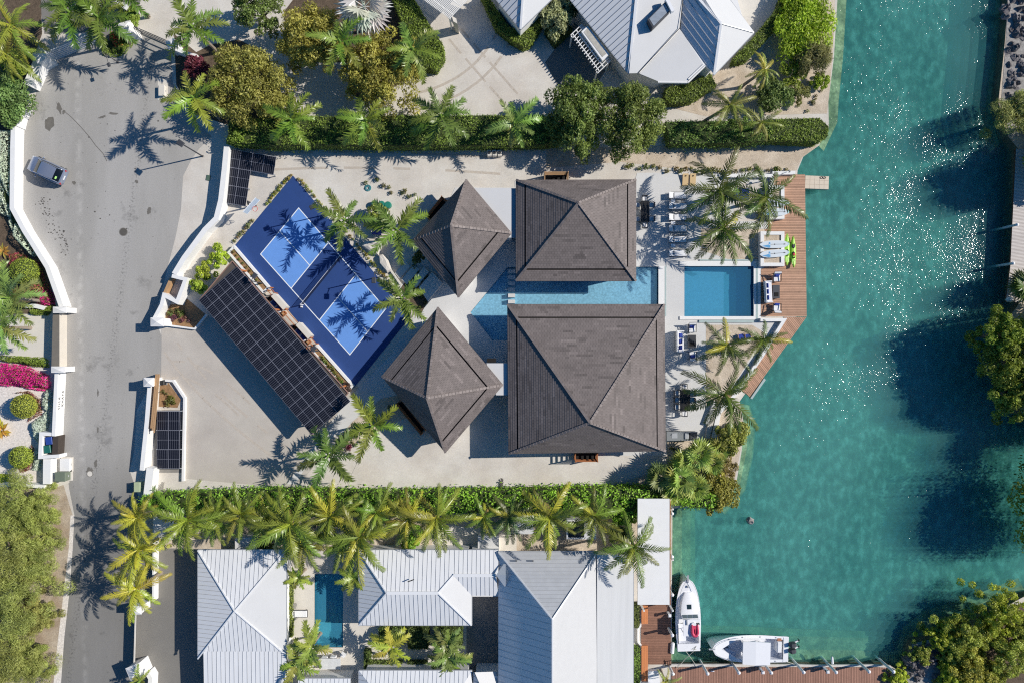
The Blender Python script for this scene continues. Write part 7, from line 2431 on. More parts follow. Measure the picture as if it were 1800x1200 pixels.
def dining(label, x, y, L, w_, which, nside):
 c = W(x, y, .74); t = thing("dining_table", label, "table", (c.x, c.y, ZD - .04))
 for k in range(6):
  mb = MB(); mb.box((-w_ / 2 + w_ / 6 * (k + .5), 0, .73), (w_ / 6 - .012, L, .04)); mb.build("table_plank", m_black, t, world=False)
 for sx in (-1, 1):
  for sy in (-1, 1):
   mb = MB(); mb.beam((sx * (w_ / 2 - .08), sy * (L / 2 - .08), 0), (sx * (w_ / 2 - .08), sy * (L / 2 - .08), .7), .08, .08); mb.build("leg", m_black, t, world=False)
 first = None
 ordn = ["northern", "middle", "southern"] if nside == 3 else ["northern", "southern"]
 for s, nm in ((-1, "left"), (1, "right")):
  for k in range(nside):
   loc = Vector((c.x + s * (w_ / 2 + .28), c.y + L * (0.33 - .33 * k * (2 / (nside - 1)) if nside > 1 else 0), ZD - .04))
   lab = "%s dining chair on the %s side of the %s" % (ordn[k], nm, which)
   rot = -s * math.pi / 2
   if first is None:
    first = dining_chair(lab, loc, rot, "chairs around the outdoor dining tables")
   else:
    copy_tree(first, loc, rot, lab)
 for s, nm in ((1, "north"), (-1, "south")):
  copy_tree(first, Vector((c.x, c.y + s * (L / 2 + .3), ZD - .04)), 0 if s > 0 else math.pi, "dining chair at the %s end of the %s" % (nm, which))
dining("long dark outdoor dining table south of the terrace sofas, by a palm's fronds", 1204, 703, 2.1, 1.0, "table by the southern palm", 3)
dining("dark outdoor dining table at the right eave of the canal-side pavilion", 1134, 372, 2.1, .85, "table beside the pavilion eave", 2)
def lounger(label, loc):
 t = thing("sun_lounger", label, "sun lounger", loc, 0, "white sun loungers in a column on the terrace")
 mb = MB(); mb.box((.15, 0, .30), (1.25, .62, .10), bev=.03); mb.build("mattress", m_fabric_white, t, world=False)
 mb = MB(); mb.loft([[(-.48, -.31, .25), (-.48, .31, .25), (-.48, .31, .35), (-.48, -.31, .35)], [(-.98, -.31, .46), (-.98, .31, .46), (-1.0, .31, .56), (-1.0, -.31, .56)]]); mb.build("backrest", m_fabric_white, t, world=False)
 mb = MB(); mb.box((-.5, 0, .37), (.09, .5, .06), bev=.02); mb.build("headrest_roll", m_charcoal, t, world=False)
 for s in (-1, 1):
  mb = MB(); mb.beam((-.95, s * .35, .24), (.8, s * .35, .24), .05, .06); mb.build("side_rail", m_charcoal, t, world=False)
  for xx in (-.8, .7):
   mb = MB(); mb.beam((xx, s * .33, 0), (xx, s * .33, .22), .05, .05); mb.build("leg", m_charcoal, t, world=False)
 mb = MB(); mb.box((.81, 0, .24), (.05, .7, .06)); mb.build("foot_rail", m_charcoal, t, world=False)
 return t
first = None
for k, (y, lab) in enumerate(((344, "northernmost"), (363, "second"), (382, "third"), (402, "fourth"), (421, "fifth"), (445, "southernmost"))):
 q = W(1193, y, .3); q.z = .02
 lab = lab + " white sun lounger in the terrace column, counted from the north"
 if first is None:
  first = lounger(lab, q)
 else:
  copy_tree(first, q, 0, lab)
for k, y in enumerate((354, 392, 432)):
 c = W(1192, y, .4); t = thing("side_table", ["small white side table between the first two sun loungers", "small white side table between the third and fourth sun loungers", "small white side table above the southernmost sun lounger"][k], "table", (c.x - .5, c.y, .02), 0, "side tables between the loungers")
 mb = MB(); mb.box((0, 0, .36), (.42, .34, .04)); mb.build("table_top", m_plastic_white, t, world=False)
 mb = MB(); mb.box((0, 0, .17), (.1, .1, .34)); mb.build("pedestal", m_plastic_white, t, world=False)
def cornhole(label, x, y):
 c = W(x, y, .2); t = thing("bean_bag_board", label, "game board", (c.x, c.y, .02), 0, "tan bean bag boards on the terrace")
 ply = mat("plywood", srgb(214, 184, 138), .6, var=.06, vscale=3, stretch=(6, 1, 1))
 mb = MB(); v = [(-.29, -.58, .06), (.29, -.58, .06), (.29, .58, .30), (-.29, .58, .30)]
 mb.loft([[(-.29, -.58, .02), (.29, -.58, .02), (.29, -.58, .07), (-.29, -.58, .07)], [(-.29, .58, .24), (.29, .58, .24), (.29, .58, .31), (-.29, .58, .31)]]); mb.build("board", ply, t, world=False)
 mb = MB(); mb.tube([(0, .36, .255), (0, .37, .285)], .085, 12); mb.build("target_hole", m_dark, t, world=False)
 for s in (-1, 1):
  mb = MB(); mb.beam((s * .26, .5, 0), (s * .26, .5, .25), .05, .05); mb.build("leg", ply, t, world=False)
cornhole("left tan bean bag board of the pair at the terrace's north edge", 1205, 316)
cornhole("right tan bean bag board of the pair at the terrace's north edge", 1218, 316)
mb = MB(); mb.box((0, 0, .03), (.15, .15, .06), bev=.03); o = mb.build("bean_bag", m_plastic_white); o.location = W(1199.5, 311, 0) + Vector((0, 0, .02)); tag(o, "white bean bag on the ground left of the tan boards", "bean bag")
c = W(1304, 341, .4); t = thing("daybed", "blue daybed in the shade between the two dock-side palms", "daybed", (c.x, c.y, .03))
mb = MB(); mb.box((0, 0, .3), (1.5, 1.1, .2), bev=.06); mb.build("mattress", m_fabric_blue, t, world=False)
mb = MB(); mb.box((-.62, 0, .46), (.3, .9, .16), bev=.06); mb.build("bolster", m_fabric_blue, t, world=False)
mb = MB(); mb.box((0, 0, .12), (1.55, 1.15, .16)); mb.build("base_frame", m_timber_l, t, world=False)
for k, (x, y) in enumerate(((1303, 594), (1315, 594))):
 c = W(x, y, .3); t = thing("beach_chair", ["blue sling chair under the pool-corner palms, left of two", "blue sling chair under the pool-corner palms, right of two"][k], "chair", (c.x, c.y, .03), .2, "blue sling chairs")
 mb = MB(); mb.box((0, 0, .32), (.55, .8, .06), bev=.02); mb.build("sling", m_fabric_blue, t, world=False)
 for s in (-1, 1):
  mb = MB(); mb.beam((s * .3, -.45, .1), (s * .3, .5, .5), .05, .05); mb.build("side_rail", m_timber_l, t, world=False)
c = W(1199, 766, .9); t = thing("barbecue_counter", "grey outdoor kitchen counter with steel sink and grill by the big roof's corner", "counter", (c.x, c.y, .02))
mgrey = mat("grey_stone", srgb(132, 136, 138), .5, var=.06)
mb = MB(); mb.box((0, 0, .42), (2.95, .80, .84)); mb.build("cabinet", mat("grey_cabinet", srgb(110, 112, 110), .6), t, world=False)
mb = MB(); mb.box((0, 0, .87), (3.05, .9, .06)); mb.build("counter_top", mgrey, t, world=False)
mb = MB(); mb.box((-.75, .05, .905), (.55, .5, .02)); mb.build("sink", m_galv, t, world=False)
mb = MB(); mb.tube([(-.75, .3, .9), (-.75, .3, 1.15), (-.75, .15, 1.18)], .025, 6); mb.build("tap", m_galv, t, world=False)
mb = MB(); mb.box((.45, .02, .95), (.42, .6, .12), bev=.04); mb.build("grill", m_galv, t, world=False)
mb = MB(); mb.box((.68, .02, .93), (.16, .6, .08)); mb.build("grill_gap", m_dark, t, world=False)
mb = MB(); mb.box((1.1, .02, .96), (.72, .7, .14), bev=.05); mb.build("grill_hood", m_charcoal, t, world=False)
t = thing("driftwood", "thin dark bent branch on the sand beside the barbecue counter", "branch", W(1240, 772, .02))
mb = MB(); mb.tube([(-.35, -.1, .04), (-.3, -.3, .05), (0, -.12, .06), (.6, .02, .05)], [.03, .04, .035, .02], 6); mb.build("branch", m_bark, t, world=False)
c = W(866, 268, .4);
for k in range(3):
 c = W(860 + 9 * k, 269, .6); t = thing("condenser_unit", ["left", "middle", "right"][k] + " small pale condenser unit on the sand above the linking flat roof", "air conditioner", (c.x, c.y, 0), 0.1, "condenser units by the northern hedge")
 mb = MB(); mb.box((0, 0, .32), (.42, .62, .62), bev=.03); mb.build("casing", m_cream, t, world=False)
 mb = MB(); mb.tube([(0, 0, .635), (0, 0, .655)], .16, 12); mb.build("fan_grille", m_charcoal, t, world=False)
def spot_bin(label, x, y):
 bin_(label, x, y, srgb(60, 96, 84), .2, .9)
c = W(366, 313, .05); t = thing("drain_cover", "small green rectangular cover on the sand beside the road wall's shadow", "cover", (c.x, c.y, .02), -.2)
mb = MB(); mb.box((0, 0, .02), (.42, .55, .05), bev=.02); mb.build("lid", mat("cover_green", srgb(84, 106, 92), .6), t, world=False)
for lab, x, y, r in (("dark round manhole cover in the middle of the road", 217, 408, .36), ("pale round manhole cover on the road beside the transformer", 158, 832, .26)):
 c = W(x, y, 0); t = thing("manhole_cover", lab, "manhole cover", (c.x, c.y, .008))
 mb = MB(); mb.tube([(0, 0, 0), (0, 0, .012)], r, 20); mb.build("lid", mat("iron_cover", srgb(92, 88, 82), .7, var=.15, vscale=6) if r > .3 else m_cream, t, world=False)
 mb = MB(); mb.tube([(0, 0, -.002), (0, 0, .008)], r + .07, 20); mb.build("ring", mat("iron_ring", srgb(124, 120, 114), .8), t, world=False)

# ------------------------------------------------------------------ lamp posts, net, hoop
def lamp(label, base, top, h, name="court_lamp", s=1.0):
 """base: plan point on the ground, top: plan point seen at the lamp head"""
 b = W(base[0], base[1], 0); q = W(top[0], top[1], h)
 t = thing(name, label, "lamp post", b)
 p = q - b
 arm = Vector((p.x, p.y, 0))
 mb = MB(); mb.tube([(0, 0, 0), (0, 0, h * .97)], [.06 * s, .045 * s], 8); mb.build("pole", m_charcoal, t, world=False)
 mb = MB(); mb.tube([(0, 0, h * .95), (arm.x, arm.y, h)], .035 * s, 6); mb.build("arm", m_charcoal, t, world=False)
 d = math.atan2(arm.y, arm.x) if arm.length > .05 else 0
 mb = MB(); mb.box((0, 0, 0), (.55 * s, .42 * s, .12), bev=.05); o = mb.build("lamp_head", m_charcoal, t, world=False)
 o.location = (arm.x, arm.y, h); o.rotation_euler = (0, 0, d)
 mb = MB(); mb.box((0, 0, .28), (.2, .2, .04)); mb.build("base_plate", m_charcoal, t, world=False).location = (0, 0, -.26)
 return t
lamp("court lamp post at the upper northeast edge of the blue court", (573, 378), (549, 364), 4.4)
lamp("court lamp post at the lower northeast edge of the blue court", (672, 486), (657, 493), 4.2)
lamp("court lamp post in the upper court planter, head over the solar carport", (464, 499), (447, 485), 3.6)
lamp("court lamp post in the lower court planter, head over the solar carport", (562, 616), (551, 612), 3.6)
lamp("tall street lamp on the road's east verge with a long shadow", (356, 275), (317, 252), 4.9, "street_lamp", 1.2)
lamp("small lamp post under the northern gate shadow", (207, 110), (191, 114), 2.2, "street_lamp", .7)
n0, n1 = W(533, 536, 0), W(601, 452, 0)
t = thing("court_net", "low net stretched across the middle of the blue court", "net", (n0 + n1) / 2)
for p in (n0, n1):
 mb = MB(); mb.tube([p, p + Vector((0, 0, .95))], .05, 8); mb.build("net_post", m_plastic_white, t)
for z, w_, m_ in ((.92, .02, m_plastic_white),):
 mb = MB(); mb.beam(n0 + Vector((0, 0, z)), n1 + Vector((0, 0, z)), w_, .06); mb.build("net_tape", m_, t)
mb = MB()
for k in range(9):
 mb.beam(n0 + Vector((0, 0, .06 + .092 * k)), n1 + Vector((0, 0, .06 + .092 * k)), .008, .02)
for k in range(46):
 p = n0.lerp(n1, k / 45); mb.beam(p + Vector((0, 0, .04)), p + Vector((0, 0, .9)), .008, .02)
o = mb.build("net_mesh", m_black, t); o["kind"] = "stuff"
c = W(533, 536, 0); t = thing("net_winder", "small white crank block at the near end of the court net", "crank", (c.x - .12, c.y - .2, .045)); mb = MB(); mb.box((0, 0, .1), (.22, .16, .2), bev=.04); mb.build("block", m_plastic_white, t, world=False); mb = MB(); mb.beam((.1, 0, .15), (.22, .05, .2), .03, .03); mb.build("handle", m_black, t, world=False)
b = W(450, 362, 0); t = thing("basketball_hoop", "basketball hoop with red rim at the court's northwest edge", "basketball hoop", b)
mb = MB(); mb.tube([(0, 0, 0), (0, 0, 2.2), (.35, -.45, 3.0)], .08, 8); mb.build("pole", m_charcoal, t, world=False)
dirv = Vector((.62, -.55, 0)).normalized(); pv = Vector((-dirv.y, dirv.x, 0))
bb = dirv * .95 + Vector((0, 0, 3.15))
mb = MB(); mb.beam((.3, -.4, 2.95), tuple(bb - dirv * .02 - Vector((0, 0, .1))), .08, .1); mb.build("arm", m_charcoal, t, world=False)
mb = MB(); mb.beam(tuple(bb - pv * .9), tuple(bb + pv * .9), .04, 1.05); mb.build("backboard", mat("backboard", srgb(196, 210, 222), .25), t, world=False)
mb = MB()
for s in (-.53, .53):
 mb.beam(tuple(bb - pv * .92 + Vector((0, 0, s))), tuple(bb + pv * .92 + Vector((0, 0, s))), .06, .05)
mb.build("backboard_frame", m_plastic_white, t, world=False)["kind"] = "stuff"
rc = bb + dirv * .32 + Vector((0, 0, -.35))
mred = mat("rim_red", srgb(206, 70, 58), .5)
mb = MB(); mb.tube([tuple(rc + Vector((.24 * math.cos(a * math.pi / 8), .24 * math.sin(a * math.pi / 8), 0))) for a in range(17)], .022, 6, cap=False); mb.build("rim", mred, t, world=False)
mb = MB()
for a in range(12):
 q0 = rc + Vector((.23 * math.cos(a * math.pi / 6), .23 * math.sin(a * math.pi / 6), 0)); q1 = rc + Vector((.13 * math.cos(a * math.pi / 6 + .4), .13 * math.sin(a * math.pi / 6 + .4), -.4))
 mb.beam(tuple(q0), tuple(q1), .015, .015)
o = mb.build("hoop_net", m_fabric_white, t, world=False); o["kind"] = "stuff"

# ------------------------------------------------------------------ neighbour's pool side
def small_lounger(label, x, y):
 q = W(x, y, .3); c = copy_tree(first, Vector((q.x, q.y, .02)), 0, label); c["group"] = "loungers by the neighbour's pool"; return c
small_lounger("pale sun lounger beside the neighbour's pool", 526, 1078)
c = W(517, 1064, .3); t = thing("side_table", "small grey square table by the neighbour's pool lounger", "table", (c.x, c.y, .015)); mb = MB(); mb.box((0, 0, .36), (.42, .52, .05)); mb.build("table_top", mat("greige", srgb(150, 146, 140), .6), t, world=False); mb = MB(); mb.box((0, 0, .17), (.3, .3, .34)); mb.build("pedestal", m_charcoal, t, world=False)
c = W(580, 1166, .75); t = thing("dining_table", "white outdoor dining table south of the neighbour's pool", "table", (c.x, c.y, .015))
mb = MB(); mb.box((0, 0, .73), (2.1, 1.05, .05)); mb.build("table_top", mat("white_table", srgb(214, 216, 218), .5), t, world=False)
for sx in (-1, 1):
 for sy in (-1, 1):
  mb = MB(); mb.beam((sx * .9, sy * .42, 0), (sx * .9, sy * .42, .7), .07, .07); mb.build("leg", m_plastic_white, t, world=False)
fc = None
for k, (x, y, r, lab) in enumerate(((572, 1156, 0, "white chair at the top side of the white poolside table, left of two"), (587, 1155, 0, "white chair at the top side of the white poolside table, right of two"), (603, 1150, -.6, "white chair turned away at the upper right of the white poolside table"), (556, 1164, 1.57, "white chair at the left end of the white poolside table"))):
 loc = W(x, y, .45); loc.z = .015
 if fc is None:
  fc = thing("patio_chair", lab, "chair", loc, r, "white chairs at the poolside table")
  mb = MB(); mb.box((0, 0, .44), (.5, .48, .06), bev=.02); mb.build("seat", m_plastic_white, fc, world=False)
  mb = MB(); mb.box((0, .25, .7), (.5, .05, .45)); mb.build("backrest", m_plastic_white, fc, world=False)
  for sx in (-1, 1):
   for sy in (-1, 1):
    mb = MB(); mb.beam((sx * .22, sy * .2, 0), (sx * .22, sy * .2, .42), .04, .04); mb.build("leg", m_plastic_white, fc, world=False)
 else:
  copy_tree(fc, loc, r, lab)
for k, x in enumerate((553, 564, 576, 598)):
 loc = W(x, 1188, .6); loc.z = .015
 lab = ["leftmost", "second", "third", "rightmost"][k] + " dark bar stool along the roof edge south of the poolside table"
 if k == 0:
  st = thing("bar_stool", lab, "stool", loc, .4, "dark bar stools south of the poolside table")
  mb = MB(); mb.box((0, 0, .66), (.36, .34, .05)); mb.build("seat", m_black, st, world=False)
  for sx in (-1, 1):
   for sy in (-1, 1):
    mb = MB(); mb.beam((sx * .2, sy * .2, 0), (sx * .14, sy * .13, .64), .03, .03); mb.build("leg", m_black, st, world=False)
  mb = MB(); mb.beam((-.15, .17, .9), (.15, .17, .9), .03, .1); mb.build("back_rail", m_black, st, world=False)
 else:
  copy_tree(st, loc, .4, lab)

c = W(1318, 396, 0)
t = thing("slab_path", "row of pale paving slabs crossing the sand between two terrace palms", "path", (c.x, c.y, .03))
for k in range(9):
 mb = MB(); mb.prism([W(x, y, .07).xy for x, y in [(1286 + 7.2 * k, 389), (1292.3 + 7.2 * k, 389), (1292.3 + 7.2 * k, 402.5), (1286 + 7.2 * k, 402.5)]], .02, .075, .5); mb.build("paving_slab", m_terr, t)
# ------------------------------------------------------------------ grey car
def car():
 F, Rr = W(54, 286, .6), W(113, 313, .6)
 c = (F + Rr) / 2
 d = (F - Rr)
 rot = math.atan2(d.y, d.x)
 t = thing("parked_car", "silver-grey hatchback car parked beside the white roadside wall", "car", (c.x, c.y, .008), rot)
 paint = mat("car_paint", srgb(164, 172, 190), .24, metal=.55, var=.02, spec=.6, coat=.6)
 glass = mat("car_glass", srgb(16, 20, 24), .05, spec=.7)
 L = d.length / 2 + .08
 prof = [(-1, .62, .45, .80), (-.97, .78, .32, .92), (-.86, .85, .24, 1.0), (-.5, .88, .22, 1.02), (0, .88, .22, 1.0), (.35, .87, .22, .96), (.62, .85, .23, .90), (.84, .80, .25, .82), (.96, .66, .30, .72), (1.0, .46, .38, .62)]
 secs = []
 for s, w, z0, z1 in prof:
  x = s * L
  secs.append([(x, -w * .94, z0), (x, -w, z0 + .15), (x, -w, z1 - .22), (x, -w * .93, z1 - .05), (x, -w * .80, z1), (x, w * .80, z1), (x, w * .93, z1 - .05), (x, w, z1 - .22), (x, w, z0 + .15), (x, w * .94, z0)])
 mb = MB(); mb.loft(secs); mb.build("body", paint, t, smooth=True, world=False)
 cab = [(-.90, .66, .64, .98, 1.0), (-.70, .76, .62, 1.0, 1.42), (-.35, .78, .64, 1.0, 1.50), (.02, .78, .64, .98, 1.48), (.22, .77, .60, .96, 1.34), (.52, .72, .70, .92, .95)]
 secs = []
 for s, wb, wt, zb, zt in cab:
  x = s * L
  secs.append([(x, -wb, zb - .06), (x, -wt, zt - .03), (x, -wt * .9, zt), (x, wt * .9, zt), (x, wt, zt - .03), (x, wb, zb - .06)])
 mb = MB(); mb.loft(secs); mb.build("side_glass", glass, t, smooth=True, world=False)
 rf = [(-.70, .58, 1.43), (-.35, .62, 1.515), (.0, .62, 1.495), (.16, .585, 1.40)]
 secs = [[(s * L, -w, z - .01), (s * L, -w * .96, z + .015), (s * L, 0, z + .03), (s * L, w * .96, z + .015), (s * L, w, z - .01)] for s, w, z in rf]
 mb = MB(); mb.loft(secs, close=False, caps=False); mb.build("roof", paint, t, smooth=True, world=False)
 for s in (-1, 1):
  mb = MB(); mb.tube([(.53 * L, s * .70, .95), (.20 * L, s * .645, 1.37), (-.35 * L, s * .66, 1.50), (-.72 * L, s * .64, 1.40), (-.88 * L, s * .66, 1.04)], .035, 6); mb.build("roof_rail", paint, t, world=False)
  mb = MB(); mb.ball((.30 * L, s * .99, .98), (.08, .11, .07), 8, 5); mb.build("wing_mirror", paint, t, world=False)
  mb = MB(); mb.box((-.955 * L, s * .66, .78), (.12, .2, .26), bev=.04); mb.build("tail_light", mat("tail_red", srgb(170, 40, 40), .3), t, world=False)
  mb = MB(); mb.box((.93 * L, s * .58, .66), (.14, .26, .12), bev=.04); mb.build("headlight", mat("headlamp", srgb(226, 230, 234), .15), t, world=False)
  for x in (-.62, .62):
   mb = MB(); mb.tube([(x * L, s * .74, .32), (x * L, s * .90, .32)], .32, 16); w = mb.build("wheel", m_black, t, world=False)
   mb = MB(); mb.tube([(x * L, s * .901, .32), (x * L, s * .915, .32)], .2, 12); mb.build("rim", m_galv, w, world=False)
 mb = MB(); mb.box((-1.0 * L, 0, .52), (.06, 1.1, .16), bev=.02); mb.build("rear_bumper", paint, t, world=False)
 mb = MB(); mb.box((-1.005 * L, 0, .72), (.03, .44, .14)); mb.build("number_plate", m_plastic_white, t, world=False)
 mb = MB(); mb.box((.47 * L, -.1, .985), (.03, .9, .02)); mb.build("wiper", m_black, t, world=False)
 mb = MB(); mb.box((0, 0, 0), (.16, .26, .02)); o = mb.build("window_sticker", mat("sticker_green", srgb(160, 210, 120), .6), t, world=False); o.location = (-.79 * L, .30, 1.262); o.rotation_euler = (0, -.95, 0)
car()

# ------------------------------------------------------------------ boats
m_gel = mat("gelcoat", srgb(238, 238, 240), .28, var=.015, spec=.5, coat=.3)
m_gel_in = mat("gelcoat_inner", srgb(222, 224, 230), .45, var=.02)


def hull_half(L, B, bow=0.62, n=22, stern=0.88):
 """half-breadths along x from stern (-L/2) to bow (+L/2)"""
 out = []
 for k in range(n + 1):
  s = k / n
  w = stern + (1 - stern) * min(1, s / .35)
  if s > bow - .25:
   q = (s - (bow - .25)) / (1 - (bow - .25))
   w = math.sqrt(max(0, 1 - q ** 2.3)) if q < 1 else 0
   w = min(1, w)
  out.append((-L / 2 + L * s, B / 2 * w))
 return out


def hull(t, L, B, zdeck, sheer, zk=-.9, rim=.2, bow=.62):
 hb = hull_half(L, B, bow)
 secs = []
 for x, w in hb:
  s = (x + L / 2) / L
  w = max(w, .02)
  zt = zdeck + sheer * s ** 2
  secs.append([(x - .0 * s, 0, zk - .35 + .35 * s ** 4), (x, -w * .80, zk), (x, -w * .96, zk + .4), (x, -w, zt), (x, -max(w - rim, 0.005), zt + .03), (x, max(w - rim, .005), zt + .03), (x, w, zt), (x, w * .96, zk + .4), (x, w * .80, zk)])
 return hb, secs


def tub(mb, pts, ztop, zfloor, floor_mi=0):
 """open well: floor and inner sides, pts counter-clockwise"""
 n = len(pts)
 for i in range(n):
  a, b = pts[i], pts[(i + 1) % n]
  mb.face([(a[0], a[1], zfloor), (b[0], b[1], zfloor), (b[0], b[1], ztop), (a[0], a[1], ztop)])
 mb.face([(p[0], p[1], zfloor) for p in pts])


def gunwale(t, hb, inner, zdeck, sheer, L, m):
 """hull sides and a rim between the outline and the inner well outline (list of (x, halfwidth))"""
 mb = MB()
 top = lambda x: zdeck + sheer * ((x + L / 2) / L) ** 2
 for s in (-1, 1):
  for i in range(len(hb) - 1):
   (x0, w0), (x1, w1) = hb[i], hb[i + 1]
   zk = -1.5
   f = [(x0, s * w0, top(x0)), (x1, s * w1, top(x1)), (x1, s * w1 * .42, zk), (x0, s * w0 * .42, zk)]
   mb.face(f if s > 0 else f[::-1])
   i0, i1 = min(inner[i], w0), min(inner[i + 1], w1)
   f = [(x0, s * i0, top(x0) + .03), (x1, s * i1, top(x1) + .03), (x1, s * w1, top(x1)), (x0, s * w0, top(x0))]
   mb.face(f[::-1] if s > 0 else f)
 x0, w0 = hb[0]
 mb.face([(x0, w0, top(x0)), (x0, w0 * .42, -1.5), (x0, -w0 * .42, -1.5), (x0, -w0, top(x0))])
 return mb.build("hull", m, t, world=False)


def cabin_boat():
 bow, st = W(1211, 1018, .6), W(1211, 1146, .6)
 L, B = (bow - st).length + .1, 2.55
 L = 7.35
 c = (W(1207, 1014, .5) + W(1213, 1147, .5)) / 2
 t = thing("cabin_boat", "white cabin motorboat with a red tube on its roof, moored bow up beside the dock", "boat", (c.x, c.y, 0), math.pi / 2 + .03)
 hb = hull_half(L, B, .62, 24, .9)
 cut = -.9       # cockpit aft of this x
 inner = [(max(w - .24, 0) if x < cut else 0) for x, w in hb]
 gunwale(t, hb, inner, .25, .45, L, m_gel)
 top = lambda x: .25 + .45 * ((x + L / 2) / L) ** 2
 mb = MB()
 w0 = B / 2 - .26
 pts = [(-L / 2 + .75, -w0), (cut, -w0), (cut, w0), (-L / 2 + .75, w0)]
 tub(mb, pts, .30, -.42)
 mb.build("cockpit", m_gel_in, t, world=False)
 mb = MB(); mb.prism([(-L / 2, -w0 - .1), (-L / 2 + .75, -w0 - .1), (-L / 2 + .75, w0 + .1), (-L / 2, w0 + .1)], .1, .31); mb.build("swim_deck", m_gel, t, world=False)
 cabs = []
 for x, w, z in ((2.35, .35, .72), (1.9, .60, .86), (1.2, .82, .98), (.42, .90, 1.02), (.30, .88, 1.1)):
  cabs.append([(x, -w, top(x) - .05), (x, -w * .92, z - .05), (x, -w * .7, z), (x, w * .7, z), (x, w * .92, z - .05), (x, w, top(x) - .05)])
 mb = MB(); mb.loft(cabs); mb.build("cabin_top", m_gel, t, smooth=True, world=False)
 mb = MB(); mb.box((1.02, 0, 1.0), (.46, .42, .05)); mb.build("deck_hatch", mat("hatch_glass", srgb(40, 56, 62), .15), t, world=False)
 mb = MB(); mb.loft([[(.36, -.85, 1.02), (.36, .85, 1.02), (.30, .85, 1.05), (.30, -.85, 1.05)], [(.0, -.80, 1.45), (.0, .80, 1.45), (-.05, .80, 1.45), (-.05, -.80, 1.45)]]); ws = mb.build("windscreen", m_gel, t, world=False)
 for k in range(3):
  mb = MB(); mb.box((0, 0, 0), (.36, .44, .02)); o = mb.build("pane", mat("screen_glass", srgb(96, 108, 112), .1), ws, world=False); o.location = (.185, -.52 + .52 * k, 1.275); o.rotation_euler = (0, .87, 0)
 mb = MB(); mb.prism([(-1.55, -.82), (.02, -.80), (.08, 0), (.02, .80), (-1.55, .82), (-1.6, 0)], 1.62, 1.70, bottom=True); mb.build("hard_top", m_gel, t, world=False)
 for x in (-1.4, -.05):
  for s in (-1, 1):
   mb = MB(); mb.beam((x, s * .74, .3), (x, s * .70, 1.62), .05, .05); mb.build("top_post", m_galv, t, world=False)
 mb = MB(); mb.beam((L / 2 - .35, 0, .74), (L / 2 + .42, 0, .80), .16, .06); mb.build("bow_sprit", m_galv, t, world=False)
 mb = MB(); mb.box((L / 2 - .75, 0, .74), (.22, .16, .12), bev=.03); mb.build("windlass", m_galv, t, world=False)
 for s in (-1, 1):
  pts = [(x, s * max(w - .12, .03), top(x) + .35) for x, w in hb if x > .8]
  mb = MB(); mb.tube(pts, .02, 6); mb.build("bow_rail", m_galv, t, world=False)
  mb = MB(); mb.tube([(-L / 2 + .8, s * 1.02, .36), (-1.0, s * 1.02, .36)], .03, 6); mb.build("cockpit_rail", m_charcoal, t, world=False)
 mb = MB(); mb.tube([(-L / 2 + .15, -.75, .33), (-L / 2 + .2, -.3, .33), (-L / 2 + .5, -.75, .33), (-L / 2 + .1, -.5, .33)], .03, 6); mb.build("coiled_line", mat("rope", srgb(190, 188, 176), .9), t, world=False)
 M = chain(t)
 q = M @ Vector((-.95, -.28, 1.72))
 mb = MB()
 mred2 = mat("tube_red", srgb(206, 72, 102), .45, var=.08, vscale=4)
 pts = [(.55, .26, .12), (-.25, .27, .12), (-.52, .16, .12), (-.56, 0, .12), (-.52, -.16, .12), (-.25, -.27, .12), (.55, -.26, .12)]
 mb.tube(pts, [.08, .14, .15, .15, .15, .14, .08], 10)
 t2 = thing("inflatable_tube", "red towable tube lying on the cabin boat's hard top", "inflatable", q, t.rotation_euler[2])
 mb.build("outer_tube", mred2, t2, smooth=True, world=False)
 mb = MB(); mb.box((0, 0, .09), (.95, .42, .1), bev=.04); mb.build("seat_floor", mred2, t2, world=False)
 mb = MB(); mb.box((-.1, 0, .16), (.42, .05, .06)); mb.build("grab_handle", mat("dark_red", srgb(120, 30, 50), .6), t2, world=False)
 mb = MB(); mb.tube([(-.45, -.2, 1.70), (-.45, -.2, 1.84)], [.26, .24], 16); mb.build("radar_dome", m_plastic_white, t, world=False)
 mb = MB(); mb.box((-.22, .45, 1.76), (.5, .1, .08)); mb.build("light_bar", m_galv, t, world=False)
 for yy in (-.55, -.7):
  mb = MB(); mb.tube([(-.35, yy, 1.70), (-.35, yy, 1.86)], .07, 8); mb.build("deck_horn", m_charcoal, t, world=False)
 mb = MB(); mb.box((-.1, .3, .35), (.5, .4, .7), bev=.05); mb.build("helm_seat", mat("seat_grey", srgb(150, 154, 160), .7), t, world=False)
 for off, (px, py) in ((-.5, (1190, 1174)), (.3, (1226, 1172))):
  a = M @ Vector((-L / 2, off, .3)); b = W(px, py, .2)
  mb = MB(); mid = (a + b) / 2 - Vector((0, 0, .15)); mb.tube([a, mid, b], .025, 6)
  tag(mb.build("mooring_line", mat("rope", None)), "thin rope from the cabin boat's stern to the dock, %s" % ("right one" if off < 0 else "left one"), "rope")


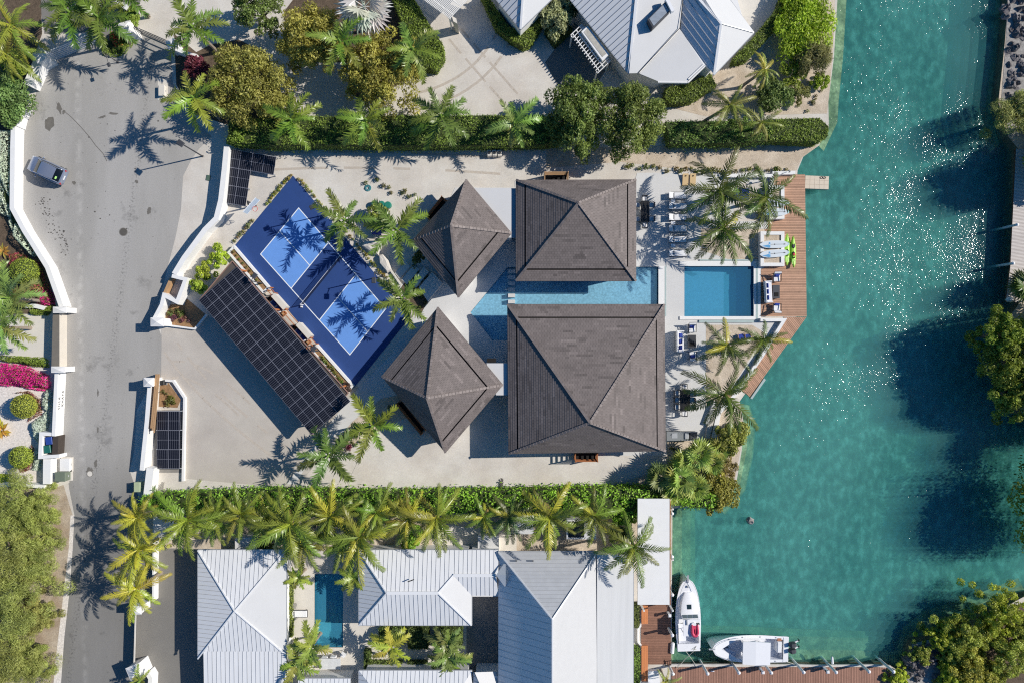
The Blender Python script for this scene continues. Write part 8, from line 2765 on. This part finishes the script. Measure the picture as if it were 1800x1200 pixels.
def centre_boat():
 L, B = 7.75, 2.75
 c = (W(1251, 1142, .5) + W(1390, 1136, .5)) / 2
 t = thing("open_motorboat", "white open motorboat with a hard top and two outboards, along the southern dock", "boat", (c.x - .1, c.y - .05, 0), math.pi - .03)
 hb = hull_half(L, B, .70, 24, .92)
 inner = [max(w - .30, 0) if x < 2.9 else 0 for x, w in hb]
 inner = [min(i, max(0, (2.9 - x) * .62)) for i, (x, w) in zip(inner, hb)]
 gunwale(t, hb, inner, .35, .45, L, m_gel)
 top = lambda x: .35 + .45 * ((x + L / 2) / L) ** 2
 out = [(x, i) for i, (x, w) in zip(inner, hb) if x < 2.9 and x > -L / 2 + .5]
 pts = [(x, -i) for x, i in out] + [(2.88, 0)] + [(x, i) for x, i in out[::-1]]
 mb = MB()
 n = len(pts)
 for i in range(n):
  a, b = pts[i], pts[(i + 1) % n]
  mb.face([(a[0], a[1], -.30), (b[0], b[1], -.30), (b[0], b[1], top(b[0]) + .03), (a[0], a[1], top(a[0]) + .03)])
 for tr in geometry.tessellate_polygon([[Vector((p[0], p[1], 0)) for p in pts]]):
  mb.face([(pts[i][0], pts[i][1], -.30) for i in tr])
 mb.build("deck_well", m_gel_in, t, world=False)
 mb = MB(); mb.prism([(-L / 2 + .02, -1.2), (-L / 2 + .52, -1.2), (-L / 2 + .52, 1.2), (-L / 2 + .02, 1.2)], .0, .40); mb.build("transom_deck", m_gel, t, world=False)
 for s in (-1, 1):
  mb = MB(); mb.prism([(1.3, s * .98), (2.3, s * .50), (2.3, s * .16), (1.3, s * .55)], -.29, .12); mb.build("bow_seat", mat("bow_cushion", srgb(200, 206, 220), .7), t, world=False)
 mb = MB(); mb.tube([(2.05, .25, -.29), (2.05, .25, -.2)], .1, 10); mb.build("cup_hatch", m_charcoal, t, world=False)
 mb = MB(); mb.box((.2, 0, .2), (.9, .85, 1.0), bev=.08); mb.build("console", m_gel, t, world=False)
 mb = MB(); mb.loft([[(-1.65, -1.1, 1.42), (-1.65, 1.1, 1.42), (-1.65, 1.1, 1.50), (-1.65, -1.1, 1.50)], [(-.2, -1.16, 1.44), (-.2, 1.16, 1.44), (-.2, 1.16, 1.54), (-.2, -1.16, 1.54)], [(1.05, -1.1, 1.40), (1.05, 1.1, 1.40), (1.05, 1.1, 1.48), (1.05, -1.1, 1.48)]]); mb.build("hard_top", m_gel, t, world=False)
 for x in (-1.0, .6):
  for s in (-1, 1):
   mb = MB(); mb.beam((x, s * .55, -.2), (x * .9, s * .62, 1.42), .06, .06); mb.build("top_post", m_galv, t, world=False)
 mb = MB(); mb.box((-1.45, 0, .12), (.45, .9, .85), bev=.06); mb.build("leaning_seat", m_fabric_white, t, world=False)
 mb = MB(); mb.box((-L / 2 + .95, -.25, .1), (.42, 1.1, .8), bev=.05); mb.build("stern_seat", m_fabric_white, t, world=False)
 mb = MB(); mb.box((-L / 2 + .95, -.98, .16), (.42, .28, .5), bev=.03); mb.build("bait_locker", mat("locker_brown", srgb(176, 120, 92), .6), t, world=False)
 mb = MB(); mb.beam((L / 2 - .3, 0, .80), (L / 2 + .35, 0, .84), .14, .06); mb.build("bow_roller", m_galv, t, world=False)
 for s in (-1, 1):
  for x in (-2.6, -1.0, .8, 2.2):
   w = [w for xx, w in hb if xx >= x][0]
   mb = MB(); mb.tube([(x, s * (w - .15), top(x) + .03), (x, s * (w - .15), top(x) + .09)], .05, 8); mb.build("rod_holder", m_galv, t, world=False)
  pts = [(x, s * max(w - .16, .02), top(x) + .18) for x, w in hb if x > 1.2]
  mb = MB(); mb.tube(pts, .02, 6); mb.build("bow_rail", m_galv, t, world=False)
 for s, nm in ((-.02, "engine"), (-.62, "engine")):
  o = bpy.data.objects.new("outboard_engine", None); o.location = (-L / 2 - .25, s + .05, 0); o.parent = t; o.rotation_euler = (0, 0, .2); COL.objects.link(o)
  mb = MB(); secs = [[(x, -w, z0), (x, -w * .9, z1), (x, w * .9, z1), (x, w, z0)] for x, w, z0, z1 in ((.28, .16, .35, .66), (.1, .22, .3, .86), (-.25, .20, .28, .84), (-.42, .12, .32, .66))]
  mb.loft(secs); mb.build("cowling", m_charcoal, o, smooth=True, world=False)
  mb = MB(); mb.loft([[(-.3, -.09, .3), (-.3, .09, .3), (-.1, .09, .25), (-.1, -.09, .25)], [(-.9, -.07, -.05), (-.9, .07, -.05), (-.75, .06, -.2), (-.75, -.06, -.2)]]); mb.build("shaft", m_galv, o, world=False)
  for k in range(3):
   a = k * 2.09
   mb = MB(); mb.beam((-.95, 0, -.1), (-.97, .26 * math.cos(a), -.1 + .26 * math.sin(a)), .04, .12); mb.build("propeller_blade", m_black, o, world=False)
 mb = MB(); M = chain(t); a = M @ Vector((-L / 2 + .2, 1.2, .4)); b = W(1405, 1170, .2); mb.tube([a, (a + b) / 2 - Vector((0, 0, .12)), b], .025, 6); tag(mb.build("mooring_line", mat("rope", None)), "thin rope from the open motorboat's stern to the southern dock", "rope")


cabin_boat()
centre_boat()

deck("pale_dock", "pale boarded dock along the canal's east bank", [(1786, 262), (1812, 262), (1803, 470), (1796, 532), (1768, 530), (1776, 470)], 0.35, mat("deck_pale", srgb(206, 198, 192), .75, var=.05, tint=.10), (1, .08), 0.14)
for lab, x, y in (("upper white pile on the pale east dock", 1789, 395), ("lower white pile on the pale east dock", 1782, 463)):
 t = thing("mooring_pile", lab, "pile", Vector((W(x, y, 1).x, W(x, y, 1).y, 0)), 0, "white mooring piles"); inst(pile_mesh(.9), "shaft", t); inst(cap_me, "cap", t, (0, 0, .9))
t = thing("dock_buoy", "white round buoy on the lower end of the pale east dock", "buoy", W(1775, 527, .5)); mb = MB(); mb.ball((0, 0, 0), (.4, .28, .28), 12, 8); mb.build("float", m_plastic_white, t, smooth=True, world=False); mb = MB(); mb.tube([(.4, 0, 0), (.55, 0, .02)], .05, 6); mb.build("eye", m_black, t, world=False)
palm("small dark palm overhanging the lower end of the pale east dock", 1803, 502, 26, 1.8, "fan", (0.12, 0.15, 0.04), name="thatch_palm", n=18)
